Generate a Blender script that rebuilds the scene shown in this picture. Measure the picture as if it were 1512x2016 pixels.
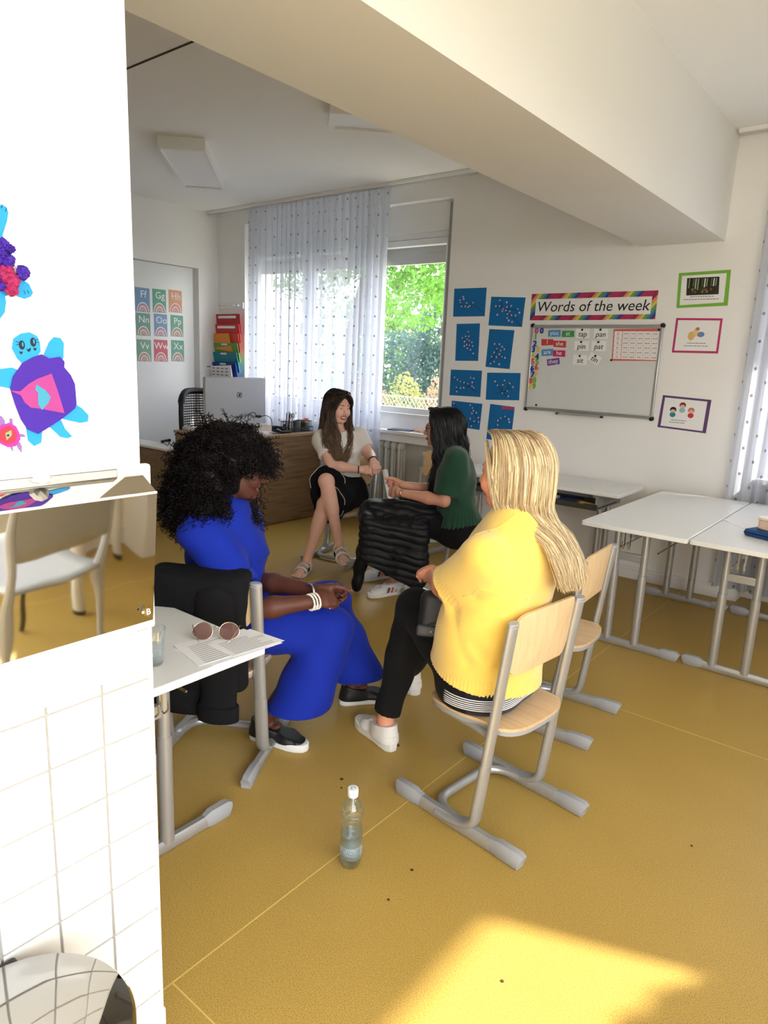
import bpy, bmesh, math, random
import numpy as np
from mathutils import Matrix, Vector
for o in list(bpy.data.objects): bpy.data.objects.remove(o, do_unlink=True)
SC = bpy.context.scene; COL = SC.collection
random.seed(7); RNG = np.random.default_rng(7)
PI = math.pi
# ---------------------------------------------------------------- camera
cd = bpy.data.cameras.new('camera'); CAM = bpy.data.objects.new('camera', cd); COL.objects.link(CAM)
YAW, PITCH, ROLL, FPX = 0.669465, 0.213618, 0.0426875, 1352.36
cd.sensor_fit = 'HORIZONTAL'; cd.sensor_width = 36.0; cd.lens = FPX * 36.0 / 1512.0
cd.clip_start = 0.02; cd.clip_end = 200
_f = Vector((-math.sin(YAW) * math.cos(PITCH), math.cos(YAW) * math.cos(PITCH), -math.sin(PITCH)))
_r = Vector((math.cos(YAW), math.sin(YAW), 0)); _u = _r.cross(_f)
_r2 = _r * math.cos(ROLL) + _u * math.sin(ROLL); _u2 = -_r * math.sin(ROLL) + _u * math.cos(ROLL)
CAM.matrix_world = Matrix(((_r2.x, _u2.x, -_f.x, 0), (_r2.y, _u2.y, -_f.y, 0), (_r2.z, _u2.z, -_f.z, 1.5), (0, 0, 0, 1)))
SC.camera = CAM
# ---------------------------------------------------------------- view
SC.view_settings.view_transform = 'Standard'; SC.view_settings.look = 'None'
SC.view_settings.exposure = 0.0; SC.view_settings.gamma = 1.0
try: SC.view_settings.use_curve_mapping = False
except Exception: pass
SC.cycles.use_denoising = True
SC.cycles.max_bounces = 14; SC.cycles.diffuse_bounces = 8; SC.cycles.transparent_max_bounces = 24
SC.cycles.sample_clamp_indirect = 8.0
SC.cycles.caustics_reflective = False; SC.cycles.caustics_refractive = False
# ---------------------------------------------------------------- sky and sun
SKY = 10.0
wd = bpy.data.worlds.new('sky'); SC.world = wd; wd.use_nodes = True
_n = wd.node_tree.nodes; _l = wd.node_tree.links
_bg = _n['Background']; _bg.inputs['Strength'].default_value = SKY
_tc = _n.new('ShaderNodeTexCoord'); _sx = _n.new('ShaderNodeSeparateXYZ'); _rp = _n.new('ShaderNodeValToRGB')
_l.new(_tc.outputs['Generated'], _sx.inputs[0]); _l.new(_sx.outputs['Z'], _rp.inputs['Fac']); _l.new(_rp.outputs['Color'], _bg.inputs['Color'])
_rp.color_ramp.elements[0].position = 0.0; _rp.color_ramp.elements[0].color = (1.0, 0.985, 0.96, 1)
_rp.color_ramp.elements[1].position = 0.9; _rp.color_ramp.elements[1].color = (0.80, 0.88, 1.0, 1)
SUN_AZ = Vector((-0.9226, -0.3856)); SUN_EL = math.radians(47.8)
sd = bpy.data.lights.new('sun', 'SUN'); SUN = bpy.data.objects.new('sun', sd); COL.objects.link(SUN)
sd.energy = 14.0; sd.angle = math.radians(1.6); sd.color = (1.0, 0.93, 0.80)
_d = Vector((SUN_AZ.x * math.cos(SUN_EL), SUN_AZ.y * math.cos(SUN_EL), -math.sin(SUN_EL)))
SUN.rotation_euler = _d.to_track_quat('-Z', 'Y').to_euler(); SUN.location = (8, 6, 9)
def portal(name, loc, rot, sx, sy):
    a = bpy.data.lights.new(name, 'AREA'); a.shape = 'RECTANGLE'; a.size = sx; a.size_y = sy
    a.cycles.is_portal = True
    o = bpy.data.objects.new(name, a); COL.objects.link(o); o.location = loc; o.rotation_euler = rot
portal('portal_right', (1.36, 0.02, 1.28), (0, PI / 2, 0), 2.4, 4.7)
portal('portal_back_right', (0.1, 5.42, 1.8), (-PI / 2, 0, 0), 2.2, 1.8)
portal('portal_back_left', (-4.72, 5.42, 1.8), (-PI / 2, 0, 0), 2.6, 1.7)
# ---------------------------------------------------------------- materials
MATS = {}
def mat(name, col, rough=0.6, metal=0.0, spec=0.4, var=0.0, vscale=30.0, bump=0.0, bscale=200.0, coat=0.0, trans=0.0, ior=1.45, sheen=0.0, alpha=1.0):
    if name in MATS: return MATS[name]
    m = bpy.data.materials.new(name); m.use_nodes = True; MATS[name] = m
    nt = m.node_tree; b = nt.nodes['Principled BSDF']
    b.inputs['Base Color'].default_value = (*col, 1); b.inputs['Roughness'].default_value = rough
    b.inputs['Metallic'].default_value = metal; b.inputs['Specular IOR Level'].default_value = spec
    b.inputs['IOR'].default_value = ior; b.inputs['Transmission Weight'].default_value = trans
    b.inputs['Coat Weight'].default_value = coat; b.inputs['Sheen Weight'].default_value = sheen
    b.inputs['Alpha'].default_value = alpha
    tc = nt.nodes.new('ShaderNodeTexCoord')
    nz = nt.nodes.new('ShaderNodeTexNoise'); nz.inputs['Scale'].default_value = vscale; nz.inputs['Detail'].default_value = 4
    nt.links.new(tc.outputs['Object'], nz.inputs['Vector'])
    mx = nt.nodes.new('ShaderNodeMix'); mx.data_type = 'RGBA'
    v = max(var, 0.02)
    mx.inputs['A'].default_value = (*[c * (1 - v) for c in col], 1); mx.inputs['B'].default_value = (*[min(1, c * (1 + v)) for c in col], 1)
    nt.links.new(nz.outputs['Fac'], mx.inputs['Factor']); nt.links.new(mx.outputs['Result'], b.inputs['Base Color'])
    if bump:
        n2 = nt.nodes.new('ShaderNodeTexNoise'); n2.inputs['Scale'].default_value = bscale; n2.inputs['Detail'].default_value = 3
        nt.links.new(tc.outputs['Object'], n2.inputs['Vector'])
        bp = nt.nodes.new('ShaderNodeBump'); bp.inputs['Strength'].default_value = bump; bp.inputs['Distance'].default_value = 0.004
        nt.links.new(n2.outputs['Fac'], bp.inputs['Height']); nt.links.new(bp.outputs['Normal'], b.inputs['Normal'])
    return m
def nodes(m): return m.node_tree.nodes, m.node_tree.links, m.node_tree.nodes['Principled BSDF']
def srgb(r, g, b):
    return tuple((c / 255 / 12.92) if c / 255 <= 0.04045 else ((c / 255 + 0.055) / 1.055) ** 2.4 for c in (r, g, b))
def thin(name, tint, fac=.10, rough=.03):
    m = bpy.data.materials.new(name); m.use_nodes = True; MATS[name] = m; n = m.node_tree.nodes; l = m.node_tree.links; n.remove(n['Principled BSDF'])
    t = n.new('ShaderNodeBsdfTransparent'); t.inputs[0].default_value = (*tint, 1); g = n.new('ShaderNodeBsdfGlossy'); g.inputs['Roughness'].default_value = rough; g.inputs[0].default_value = (.9, .95, 1, 1)
    lw = n.new('ShaderNodeLayerWeight'); lw.inputs['Blend'].default_value = .35; ma = n.new('ShaderNodeMath'); ma.operation = 'MULTIPLY_ADD'; ma.inputs[1].default_value = .75; ma.inputs[2].default_value = fac
    l.new(lw.outputs['Facing'], ma.inputs[0]); x = n.new('ShaderNodeMixShader'); l.new(ma.outputs[0], x.inputs[0]); l.new(t.outputs[0], x.inputs[1]); l.new(g.outputs[0], x.inputs[2]); l.new(x.outputs[0], n['Material Output'].inputs['Surface']); return m
def wood(name, c1, c2, axis='Z', scale=18.0, rough=0.45):
    m = mat(name, c1, rough); n, l, b = nodes(m)
    tc = n.new('ShaderNodeTexCoord'); mp = n.new('ShaderNodeMapping'); l.new(tc.outputs['Object'], mp.inputs['Vector'])
    s = [scale, scale, scale]; s['XYZ'.index(axis)] = scale * 0.06; mp.inputs['Scale'].default_value = s
    nz = n.new('ShaderNodeTexNoise'); nz.inputs['Scale'].default_value = 3.0; nz.inputs['Detail'].default_value = 6; nz.inputs['Distortion'].default_value = 0.6
    l.new(mp.outputs['Vector'], nz.inputs['Vector'])
    rp = n.new('ShaderNodeValToRGB'); l.new(nz.outputs['Fac'], rp.inputs['Fac'])
    rp.color_ramp.elements[0].position = 0.35; rp.color_ramp.elements[0].color = (*c1, 1)
    rp.color_ramp.elements[1].position = 0.68; rp.color_ramp.elements[1].color = (*c2, 1)
    l.new(rp.outputs['Color'], b.inputs['Base Color']); return m
# ---------------------------------------------------------------- mesh builder
def rotz(a): return Matrix.Rotation(a, 4, 'Z')
def WM(o):
    m = Matrix.Identity(4)
    while o is not None:
        m = Matrix.LocRotScale(o.location, o.rotation_euler, o.scale) @ m; o = o.parent
    return m
class MB:
    def __init__(s): s.v = []; s.f = []; s.mi = []; s.uv = {}
    def add(s, vs, fs, mi=0):
        b = len(s.v); s.v += [tuple(v) for v in vs]; s.f += [tuple(i + b for i in f) for f in fs]; s.mi += [mi] * len(fs); return b
    def box(s, c, d, R=None, mi=0):
        x, y, z = d[0] / 2, d[1] / 2, d[2] / 2; c = Vector(c)
        vs = [Vector(p) for p in ((-x, -y, -z), (x, -y, -z), (x, y, -z), (-x, y, -z), (-x, -y, z), (x, -y, z), (x, y, z), (-x, y, z))]
        if R is not None: vs = [R @ v for v in vs]
        s.add([c + v for v in vs], [(0, 3, 2, 1), (4, 5, 6, 7), (0, 1, 5, 4), (1, 2, 6, 5), (2, 3, 7, 6), (3, 0, 4, 7)], mi); return s
    def bb(s, x0, x1, y0, y1, z0, z1, mi=0):
        return s.box(((x0 + x1) / 2, (y0 + y1) / 2, (z0 + z1) / 2), (abs(x1 - x0), abs(y1 - y0), abs(z1 - z0)), None, mi)
    def tube(s, pts, r, n=10, prof=None, closed=False, mi=0, up=(0, 0, 1), caps=True):
        pts = [Vector(p) for p in pts]; N = len(pts); rings = []
        if prof is None: prof = [(math.cos(2 * PI * k / n), math.sin(2 * PI * k / n)) for k in range(n)]
        n = len(prof); up = Vector(up); side = None
        for i, p in enumerate(pts):
            a = pts[(i - 1) % N] if (closed or i > 0) else p; b = pts[(i + 1) % N] if (closed or i < N - 1) else p
            t = (b - a).normalized()
            if side is None:
                side = t.cross(up)
                if side.length < 1e-4: side = t.cross(Vector((1, 0, 0)))
            else: side = side - t * side.dot(t)
            side = side.normalized(); u2 = side.cross(t)
            rr = r[i] if isinstance(r, (list, tuple, np.ndarray)) else r
            rings.append([p + side * (q[0] * rr) + u2 * (q[1] * rr) for q in prof])
        vs = [v for rg in rings for v in rg]; fs = []
        for i in range(N if closed else N - 1):
            j = (i + 1) % N
            for k in range(n): k2 = (k + 1) % n; fs.append((i * n + k, i * n + k2, j * n + k2, j * n + k))
        if not closed and caps: fs.append(tuple(range(n))[::-1]); fs.append(tuple((N - 1) * n + k for k in range(n)))
        s.add(vs, fs, mi); return s
    def cyl(s, a, b, r, n=16, mi=0): return s.tube([a, b], r, n, mi=mi)
    def lathe(s, prof, c=(0, 0, 0), n=32, mi=0, axis=None):
        vs = []; fs = []; c = Vector(c)
        for (r, z) in prof:
            for k in range(n):
                a = 2 * PI * k / n; v = Vector((r * math.cos(a), r * math.sin(a), z))
                if axis is not None: v = axis @ v
                vs.append(c + v)
        for i in range(len(prof) - 1):
            for k in range(n): k2 = (k + 1) % n; fs.append((i * n + k, i * n + k2, (i + 1) * n + k2, (i + 1) * n + k))
        if prof[0][0] > 1e-5: fs.append(tuple(range(n))[::-1])
        if prof[-1][0] > 1e-5: fs.append(tuple((len(prof) - 1) * n + k for k in range(n)))
        s.add(vs, fs, mi); return s
    def ball(s, c, r, n=12, m=8, R=None, mi=0):
        r = (r, r, r) if not isinstance(r, (tuple, list)) else r; vs = []; fs = []; c = Vector(c)
        for i in range(m + 1):
            t = PI * i / m
            for k in range(n):
                a = 2 * PI * k / n; v = Vector((r[0] * math.sin(t) * math.cos(a), r[1] * math.sin(t) * math.sin(a), -r[2] * math.cos(t)))
                vs.append(c + (R @ v if R is not None else v))
        for i in range(m):
            for k in range(n): k2 = (k + 1) % n; fs.append((i * n + k, i * n + k2, (i + 1) * n + k2, (i + 1) * n + k))
        s.add(vs, fs, mi); return s
    def grid(s, P, mi=0, closed_u=False):
        ni, nj = len(P), len(P[0]); fs = []
        for i in range(ni - 1):
            for j in range(nj if closed_u else nj - 1):
                j2 = (j + 1) % nj; fs.append((i * nj + j, i * nj + j2, (i + 1) * nj + j2, (i + 1) * nj + j))
        s.add([p for row in P for p in row], fs, mi); return s
    def prism(s, poly, M, t, mi=0):
        """poly: 2D outline (ccw) in the local x-y plane of matrix M, thickness t along local z"""
        n = len(poly); vs = [M @ Vector((x, y, 0)) for x, y in poly] + [M @ Vector((x, y, t)) for x, y in poly]
        fs = [tuple(range(n))[::-1], tuple(range(n, 2 * n))] + [(i, (i + 1) % n, n + (i + 1) % n, n + i) for i in range(n)]
        s.add(vs, fs, mi); return s
    def obj(s, name, m, parent=None, bevel=0.0, seg=2, smooth=False, world=True, solid=0.0, sub=0, weld=False, **kw):
        vs = [Vector(v) for v in s.v]; loc = Vector((0, 0, 0))
        if parent is not None and world:
            iv = WM(parent).inverted(); vs = [iv @ v for v in vs]
        if parent is None:
            a = np.array([tuple(v) for v in vs]); loc = Vector(((a[:, 0].min() + a[:, 0].max()) / 2, (a[:, 1].min() + a[:, 1].max()) / 2, a[:, 2].min()))
            vs = [v - loc for v in vs]
        me = bpy.data.meshes.new(name); me.from_pydata([tuple(v) for v in vs], [], s.f)
        for mm in (m if isinstance(m, (list, tuple)) else [m]): me.materials.append(mm)
        if any(s.mi): me.polygons.foreach_set('material_index', s.mi)
        bm = bmesh.new(); bm.from_mesh(me)
        if weld: bmesh.ops.remove_doubles(bm, verts=bm.verts, dist=1e-5)
        bmesh.ops.recalc_face_normals(bm, faces=bm.faces); bm.to_mesh(me); bm.free()
        o = bpy.data.objects.new(name, me); COL.objects.link(o); o.location = loc; o.parent = parent
        if solid: q = o.modifiers.new('t', 'SOLIDIFY'); q.thickness = solid; q.offset = 0
        if sub: q = o.modifiers.new('s', 'SUBSURF'); q.levels = sub; q.render_levels = sub
        if bevel: q = o.modifiers.new('b', 'BEVEL'); q.width = bevel; q.segments = seg; q.limit_method = 'ANGLE'; q.angle_limit = 0.6
        if smooth or bevel or sub: me.polygons.foreach_set('use_smooth', [True] * len(me.polygons))
        if bevel or smooth == 'auto': me.set_sharp_from_angle(angle=0.7)
        return tag(o, **kw)
def tag(o, label=None, cat=None, group=None, kind=None):
    if label: o['label'] = label
    if cat: o['category'] = cat
    if group: o['group'] = group
    if kind: o['kind'] = kind
    return o
def thing(name, label, cat, loc=(0, 0, 0), rz=0.0, group=None):
    o = bpy.data.objects.new(name, None); COL.objects.link(o); o.location = loc; o.rotation_euler = (0, 0, rz); o.empty_display_size = 0.1
    return tag(o, label, cat, group)
def dup(root, loc, rz, label=None, group=None):
    kids = {}
    for o in bpy.data.objects: kids.setdefault(o.parent, []).append(o)
    def cp(o, par):
        c = o.copy(); COL.objects.link(c); c.parent = par
        for ch in kids.get(o, []): cp(ch, c)
        return c
    r = cp(root, None); r.location = loc; r.rotation_euler = (0, 0, rz)
    return tag(r, label, None, group)
def text(body, size, loc, rot, m, parent, name='lettering', shear=0.0, ext=0.0006, align='CENTER', world=True):
    c = bpy.data.curves.new(name, 'FONT'); c.body = body; c.size = size; c.align_x = align; c.align_y = 'CENTER'; c.extrude = ext; c.shear = shear
    c.resolution_u = 3; c.materials.append(m)
    o = bpy.data.objects.new(name, c); COL.objects.link(o); o.parent = parent
    M = Matrix.Translation(loc) @ (rot if isinstance(rot, Matrix) else Matrix.Rotation(0, 4, 'X'))
    if parent is not None and world: M = WM(parent).inverted() @ M
    o.location = M.translation; o.rotation_euler = M.to_euler(); return o
# wall frames: RB local x = +X, y = +Z, z = -Y (into the room); RL local x = +Y, y = +Z, z = +X
RB = Matrix(((1, 0, 0, 0), (0, 0, -1, 0), (0, 1, 0, 0), (0, 0, 0, 1)))
RL = Matrix(((0, 0, 1, 0), (1, 0, 0, 0), (0, 1, 0, 0), (0, 0, 0, 1)))
def onB(x, z, d=0.0): return Matrix.Translation((x, 5.04 - d, z)) @ RB
def rrect(x0, x1, y0, y1, r, n=5):
    P = []
    for cx, cy, a0 in ((x1 - r, y1 - r, 0), (x0 + r, y1 - r, PI / 2), (x0 + r, y0 + r, PI), (x1 - r, y0 + r, 1.5 * PI)):
        for k in range(n + 1): a = a0 + PI / 2 * k / n; P.append((cx + r * math.cos(a), cy + r * math.sin(a)))
    return P
# shared materials
M_WALL = mat('wall_paint', (0.86, 0.855, 0.85), 0.85, var=0.012, vscale=3, bump=0.05, bscale=120)
M_CEIL = mat('ceiling_paint', (0.84, 0.84, 0.84), 0.9, var=0.01, vscale=2)
M_WHITE = mat('white_lacquer', (0.82, 0.82, 0.81), 0.35)
M_WPLAST = mat('white_plastic', (0.80, 0.80, 0.78), 0.4)
M_BLACKP = mat('black_plastic', (0.015, 0.015, 0.016), 0.4)
M_GREYMET = mat('grey_powder_coat', (0.47, 0.475, 0.48), 0.32, 0.55, var=0.04)
M_GREYPL = mat('grey_plastic', (0.34, 0.35, 0.37), 0.45)
M_STEEL = mat('brushed_steel', (0.62, 0.62, 0.61), 0.22, 1.0)
M_CHROME = mat('chrome', (0.78, 0.78, 0.76), 0.06, 1.0)
M_ALU = mat('aluminium', (0.62, 0.63, 0.64), 0.35, 0.85)
M_TOP = mat('white_laminate', (0.80, 0.81, 0.80), 0.32, var=0.01)
M_PAPER = mat('paper', (0.84, 0.84, 0.85), 0.8)
M_INK = mat('black_ink', (0.012, 0.012, 0.014), 0.7)
M_GINK = mat('grey_ink', (0.22, 0.22, 0.24), 0.8)
M_PLY = wood('beech_ply', srgb(222, 194, 152), srgb(212, 180, 134), 'Z', 30)
M_OAK = wood('oak_laminate', srgb(176, 146, 112), srgb(150, 120, 88), 'Y', 14, 0.5)
# ================================================================ room shell
ZC = 3.0; YB = 5.04; XL = -6.47; XR = 1.30; YF = -2.4
# floor: speckled ochre linoleum
mf = mat('ochre_linoleum', srgb(180, 143, 62), 0.42, spec=0.35); n, l, b = nodes(mf)
tc = n.new('ShaderNodeTexCoord')
def noise(sc, det=2.0): 
    q = n.new('ShaderNodeTexNoise'); q.inputs['Scale'].default_value = sc; q.inputs['Detail'].default_value = det; l.new(tc.outputs['Object'], q.inputs['Vector']); return q
q1 = noise(420, 2); q2 = noise(2.2, 3); q3 = noise(150, 2)
rp = n.new('ShaderNodeValToRGB'); l.new(q1.outputs['Fac'], rp.inputs['Fac'])
for p_, c_ in ((0.36, srgb(142, 112, 50)),): rp.color_ramp.elements[0].position = p_; rp.color_ramp.elements[0].color = (*c_, 1)
rp.color_ramp.elements[1].position = 0.50; rp.color_ramp.elements[1].color = (*srgb(188, 156, 80), 1)
e = rp.color_ramp.elements.new(0.70); e.color = (*srgb(200, 170, 96), 1)
mx = n.new('ShaderNodeMix'); mx.data_type = 'RGBA'; mx.blend_type = 'MULTIPLY'; mx.inputs['Factor'].default_value = 1.0
r2 = n.new('ShaderNodeValToRGB'); l.new(q2.outputs['Fac'], r2.inputs['Fac'])
r2.color_ramp.elements[0].position = 0.3; r2.color_ramp.elements[0].color = (0.94, 0.93, 0.92, 1); r2.color_ramp.elements[1].position = 0.7; r2.color_ramp.elements[1].color = (1.0, 1.0, 1.0, 1)
l.new(rp.outputs['Color'], mx.inputs['A']); l.new(r2.outputs['Color'], mx.inputs['B']); l.new(mx.outputs['Result'], b.inputs['Base Color'])
bp = n.new('ShaderNodeBump'); bp.inputs['Strength'].default_value = 0.12; bp.inputs['Distance'].default_value = 0.002
l.new(q3.outputs['Fac'], bp.inputs['Height']); l.new(bp.outputs['Normal'], b.inputs['Normal'])
FLOOR = MB().bb(XL - .1, XR + .1, YF - .1, YB + .45, -0.1, 0).obj('floor', mf, kind='structure')
m_seam = mat('seam_weld', srgb(214, 184, 104), 0.5)
m_scuff = mat('scuff', srgb(70, 48, 18), 0.8)
for (x0, x1, y0, y1) in ((-1.2325, -1.2285, -2.4, 5.0), (-3.21, -3.206, -2.4, 5.0), (-1.23, 1.3, 2.955, 2.959), (-1.23, 1.3, 0.799, 0.803), (0.74, 0.744, -2.4, 5.0)):
    MB().bb(x0, x1, y0, y1, -0.001, 0.0006).obj('seam', m_seam, FLOOR)
for (x, y, s) in ((-1.49, 1.70, .008), (-1.455, 1.66, .005), (-1.02, 1.50, .006), (-1.0, 1.36, .005), (-1.48, 2.02, .012), (-1.50, 2.05, .007), (-0.62, 1.34, .006), (-0.4, 2.2, .005)):
    MB().lathe([(s, -0.0005), (s * .8, 0.0008), (0, 0.001)], (x, y, 0), 7).obj('stain', m_scuff, FLOOR)
# ceiling
CEIL = MB().bb(XL - .1, XR + .1, YF - .1, YB + .45, ZC, ZC + .15).obj('ceiling', M_CEIL, kind='structure')
MB().bb(XL, -1.81, YF, 2.27, 2.975, 3.0).obj('trim_1', M_CEIL, kind='structure')
m_shadow = mat('joint_shadow', (0.05, 0.05, 0.05), 0.9)
MB().bb(XL, -1.81, 2.27, 2.284, 2.973, 3.0).obj('trim_2', m_shadow, kind='structure')  # dark strip that colours in the shadow line along the ceiling step
# back wall with two window openings (x ranges), each with a radiator niche below the sill
def wall_y(name, segs, y0, y1, m=M_WALL):
    mb = MB()
    for (x0, x1, z0, z1) in segs: mb.bb(x0, x1, y0, y1, z0, z1)
    return mb.obj(name, m, kind='structure')
W1 = (-6.02, -3.40); W2 = (-.88, 1.2)
wall_y('wall_back', [(XL - .1, W1[0], 0, ZC), (W1[1], W2[0], 0, ZC), (W2[1], XR + .1, 0, ZC), (W1[0], W1[1], 2.86, ZC), (W2[0], W2[1], 2.86, ZC)], YB, YB + .40)
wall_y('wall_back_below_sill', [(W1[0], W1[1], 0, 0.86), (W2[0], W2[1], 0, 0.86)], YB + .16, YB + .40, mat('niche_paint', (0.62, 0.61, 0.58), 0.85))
# left wall with a cupboard door set in a recess
mb = MB(); mb.bb(XL - .1, XL, 4.78, YB, 0, ZC); mb.bb(XL - .1, XL, YF, 2.95, 0, ZC); mb.bb(XL - .1, XL, 2.95, 4.78, 2.41, ZC); mb.bb(XL - .14, XL - .1, YF, YB, 0, ZC)
mb.obj('wall_left', M_WALL, kind='structure')
D1 = MB().bb(XL - .10, XL - .05, 2.95, 4.74, 0.02, 2.405).obj('door_1', mat('door_lacquer', (0.74, 0.76, 0.77), 0.3), kind='structure', bevel=.004)
# right wall (out of the frame): big windows the sun comes through
mb = MB(); X0, X1 = XR - .12, XR
mb.bb(X0, X1, 2.345, YB, 0, ZC); mb.bb(X0, X1, YF, 2.345, 2.44, ZC); mb.bb(X0, X1, 1.0, 2.345, 0, 0.88); mb.bb(X0, X1, YF, 1.0, 0, .10); mb.bb(.98, X0, 2.0, 2.5, 0, .86); mb.bb(X0, X1, YF, -2.3, .10, 2.45)
mb.obj('wall_right', M_WALL, kind='structure')
MB().bb(XL - .1, XR + .1, YF - .12, YF, 0, ZC).obj('wall_front', M_WALL, kind='structure')
# beam and the pier it rests on
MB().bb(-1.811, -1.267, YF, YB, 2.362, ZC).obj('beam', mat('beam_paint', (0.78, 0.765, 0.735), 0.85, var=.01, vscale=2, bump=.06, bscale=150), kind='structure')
PX, PY = -1.09, 0.684
PIER = MB().bb(-1.86, PX - .006, YF, PY - .006, 0, 2.362).obj('wall_pier', M_WALL, kind='structure')
# tiled field: 10 cm glazed tiles with recessed joints
M_TILE = mat('glazed_tile', (0.80, 0.785, 0.755), 0.12, coat=0.4, var=.02, vscale=9); M_GROUT = mat('grout', (0.34, 0.33, 0.31), 0.9, var=.15, vscale=40)
MB().bb(PX - .007, PX - .0025, YF, PY - .002, 0.0, 1.0).obj('grout_bed', M_GROUT, PIER)
tile_me = None; z0 = 0.793 - .1027 * 8
for i in range(10):
    for j in range(9):
        zc = z0 + .1027 * (i + .5); yc = PY - .0505 - .1005 * j
        if zc - .05 < 0: continue
        if tile_me is None:
            t = MB().box((0, 0, 0), (.007, .0958, .0978)).obj('tile', M_TILE, bevel=.0018); tile_me = t.data
            t.location = (0, 0, 0); tile_me.transform(Matrix.Translation((0, 0, -.0496)))
        else:
            t = t0.copy(); COL.objects.link(t)
        t0 = t; t.parent = PIER
        t.location = Vector((PX - .0015 + random.uniform(-.0006, .0006), yc, zc)) - PIER.location
MB().bb(PX - .008, PX + .003, PY - .006, PY + .001, 0, 1.0).obj('edge_strip', mat('edge_strip', (.72, .70, .64), .4), PIER)
MB().bb(-1.86, PX - .004, PY - .004, PY + .012, 0, 0.115).obj('baseboard_pier', M_WHITE, kind='structure', bevel=.004)
# baseboards
def base(name, x0, x1, y0, y1):
    mb = MB().bb(x0, x1, y0, y1, 0, .07)
    dx = .006 if abs(x1 - x0) < .05 else 0; dy = .006 if abs(y1 - y0) < .05 else 0
    mb.bb(x0 + (0 if x1 > XL + 1 else 0), x1 - dx * 0, y0 + dy, y1, .07, .095)
    mb.obj(name, M_WHITE, kind='structure', bevel=.003)
base('baseboard_back', -3.40, -1.0, YB - .018, YB); base('baseboard_back_right', -1.0, 1.2, YB + .14, YB + .16)
base('baseboard_left', XL, XL + .018, YF, 2.95)
base('baseboard_right', XR - .138, XR - .12, YF, YB - .02)
# ---- windows
M_GLASS = bpy.data.materials.new('window_glass'); M_GLASS.use_nodes = True
n, l, b = nodes(M_GLASS); n.remove(b); t_ = n.new('ShaderNodeBsdfTransparent'); g_ = n.new('ShaderNodeBsdfGlossy'); g_.inputs['Roughness'].default_value = .02
m_ = n.new('ShaderNodeMixShader'); m_.inputs['Fac'].default_value = .05; l.new(t_.outputs[0], m_.inputs[1]); l.new(g_.outputs[0], m_.inputs[2]); l.new(m_.outputs[0], n['Material Output'].inputs['Surface'])
M_UPVC = mat('upvc', (0.80, 0.81, 0.82), 0.3)
def frame_y(mb, x0, x1, z0, z1, y0, y1, w):
    mb.bb(x0, x0 + w, y0, y1, z0, z1); mb.bb(x1 - w, x1, y0, y1, z0, z1); mb.bb(x0 + w, x1 - w, y0, y1, z1 - w, z1); mb.bb(x0 + w, x1 - w, y0, y1, z0, z0 + w)
def window_y(k, x0, x1, zs, zt, ztop, splits):
    """glazing plane inside the back wall opening; sill at zs, head at zt, roller-shutter box up to ztop"""
    y0 = YB + .10; r = tag(bpy.data.objects.new('window_%d' % k, None), kind='structure'); COL.objects.link(r); r.location = ((x0 + x1) / 2, y0, zs)
    mb = MB(); frame_y(mb, x0 + .005, x1 - .005, zs, zt, y0, y0 + .07, .045)
    xs = [x0 + .05] + splits + [x1 - .05]
    for s in splits: mb.bb(s - .03, s + .03, y0, y0 + .07, zs + .05, zt - .05)
    mb.obj('frame', M_UPVC, r, bevel=.004)
    for a, c in zip(xs[:-1], xs[1:]):
        a2, c2 = a + (.03 if a != xs[0] else 0), c - (.03 if c != xs[-1] else 0)
        mb = MB(); frame_y(mb, a2, c2, zs + .05, zt - .05, y0 - .012, y0 + .05, .055); sh = mb.obj('sash', M_UPVC, r, bevel=.005)
        MB().bb(a2 + .05, c2 - .05, y0 + .015, y0 + .021, zs + .1, zt - .1).obj('pane', M_GLASS, sh)
        MB().bb(c2 - .04, c2 - .015, y0 - .05, y0 - .012, (zs + zt) / 2 - .06, (zs + zt) / 2 + .06).obj('handle', M_WPLAST, sh, bevel=.004)
    MB().bb(x0 + .005, x1 - .005, y0 - .01, y0 + .20, zt, ztop).obj('shutter_box', M_WHITE, r, bevel=.004)
    MB().bb(x0 + .05, x1 - .05, y0 + .09, y0 + .13, zt - .24, zt - .01).obj('shutter_slats', mat('shutter_grey', (.45, .45, .44), .5), r)
    return r
WIN1 = window_y(1, W1[0], W1[1], 1.0, 2.62, 2.86, [-5.15, -4.28])
WIN2 = window_y(2, W2[0], W2[1], 0.93, 2.62, 2.86, [-.27, .46])
MB().bb(-3.425, -3.40, YB - .004, YB + .1, 1.15, 2.82).obj('strap_channel', mat('strap_grey', (.30, .30, .30), .7), WIN1)
MB().bb(-3.445, -3.435, YB + .06, YB + .085, 1.25, 2.84).obj('shutter_strap', mat('strap_dark', (.13, .13, .13), .8), WIN1)
MB().bb(-3.45, -3.415, YB + .045, YB + .1, 1.12, 1.26).obj('strap_winder', M_WPLAST, WIN1, bevel=.006)
# reveal trims and sills
for k, (x0, x1, zs) in enumerate(((W1[0], W1[1], .90), (W2[0], W2[1], .86))):
    MB().bb(x0, x1, YB - .06, YB + .16, zs - .035, zs).obj('windowsill_%d' % (k + 1), M_WHITE, kind='structure', bevel=.008)
    MB().bb(x0, x1, YB + .001, YB + .16, zs - .11, zs - .035).obj('trim_%d' % (3 + k), M_WALL, kind='structure')
    MB().bb(x0, x1, YB + .10, YB + .16, zs, zs + .14).obj('trim_%d' % (5 + k), M_WALL, kind='structure')
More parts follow.
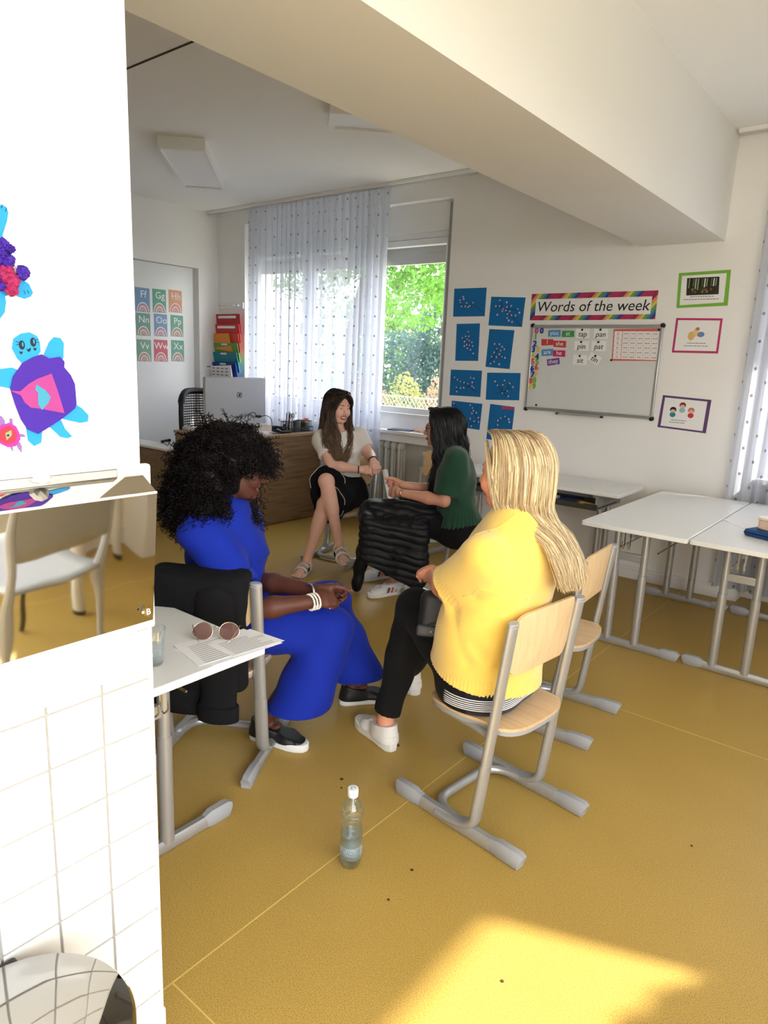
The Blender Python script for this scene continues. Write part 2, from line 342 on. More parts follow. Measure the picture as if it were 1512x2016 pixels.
# right-wall windows (frames only touch the light)
r = tag(bpy.data.objects.new('window_3', None), kind='structure'); COL.objects.link(r); r.location = (XR, 0.1, .88)
mb = MB(); X0 = XR - .09; X1 = XR - .03
for (a, c) in ((-2.3, -2.25), (-.68, -.62), (.95, 1.0), (2.325, 2.345)): mb.bb(X0, X1, a, c, .88 if a > .9 else .10, 2.45)
mb.bb(X0, X1, 1.0, 2.345, .88, .93); mb.bb(X0, X1, -2.3, .95, .10, .15); mb.bb(X0, X1, -2.3, 2.345, 2.41, 2.45); mb.obj('frame', M_UPVC, r)
for (a, c, z) in ((-2.25, -.68, .15), (-.62, .95, .15), (1.0, 2.325, .93)): MB().bb(XR - .07, XR - .064, a, c, z, 2.41).obj('pane', M_GLASS, r)
# ================================================================ school chairs
OVAL = [(.55 * math.cos(2 * PI * k / 12), math.sin(2 * PI * k / 12)) for k in range(12)]
def bez(a, b, c, n=8):
    a, b, c = Vector(a), Vector(b), Vector(c); return [a * (1 - t) ** 2 + b * 2 * t * (1 - t) + c * t * t for t in [i / n for i in range(n + 1)]]
M_PLYD = wood('beech_ply_seat', srgb(216, 186, 146), srgb(204, 170, 128), 'Y', 26)
M_BOLT = mat('bolt_zinc', (.75, .75, .72), .18, 1.0)
RPROF = [(.78 * a, b) for a, b in ((1, .45), (1, -.75), (.75, -1), (-.75, -1), (-1, -.75), (-1, .45), (-.55, 1), (.55, 1))]
def outline(k=1.0, dz=0.0):
    P = []
    for i in range(40):
        a = 2 * PI * i / 40; c, s = math.cos(a), math.sin(a)
        ex = 2.0 / 3.6
        x = .185 * k * math.copysign(abs(c) ** ex, c); y = .188 * k * math.copysign(abs(s) ** ex, s)
        if y < 0 and abs(x) > .166: x = math.copysign(.166 + (abs(x) - .166) * .1, x)
        P.append((x, y + .012))
    return P
def make_chair(label, group):
    t = thing('school_chair', label, 'chair', group=group)
    pr = [(.32 * a, b) for a, b in OVAL]
    for s in (-1, 1):
        x = s * .19
        mb = MB(); mb.tube([(x, -.215, .023), (x, -.10, .022), (x, .10, .022), (x, .215, .023)], .0215, prof=RPROF)
        rn = mb.obj('runner', M_GREYMET, t, smooth='auto', world=False)
        for e in (-1, 1):
            mb = MB(); mb.tube([(x, e * .150, .0235), (x, e * .172, .0255), (x, e * .178, .0265), (x, e * .256, .0265), (x, e * .262, .024)], [.0222, .0235, .0262, .0262, .023], prof=RPROF)
            mb.obj('foot_cap', M_GREYPL, rn, smooth='auto', world=False)
        path = bez((x, .075, .025), (x, -.062, .022), (x, -.077, .075), 9)
        mb = MB(); top = Vector((x, -.158, .765)); d = (top - path[-1])
        low = path + [path[-1] + d * .1, path[-1] + d * .30]
        mb.tube(low, .0255, prof=[(.62 * a, b) for a, b in [(math.cos(2 * PI * k / 14), math.sin(2 * PI * k / 14)) for k in range(14)]], up=(1, 0, 0))
        po = mb.obj('post', M_GREYMET, t, smooth='auto', world=False)
        prf = [(.60 * a, b) for a, b in [(math.cos(2 * PI * k / 14), math.sin(2 * PI * k / 14)) for k in range(14)]]
        MB().tube([path[-1] + d * .28, top], .0232, prof=prf, up=(1, 0, 0)).obj('upper_post', M_GREYMET, po, smooth='auto', world=False)
        MB().tube([top - d * .012, top + d * .008], [.024, .021], prof=prf, up=(1, 0, 0)).obj('post_cap', M_GREYPL, po, smooth='auto', world=False)
        for q in (.33, .42):
            c = path[-1] + d * q; MB().ball(c + Vector((-s * .014, .0, 0)), (.006, .008, .008)).obj('bolt', M_BOLT, po, smooth=True, world=False)
        c = path[-1] + d * .30; MB().ball(c + Vector((s * .012, .0, 0)), (.005, .007, .007)).obj('bolt', M_BOLT, po, smooth=True, world=False)
        a0 = path[-1] + d * .83; a1 = path[-1] + d * .975
        mb = MB(); mb.tube([a0 + Vector((-s * .016, .010, 0)), a0.lerp(a1, .1) + Vector((-s * .016, .014, 0)), a1.lerp(a0, .1) + Vector((-s * .016, .014, 0)), a1 + Vector((-s * .016, .010, 0))], .024, prof=[(.35 * a, b) for a, b in OVAL], up=(1, 0, 0))
        mb.obj('side_plate', M_GREYPL, t, smooth='auto', world=False)
    pts = [(-.185, -.035, .026)] + bez((-.178, .02, .026), (-.172, .115, .026), (-.09, .118, .026), 6) + bez((.09, .118, .026), (.172, .115, .026), (.178, .02, .026), 6) + [(.185, -.035, .026)]
    MB().tube(pts, .0165, n=12).obj('cross_tube', M_GREYMET, t, smooth='auto', world=False)
    # seat: shaped plywood with a moulded rim below
    mb = MB(); O = outline(); rings = []
    for k, z in ((0, .001), (.45, 0.0), (.8, .002), (1.0, .0)):
        rings.append([(x * k, y * k, .402 + .006 * (abs(x * k) / .18) ** 2 - (.012 * max(0, (y * k - .10) / .1) ** 2) + z) for x, y in O])
    mb.grid(rings, closed_u=True)
    mb.grid([rings[-1], [(x, y, z - .0105) for x, y, z in rings[-1]]], closed_u=True)
    mb.grid([[(x, y, z - .0105) for x, y, z in rings[-1]], [(x * .5, y * .5, z - .0105) for x, y, z in rings[-1]]], closed_u=True)
    mb.obj('seat', M_PLYD, t, smooth='auto', world=False, weld=True)
    mb = MB(); r0 = [(x * .985, y * .985, z - .0105) for x, y, z in rings[-1]]
    mb.grid([r0, [(x, y, z - .016) for x, y, z in r0], [(x * .9, y * .9, z - .020) for x, y, z in r0], [(x * .3, y * .3, z - .020) for x, y, z in r0]], closed_u=True)
    mb.obj('seat_rim', M_GREYPL, t, smooth='auto', world=False)
    for s in (-1, 1): MB().tube([(s * .182, -.118, .372), (s * .168, -.02, .376), (s * .160, .11, .376)], .011, n=8).obj('seat_bracket', M_GREYMET, t, smooth='auto', world=False)
    # backrest: curved plywood, rounded top corners
    Pb = rrect(-.171, .171, .578, .788, .055, 6); cx = .683
    def yb(x, z): return -.148 - (z - .70) * .115 - .026 * (1 - (x / .171) ** 2) + .012
    mb = MB(); ri = []
    for k in (0.0, .35, .7, .92, 1.0): ri.append([(x * k, yb(x * k, cx + (z - cx) * k), cx + (z - cx) * k) for x, z in Pb])
    bk = [[(x, y - .0095, z) for x, y, z in q] for q in ri]
    mb.grid(ri, closed_u=True); mb.grid(bk[::-1], closed_u=True); mb.grid([ri[-1], bk[-1]], closed_u=True)
    mb.obj('backrest', M_PLY, t, smooth='auto', world=False, weld=True)
    for sx, z in ((-.14, .66), (-.14, .72), (.14, .66), (.14, .72)): MB().ball((sx, yb(sx, z) + .001, z), (.006, .003, .006), 8, 6).obj('rivet', M_BOLT, t, smooth=True, world=False)
    return t
CG = 'school chairs with beech seats'
def face(fx, fy): return math.atan2(-fx, fy)
ch0 = make_chair('beech plywood school chair the woman in the yellow sweater sits on', CG)
ch0.location = (-1.008, 1.945, 0); ch0.rotation_euler = (0, 0, face(-.993, .115))
dup(ch0, (-1.155, 2.70, 0), face(-.997, -.06), 'empty beech school chair between the yellow sweater and the white tables')
dup(ch0, (-1.995, 1.555, 0), face(-.5, .866), 'school chair with the black coat over its back, under the woman in blue').scale = (1, 1, .955)
dup(ch0, (-2.50, 3.78, 0), face(-.72, -.69), 'school chair under the woman in the dark green blouse')
dup(ch0, (-3.455, 3.86, 0), face(.2, -.98), 'school chair under the woman in the white t-shirt, beside the desk')
dup(ch0, (-3.22, 4.60, 0), face(-.12, -.99), 'empty beech school chair standing against the wall below the windowsill')
# ================================================================ school tables
def make_table(label, L, loc, rz, h, group='white school tables', shelf=False, hooks=True):
    t = thing('school_table', label, 'table', loc, rz, group)
    MB().prism(rrect(-L / 2, L / 2, -.275, .275, .012, 3), Matrix.Translation((0, 0, h - .024)), .024).obj('tabletop', M_TOP, t, world=False, bevel=.003)
    for sx in (-1, 1):
        x = sx * (L / 2 - .175)
        mb = MB(); mb.tube([(x, -.215, .022), (x, .215, .022)], .020, prof=RPROF, up=(0, 0, 1))
        fr = mb.obj('runner', M_GREYMET, t, smooth='auto', world=False)
        for e in (-1, 1):
            mb = MB(); mb.tube([(x, e * .17, .023), (x, e * .19, .027), (x, e * .255, .027), (x, e * .268, .022)], [.0205, .0265, .0265, .021], prof=RPROF)
            mb.obj('foot_cap', M_GREYPL, fr, smooth='auto', world=False)
        for y in (-.125, .030):
            lg = MB().cyl((x, y, .03), (x, y, h * .60), .0225, 18).obj('leg', M_GREYMET, t, smooth='auto', world=False)
            MB().cyl((x, y, h * .58), (x, y, h - .045), .0190, 18).obj('upper_leg', M_GREYMET, lg, smooth='auto', world=False)
            for z in (.12, .20): MB().ball((x - sx * .0225, y, z + .05), (.004, .006, .006), 8, 6).obj('bolt', M_BOLT, lg, smooth=True, world=False)
        MB().bb(x - .012, x + .012, -.125, .03, h * .70, h * .70 + .042).obj('crossbar', M_GREYMET, t, world=False, bevel=.004)
        MB().bb(x - .018, x + .018, -.235, .235, h - .05, h - .024).obj('top_rail', M_GREYPL, t, world=False, bevel=.004)
        if hooks:
            mb = MB(); y0 = -.045
            for yy in (y0 - .015, y0 + .015):
                mb.tube([(x + sx * .08, yy, h - .03), (x + sx * .08, yy, h - .105)] + bez((x + sx * .08, yy, h - .11), (x + sx * .085, yy, h - .15), (x + sx * .115, yy, h - .11), 6) + [(x + sx * .115, yy, h - .085)], .0028, n=6)
            mb.tube([(x + sx * .115, y0 - .015, h - .085)] + bez((x + sx * .115, y0 - .015, h - .085), (x + sx * .115, y0, h - .07), (x + sx * .115, y0 + .015, h - .085), 4), .0028, n=6)
            mb.obj('bag_hook', M_CHROME, t, smooth='auto', world=False)
    MB().bb(-L / 2 + .17, L / 2 - .17, -.065, -.035, h - .085, h - .05).obj('stretcher', M_GREYPL, t, world=False, bevel=.003)
    for y in (-.10, .10):
        MB().tube([(-L / 2 + .16, y, h - .14), (L / 2 - .16, y, h - .14)], .004, n=6).obj('basket_wire', M_CHROME, t, smooth='auto', world=False)
    if shelf:
        sh = MB().bb(-L / 2 + .15, L / 2 - .15, -.24, .12, h - .125, h - .115).obj('shelf', mat('shelf_dark', (.05, .05, .05), .5), t, world=False)
        MB().bb(-L / 2 + .15, L / 2 - .15, -.25, -.24, h - .135, h - .095).obj('shelf_lip', mat('shelf_lip', (.06, .06, .06), .5), t, world=False)
        for sx in (-1, 1): MB().bb(sx * (L / 2 - .16) - .008, sx * (L / 2 - .16) + .008, -.24, .2, h - .135, h - .03).obj('shelf_side', M_GREYPL, t, world=False)
    return t
make_table('white-topped school table nearest the empty beech chair, its surface bare', 1.42, (-1.145, 4.23, 0), -PI / 2, .71)
make_table('white-topped school table holding papers, blue pencil case and lunch box', 1.42, (-.588, 4.245, 0), -PI / 2, .708)
make_table('white table along the back wall with things on its dark under-shelf', 1.40, (-2.26, 4.735, 0), 0, .71, shelf=True, hooks=False)
make_table('white school table beside the pier with papers, sunglasses and a glass', 1.30, (-2.116, 1.035, 0), 0, .65)
# ---- things on the tables
def sheet_stack(name, label, cat, corners, z, n=3, m=M_PAPER, curl=0.0, group=None):
    mb = MB(); c = [Vector((x, y, 0)) for x, y in corners]; P = []
    for i in range(7):
        row = []
        for j in range(7):
            u, v = i / 6, j / 6; q = c[0].lerp(c[1], u).lerp(c[3].lerp(c[2], u), v)
            row.append((q.x, q.y, z + .0006 + curl * max(0, v - .35) ** 2 * 2 + curl * .5 * max(0, .3 - u)))
        P.append(row)
    mb.grid(P); return mb.obj(name, m, solid=.0008, label=label, cat=cat, group=group)
def lines_on(o, x0, y0, dx, dy, ux, uy, n, z, L, m=M_GINK):
    for i in range(n):
        a = Vector((x0 + dx * i, y0 + dy * i, z)); k = L * random.uniform(.6, 1)
        q = Vector((-uy, ux, 0)) * .0012; e = a + Vector((ux, uy, 0)) * k
        mb = MB(); mb.add([a + q, a - q, e - q, e + q], [(0, 1, 2, 3)]); mb.obj('print_line', m, o)
zt = .65
pp = sheet_stack('worksheet', 'white worksheet under the sunglasses on the near table', 'paper', [(-1.64, 1.105), (-1.47, 1.115), (-1.45, 1.36), (-1.62, 1.35)], zt, group='worksheets on the near table')
p2 = sheet_stack('worksheet', 'white worksheet under the other, nearest the pier', 'paper', [(-1.665, 1.12), (-1.495, 1.085), (-1.475, 1.27), (-1.64, 1.30)], zt + .0009, group='worksheets on the near table')
lines_on(p2, -1.50, 1.11, -.012, .003, .1, .995, 11, zt + .0026, .15)
p3 = sheet_stack('worksheet', 'topmost white worksheet overhanging the near table corner', 'paper', [(-1.60, 1.19), (-1.475, 1.19), (-1.455, 1.372), (-1.60, 1.36)], zt + .0022, group='worksheets on the near table')
lines_on(p3, -1.485, 1.205, -.011, .001, .1, .995, 9, zt + .0038, .15)
# sunglasses
sg = thing('sunglasses', 'sunglasses with brown lenses and thin pale frame on worksheets', 'sunglasses', (-1.60, 1.24, zt + .004))
M_LENS = mat('brown_lens', srgb(96, 62, 58), .08, spec=.8, alpha=.88); M_GOLD = mat('pale_gold', (.75, .66, .54), .22, 1.0)
ax = Vector((.72, .69, 0)).normalized(); fw = Vector((.69, -.72, 0)).normalized(); up = (Vector((0, 0, 1)) * .86 - fw * .5).normalized()
c0 = Vector((-1.618, 1.240, zt + .030))
for s in (-1, 1):
    c = c0 + ax * (.038 * s); ring = []
    for k in range(22):
        a = 2 * PI * k / 22; rx = .031 + .003 * math.cos(a + (.6 if s > 0 else PI - .6)); ring.append(c + ax * (rx * math.cos(a)) + up * (.027 * math.sin(a) - .004))
    MB().tube(ring, .0013, n=6, closed=True).obj('rim', M_GOLD, sg, smooth=True)
    mb = MB(); mb.add([c + fw * .004] + ring, [(0, 1 + k, 1 + (k + 1) % 22) for k in range(22)]); mb.obj('lens', M_LENS, sg, smooth=True)
    h = c + ax * (.034 * s) + up * .014; back = fw * -1
    e = h + fw * .05 - ax * (.03 * s) - Vector((0, 0, .046))
    MB().tube([h, h + (e - h) * .8 + Vector((0, 0, .004)), Vector((e.x, e.y, zt + .006))], .0014, n=6).obj('temple', M_GOLD, sg, smooth=True)
MB().tube([c0 - ax * .008 + up * .006, c0 + up * .011, c0 + ax * .008 + up * .006], .0013, n=6).obj('bridge', M_GOLD, sg, smooth=True)
# drinking glass half hidden by the pier
M_GLS = thin('clear_glass', (.95, .97, .97), .06)
gl = thing('drinking_glass', 'clear drinking glass of water half hidden by the pier', 'glass', (-1.60, 1.012, zt))
MB().lathe([(.024, 0), (.026, .006), (.034, .105), (.0325, .105), (.0245, .009), (0, .008)], (-1.60, 1.012, zt), 28).obj('tumbler', M_GLS, gl, smooth='auto')
MB().lathe([(0, .0095), (.0243, .0095), (.0285, .055), (0, .055)], (-1.60, 1.012, zt), 28).obj('water', thin('water', (.92, .95, .96), .03), gl, smooth='auto')
# right table: papers, pencil case, lunch box
sheet_stack('paper_sheet', 'loose white papers fanned beside the blue pencil case', 'paper', [(-.865, 4.19), (-.70, 4.02), (-.60, 4.15), (-.74, 4.34)], .708, curl=.02)
pc = thing('pencil_case', 'blue zipped pencil case on the white table', 'pencil case', (-.565, 3.90, .708))
mb = MB(); mb.prism(rrect(-.11, .11, -.075, .075, .02), Matrix.Translation((-.565, 3.90, .709)) @ rotz(-.35), .035); mb.obj('case', mat('blue_fabric', srgb(28, 74, 128), .7, bump=.3, bscale=300), pc, bevel=.010, seg=3)
mb = MB(); P_ = rrect(-.111, .111, -.076, .076, .021); MM = Matrix.Translation((-.565, 3.90, .7275)) @ rotz(-.35)
mb.tube([MM @ Vector((x, y, 0)) for x, y in P_], .0035, n=6, closed=True); mb.obj('zip', mat('navy', srgb(14, 30, 66), .6), pc, smooth=True)
lb = thing('lunch_box', 'peach-tinted translucent plastic lunch box on top of pencil case', 'lunch box', (-.555, 3.93, .744))
MM = Matrix.Translation((-.555, 3.93, .7445)) @ rotz(-.35)
mb = MB(); mb.prism(rrect(-.075, .075, -.05, .05, .022), MM, .05); mb.obj('tub', mat('peach_plastic', srgb(226, 196, 172), .25, coat=.3), lb, bevel=.006)
mb = MB(); mb.prism(rrect(-.08, .08, -.055, .055, .024), Matrix.Translation((0, 0, .05)) @ MM, .012); mb.obj('lid', mat('peach_lid', srgb(236, 214, 196), .2, coat=.3), lb, bevel=.004)
# things on the under-shelf of the back table
M_NAVY = mat('navy', srgb(14, 30, 66), .6)
MB().box((-1.93, 4.58, .614), (.16, .10, .025), Matrix.Rotation(.3, 3, 'Z')).obj('notebook', M_NAVY, bevel=.004, label='dark blue notebook on the under-shelf of the back table', cat='notebook')
MB().box((-2.10, 4.58, .609), (.12, .08, .02), Matrix.Rotation(-.2, 3, 'Z')).obj('paper_pad', M_PAPER, bevel=.003, label='white paper pad on the under-shelf behind the blonde hair', cat='paper')
MB().tube([(-1.86, 4.5, .61), (-1.82, 4.49, .618), (-1.775, 4.51, .61), (-1.74, 4.53, .608)], [.010, .013, .012, .008], 8).obj('yellow_cloth', mat('mustard', srgb(150, 132, 56), .8), smooth=True, label='yellow crumpled strap on the under-shelf of the back table', cat='cloth')
# ================================================================ teacher's desk
dk = thing('teacher_desk', "brown oak-laminate teacher's desk with a panelled front, before the window", 'desk', (-5.0, 4.3, 0))
M_OAKF = wood('oak_panel', srgb(142, 116, 86), srgb(116, 92, 66), 'Y', 16, .55)
MB().bb(-4.645, -4.62, 3.70, 4.80, .01, .80).obj('front_panel', M_OAKF, dk, bevel=.002)
MB().bb(-5.39, -4.645, 3.70, 3.725, .01, .80).obj('side_panel', M_OAKF, dk, bevel=.002)
MB().bb(-5.39, -4.645, 4.775, 4.80, .01, .80).obj('side_panel', M_OAKF, dk, bevel=.002)
MB().bb(-5.40, -4.61, 3.69, 4.81, .80, .825).obj('desktop', M_OAK, dk, bevel=.002)
MB().bb(-5.35, -4.66, 3.74, 4.76, 0.0, .02).obj('plinth', M_BLACKP, dk)
cb = thing('side_cabinet', 'low brown side cabinet between the desk and the left wall', 'cabinet', (-5.9, 3.9, 0))
MB().bb(-6.44, -5.42, 3.62, 3.83, .0, .635).obj('body', M_OAKF, cb, bevel=.002)
MB().bb(-6.45, -5.41, 3.61, 3.84, .635, .655).obj('cabinet_top', M_WHITE, cb, bevel=.002)
for k in range(2): MB().bb(-6.42 + .50 * k, -5.935 + .50 * k, 3.608, 3.62, .03, .62).obj('door', M_OAKF, cb, bevel=.002)
# computer seen from behind
M_SILV = mat('silver_plastic', srgb(176, 178, 182), .35, .2)
pcn = thing('desktop_computer', 'silver all-in-one computer seen from behind on the desk', 'computer', (-5.0, 4.08, .825))
MB().bb(-5.02, -4.985, 3.735, 4.425, .945, 1.318).obj('screen_back', M_SILV, pcn, bevel=.008)
MB().bb(-5.025, -4.98, 3.735, 4.425, .895, .957).obj('lower_bar', mat('silver_light', srgb(196, 198, 200), .4, .1), pcn, bevel=.008)
MB().bb(-5.03, -5.02, 3.745, 4.415, .96, 1.31).obj('screen', mat('screen_dark', (.01, .01, .012), .1), pcn)
MB().bb(-5.04, -4.985, 4.0, 4.16, .828, .93).obj('stand_neck', M_SILV, pcn, bevel=.004)
MB().bb(-5.12, -4.87, 3.92, 4.24, .825, .832).obj('stand_base', M_SILV, pcn, bevel=.003)
lc = Vector((-4.9845, 4.11, 1.16)); Mlogo = Matrix.Translation(lc) @ RL
mb = MB()
for (a0, a1) in ((.60 * PI, 1.38 * PI), (-.40 * PI, .38 * PI)):
    P0 = [(.029 * math.cos(a0 + (a1 - a0) * k / 14), .029 * math.sin(a0 + (a1 - a0) * k / 14)) for k in range(15)]
    P1 = [(.024 * math.cos(a1 + (a0 - a1) * k / 14), .024 * math.sin(a1 + (a0 - a1) * k / 14)) for k in range(15)]
    mb.prism(P0 + P1, Mlogo, .0012)
for sx, z0, z1 in ((-.0135, -.016, .024), (.0005, -.024, .016)):
    mb.prism([(sx, z0), (sx + .0045, z0), (sx + .0045 + (z1 - z0) * .26, z1), (sx + (z1 - z0) * .26, z1)], Mlogo, .0012)
mb.prism([(-.005, .009), (.001, .012), (-.001, -.015), (-.005, -.015)], Mlogo, .0012); mb.prism([(.004, .014), (.012, .012), (.008, -.010), (.003, -.012)], Mlogo, .0012)
mb.obj('logo', M_INK, pcn)
for k, pts in enumerate((((-4.97, 4.20, .93), (-4.95, 4.19, .985), (-4.94, 4.25, 1.0), (-4.95, 4.30, .95), (-4.93, 4.38, .97), (-4.92, 4.44, .93), (-4.92, 4.45, .83)), ((-4.97, 4.05, .92), (-4.95, 4.07, .97), (-4.94, 4.12, .945), (-4.95, 4.18, .985), (-4.94, 4.26, .955)))):
    q = [Vector(p) for p in pts]; sm = []
    for i in range(len(q) - 1):
        for u in (0, .25, .5, .75):
            a = q[max(0, i - 1)]; b_ = q[i]; c_ = q[i + 1]; d_ = q[min(len(q) - 1, i + 2)]
            sm.append(.5 * ((2 * b_) + (c_ - a) * u + (2 * a - 5 * b_ + 4 * c_ - d_) * u * u + (3 * b_ - a - 3 * c_ + d_) * u ** 3))
    MB().tube(sm + [q[-1]], .0035, n=6).obj('cable', M_BLACKP, pcn, smooth=True)
MB().bb(-4.955, -4.935, 4.27, 4.33, .955, .975).obj('plug', M_BLACKP, pcn, bevel=.003)
# office chair behind the desk
oc = thing('office_chair', 'black mesh-back office chair behind the desk', 'office chair', (-5.75, 4.12, 0))
loop = []
for k in range(36):
    a = 2 * PI * k / 36; c, s = math.cos(a), math.sin(a)
    y = .235 * math.copysign(abs(c) ** .62, c) * (1.0 - .12 * max(0, -s)); z = .275 * math.copysign(abs(s) ** .62, s)
    loop.append(Vector((-5.66 - .10 * (y / .235) ** 2 * -1 - .02 * z, 4.12 + y, .885 + z)))
MB().tube(loop, [.022 if p.z < 1.05 else .032 for p in loop], n=8, closed=True).obj('back_frame', M_BLACKP, oc, smooth=True)
mb = MB()
for k in range(22):
    z = .63 + k * .024
    row = [Vector((-5.66 + .10 * ((y) / .235) ** 2 - .02 * (z - .885), 4.12 + y, z)) for y in np.linspace(-.215, .215, 10)]
    mb.tube(row, .0052, n=4)
for y in np.linspace(-.2, .2, 14):
    mb.tube([Vector((-5.66 + .10 * (y / .235) ** 2 - .02 * (z - .885), 4.12 + y, z)) for z in np.linspace(.62, 1.15, 8)], .0026, n=4)
mb.obj('mesh_back', mat('mesh_black', (.02, .02, .022), .7), oc, kind='stuff')
MB().prism(rrect(-.24, .24, -.24, .24, .09), Matrix.Translation((-5.78, 4.12, .46)), .07).obj('seat', mat('office_fabric', (.02, .02, .022), .9), oc, bevel=.02)
MB().cyl((-5.78, 4.12, .10), (-5.78, 4.12, .47), .028).obj('gas_column', M_BLACKP, oc, smooth='auto')
for k in range(5):
    a = 2 * PI * k / 5 + .3; e = Vector((-5.78 + .28 * math.cos(a), 4.12 + .28 * math.sin(a), .075))
    MB().tube([(-5.78, 4.12, .11), e], [.026, .016], n=8).obj('base_arm', M_BLACKP, oc, smooth='auto')
    MB().lathe([(.028, -.012), (.03, 0), (.028, .012)], e - Vector((0, 0, .045)), 14, axis=Matrix.Rotation(PI / 2, 3, 'X')).obj('caster', M_BLACKP, oc, smooth='auto')
for s in (-1, 1):
    MB().tube([(-5.82, 4.12 + s * .25, .47), (-5.82, 4.12 + s * .27, .67), (-5.70, 4.12 + s * .27, .69)], .016, n=8).obj('armrest', M_BLACKP, oc, smooth='auto')
MB().tube([(-5.78, 4.12, .48), (-5.62, 4.12, .47), (-5.63, 4.12, .64)], .03, n=8).obj('back_stem', M_BLACKP, oc, smooth='auto')
# desk clutter
M_MESHB = mat('organiser_black', (.018, .018, .02), .5)
og = thing('desk_organiser', 'black mesh desk organiser at the right end of the desk', 'organiser', (-4.78, 4.68, .825))
def mesh_tray(x0, x1, y0, y1, z0, z1, nm):
    mb = MB()
    for (a, b_) in (((x0, y0), (x1, y0)), ((x1, y0), (x1, y1)), ((x1, y1), (x0, y1)), ((x0, y1), (x0, y0))):
        for z in (z0 + .002, z1): mb.tube([(a[0], a[1], z), (b_[0], b_[1], z)], .0028, n=5)
        Lw = math.dist(a, b_); N = max(3, int(Lw / .010))
        for k in range(N + 1): u = k / N; mb.tube([(a[0] + (b_[0] - a[0]) * u, a[1] + (b_[1] - a[1]) * u, z0), (a[0] + (b_[0] - a[0]) * u, a[1] + (b_[1] - a[1]) * u, z1)], .0016, n=4)
    mb.bb(x0, x1, y0, y1, z0, z0 + .002); mb.obj(nm, M_MESHB, og)
mesh_tray(-4.86, -4.70, 4.48, 4.78, .826, .868, 'low_tray'); mesh_tray(-4.84, -4.72, 4.48, 4.56, .826, .92, 'pen_compartment'); mesh_tray(-4.84, -4.72, 4.69, 4.78, .826, .925, 'back_compartment')
for (y, x, h_, c_, nm, lb_) in ((4.49, -4.78, .175, srgb(60, 25, 22), 'pencil', 'red-brown pencil standing in the desk organiser'), (4.505, -4.75, .16, srgb(24, 24, 28), 'pen', 'black pen standing leftmost in the desk organiser'), (4.54, -4.80, .165, srgb(150, 40, 32), 'pen', 'red pen standing in the desk organiser'), (4.52, -4.73, .15, srgb(190, 190, 190), 'pen', 'grey pen standing in the desk organiser'), (4.64, -4.80, .09, srgb(40, 60, 120), 'marker', 'dark blue marker beside the grey cup')):
    mb = MB(); mb.cyl((x, y, .83), (x + .008, y + .008, .83 + h_), .0042, 8); mb.obj(nm, mat(nm + '_%d' % int(h_ * 1000), c_, .5), label=lb_, cat=nm, smooth='auto')
sc = thing('scissors', 'scissors with black handles standing in the desk organiser', 'scissors', (-4.77, 4.55, .83))
MB().tube([(-4.77, 4.55, .84), (-4.765, 4.555, .95)], .004, n=6).obj('blade', M_STEEL, sc)
for dy in (-.016, .016):
    MB().tube([Vector((-4.765, 4.555 + dy + .013 * math.cos(a), .975 + .022 * math.sin(a))) for a in [2 * PI * k / 14 for k in range(14)]], .004, n=6, closed=True).obj('handle', M_BLACKP, sc, smooth=True)
MB().lathe([(.030, 0), (.034, .10), (.032, .10), (.029, .003), (0, .003)], (-4.76, 4.615, .829), 22).obj('pencil_cup', mat('cup_grey', srgb(96, 104, 108), .5), smooth='auto', label='grey cup in the middle of the desk organiser', cat='cup')
MB().box((-4.775, 4.735, .925), (.05, .06, .012), Matrix.Rotation(.5, 3, 'X')).obj('note_block', mat('orange_paper', srgb(214, 84, 48), .7), bevel=.002, label='orange note pad sticking out of the desk organiser', cat='note pad')
MB().box((-4.775, 4.73, .875), (.06, .045, .06), Matrix.Rotation(.2, 3, 'Z')).obj('green_box', mat('green_box', srgb(58, 92, 70), .6), bevel=.004, label='small dark green box in the desk organiser', cat='box')
MB().lathe([(.022, 0), (.022, .05), (.012, .06), (.014, .062), (.014, .078), (0, .079)], (-4.74, 4.44, .826), 16).obj('glue_bottle', M_BLACKP, smooth='auto', label='small black bottle left of the desk organiser', cat='bottle')
ph = thing('desk_telephone', 'black telephone lying on the desk beside the organiser', 'telephone', (-4.75, 4.40, .825))
MB().box((-4.74, 4.40, .842), (.14, .12, .03), Matrix.Rotation(.15, 3, 'Y')).obj('base', M_BLACKP, ph, bevel=.006)
MB().tube([(-4.80, 4.36, .872), (-4.74, 4.36, .880), (-4.68, 4.36, .868)], [.018, .012, .018], 8).obj('handset', M_BLACKP, ph, smooth=True)
MB().tube([(-4.70, 4.34, .829), (-4.66, 4.30, .83), (-4.70, 4.26, .829), (-4.76, 4.27, .829)], .004, n=6).obj('cord', M_BLACKP, ph, smooth=True)
MB().bb(-4.92, -4.70, 4.18, 4.36, .826, .829).obj('paper_sheet', M_PAPER, label='white sheet lying in front of the computer', cat='paper')
MB().prism(rrect(-.05, .05, -.04, .04, .02), Matrix.Translation((-5.30, 3.78, .826)), .035).obj('tape_dispenser', mat('pale_grey', (.55, .55, .55), .5), bevel=.01, label='pale grey lump of tape holder at the left desk corner', cat='tape holder')
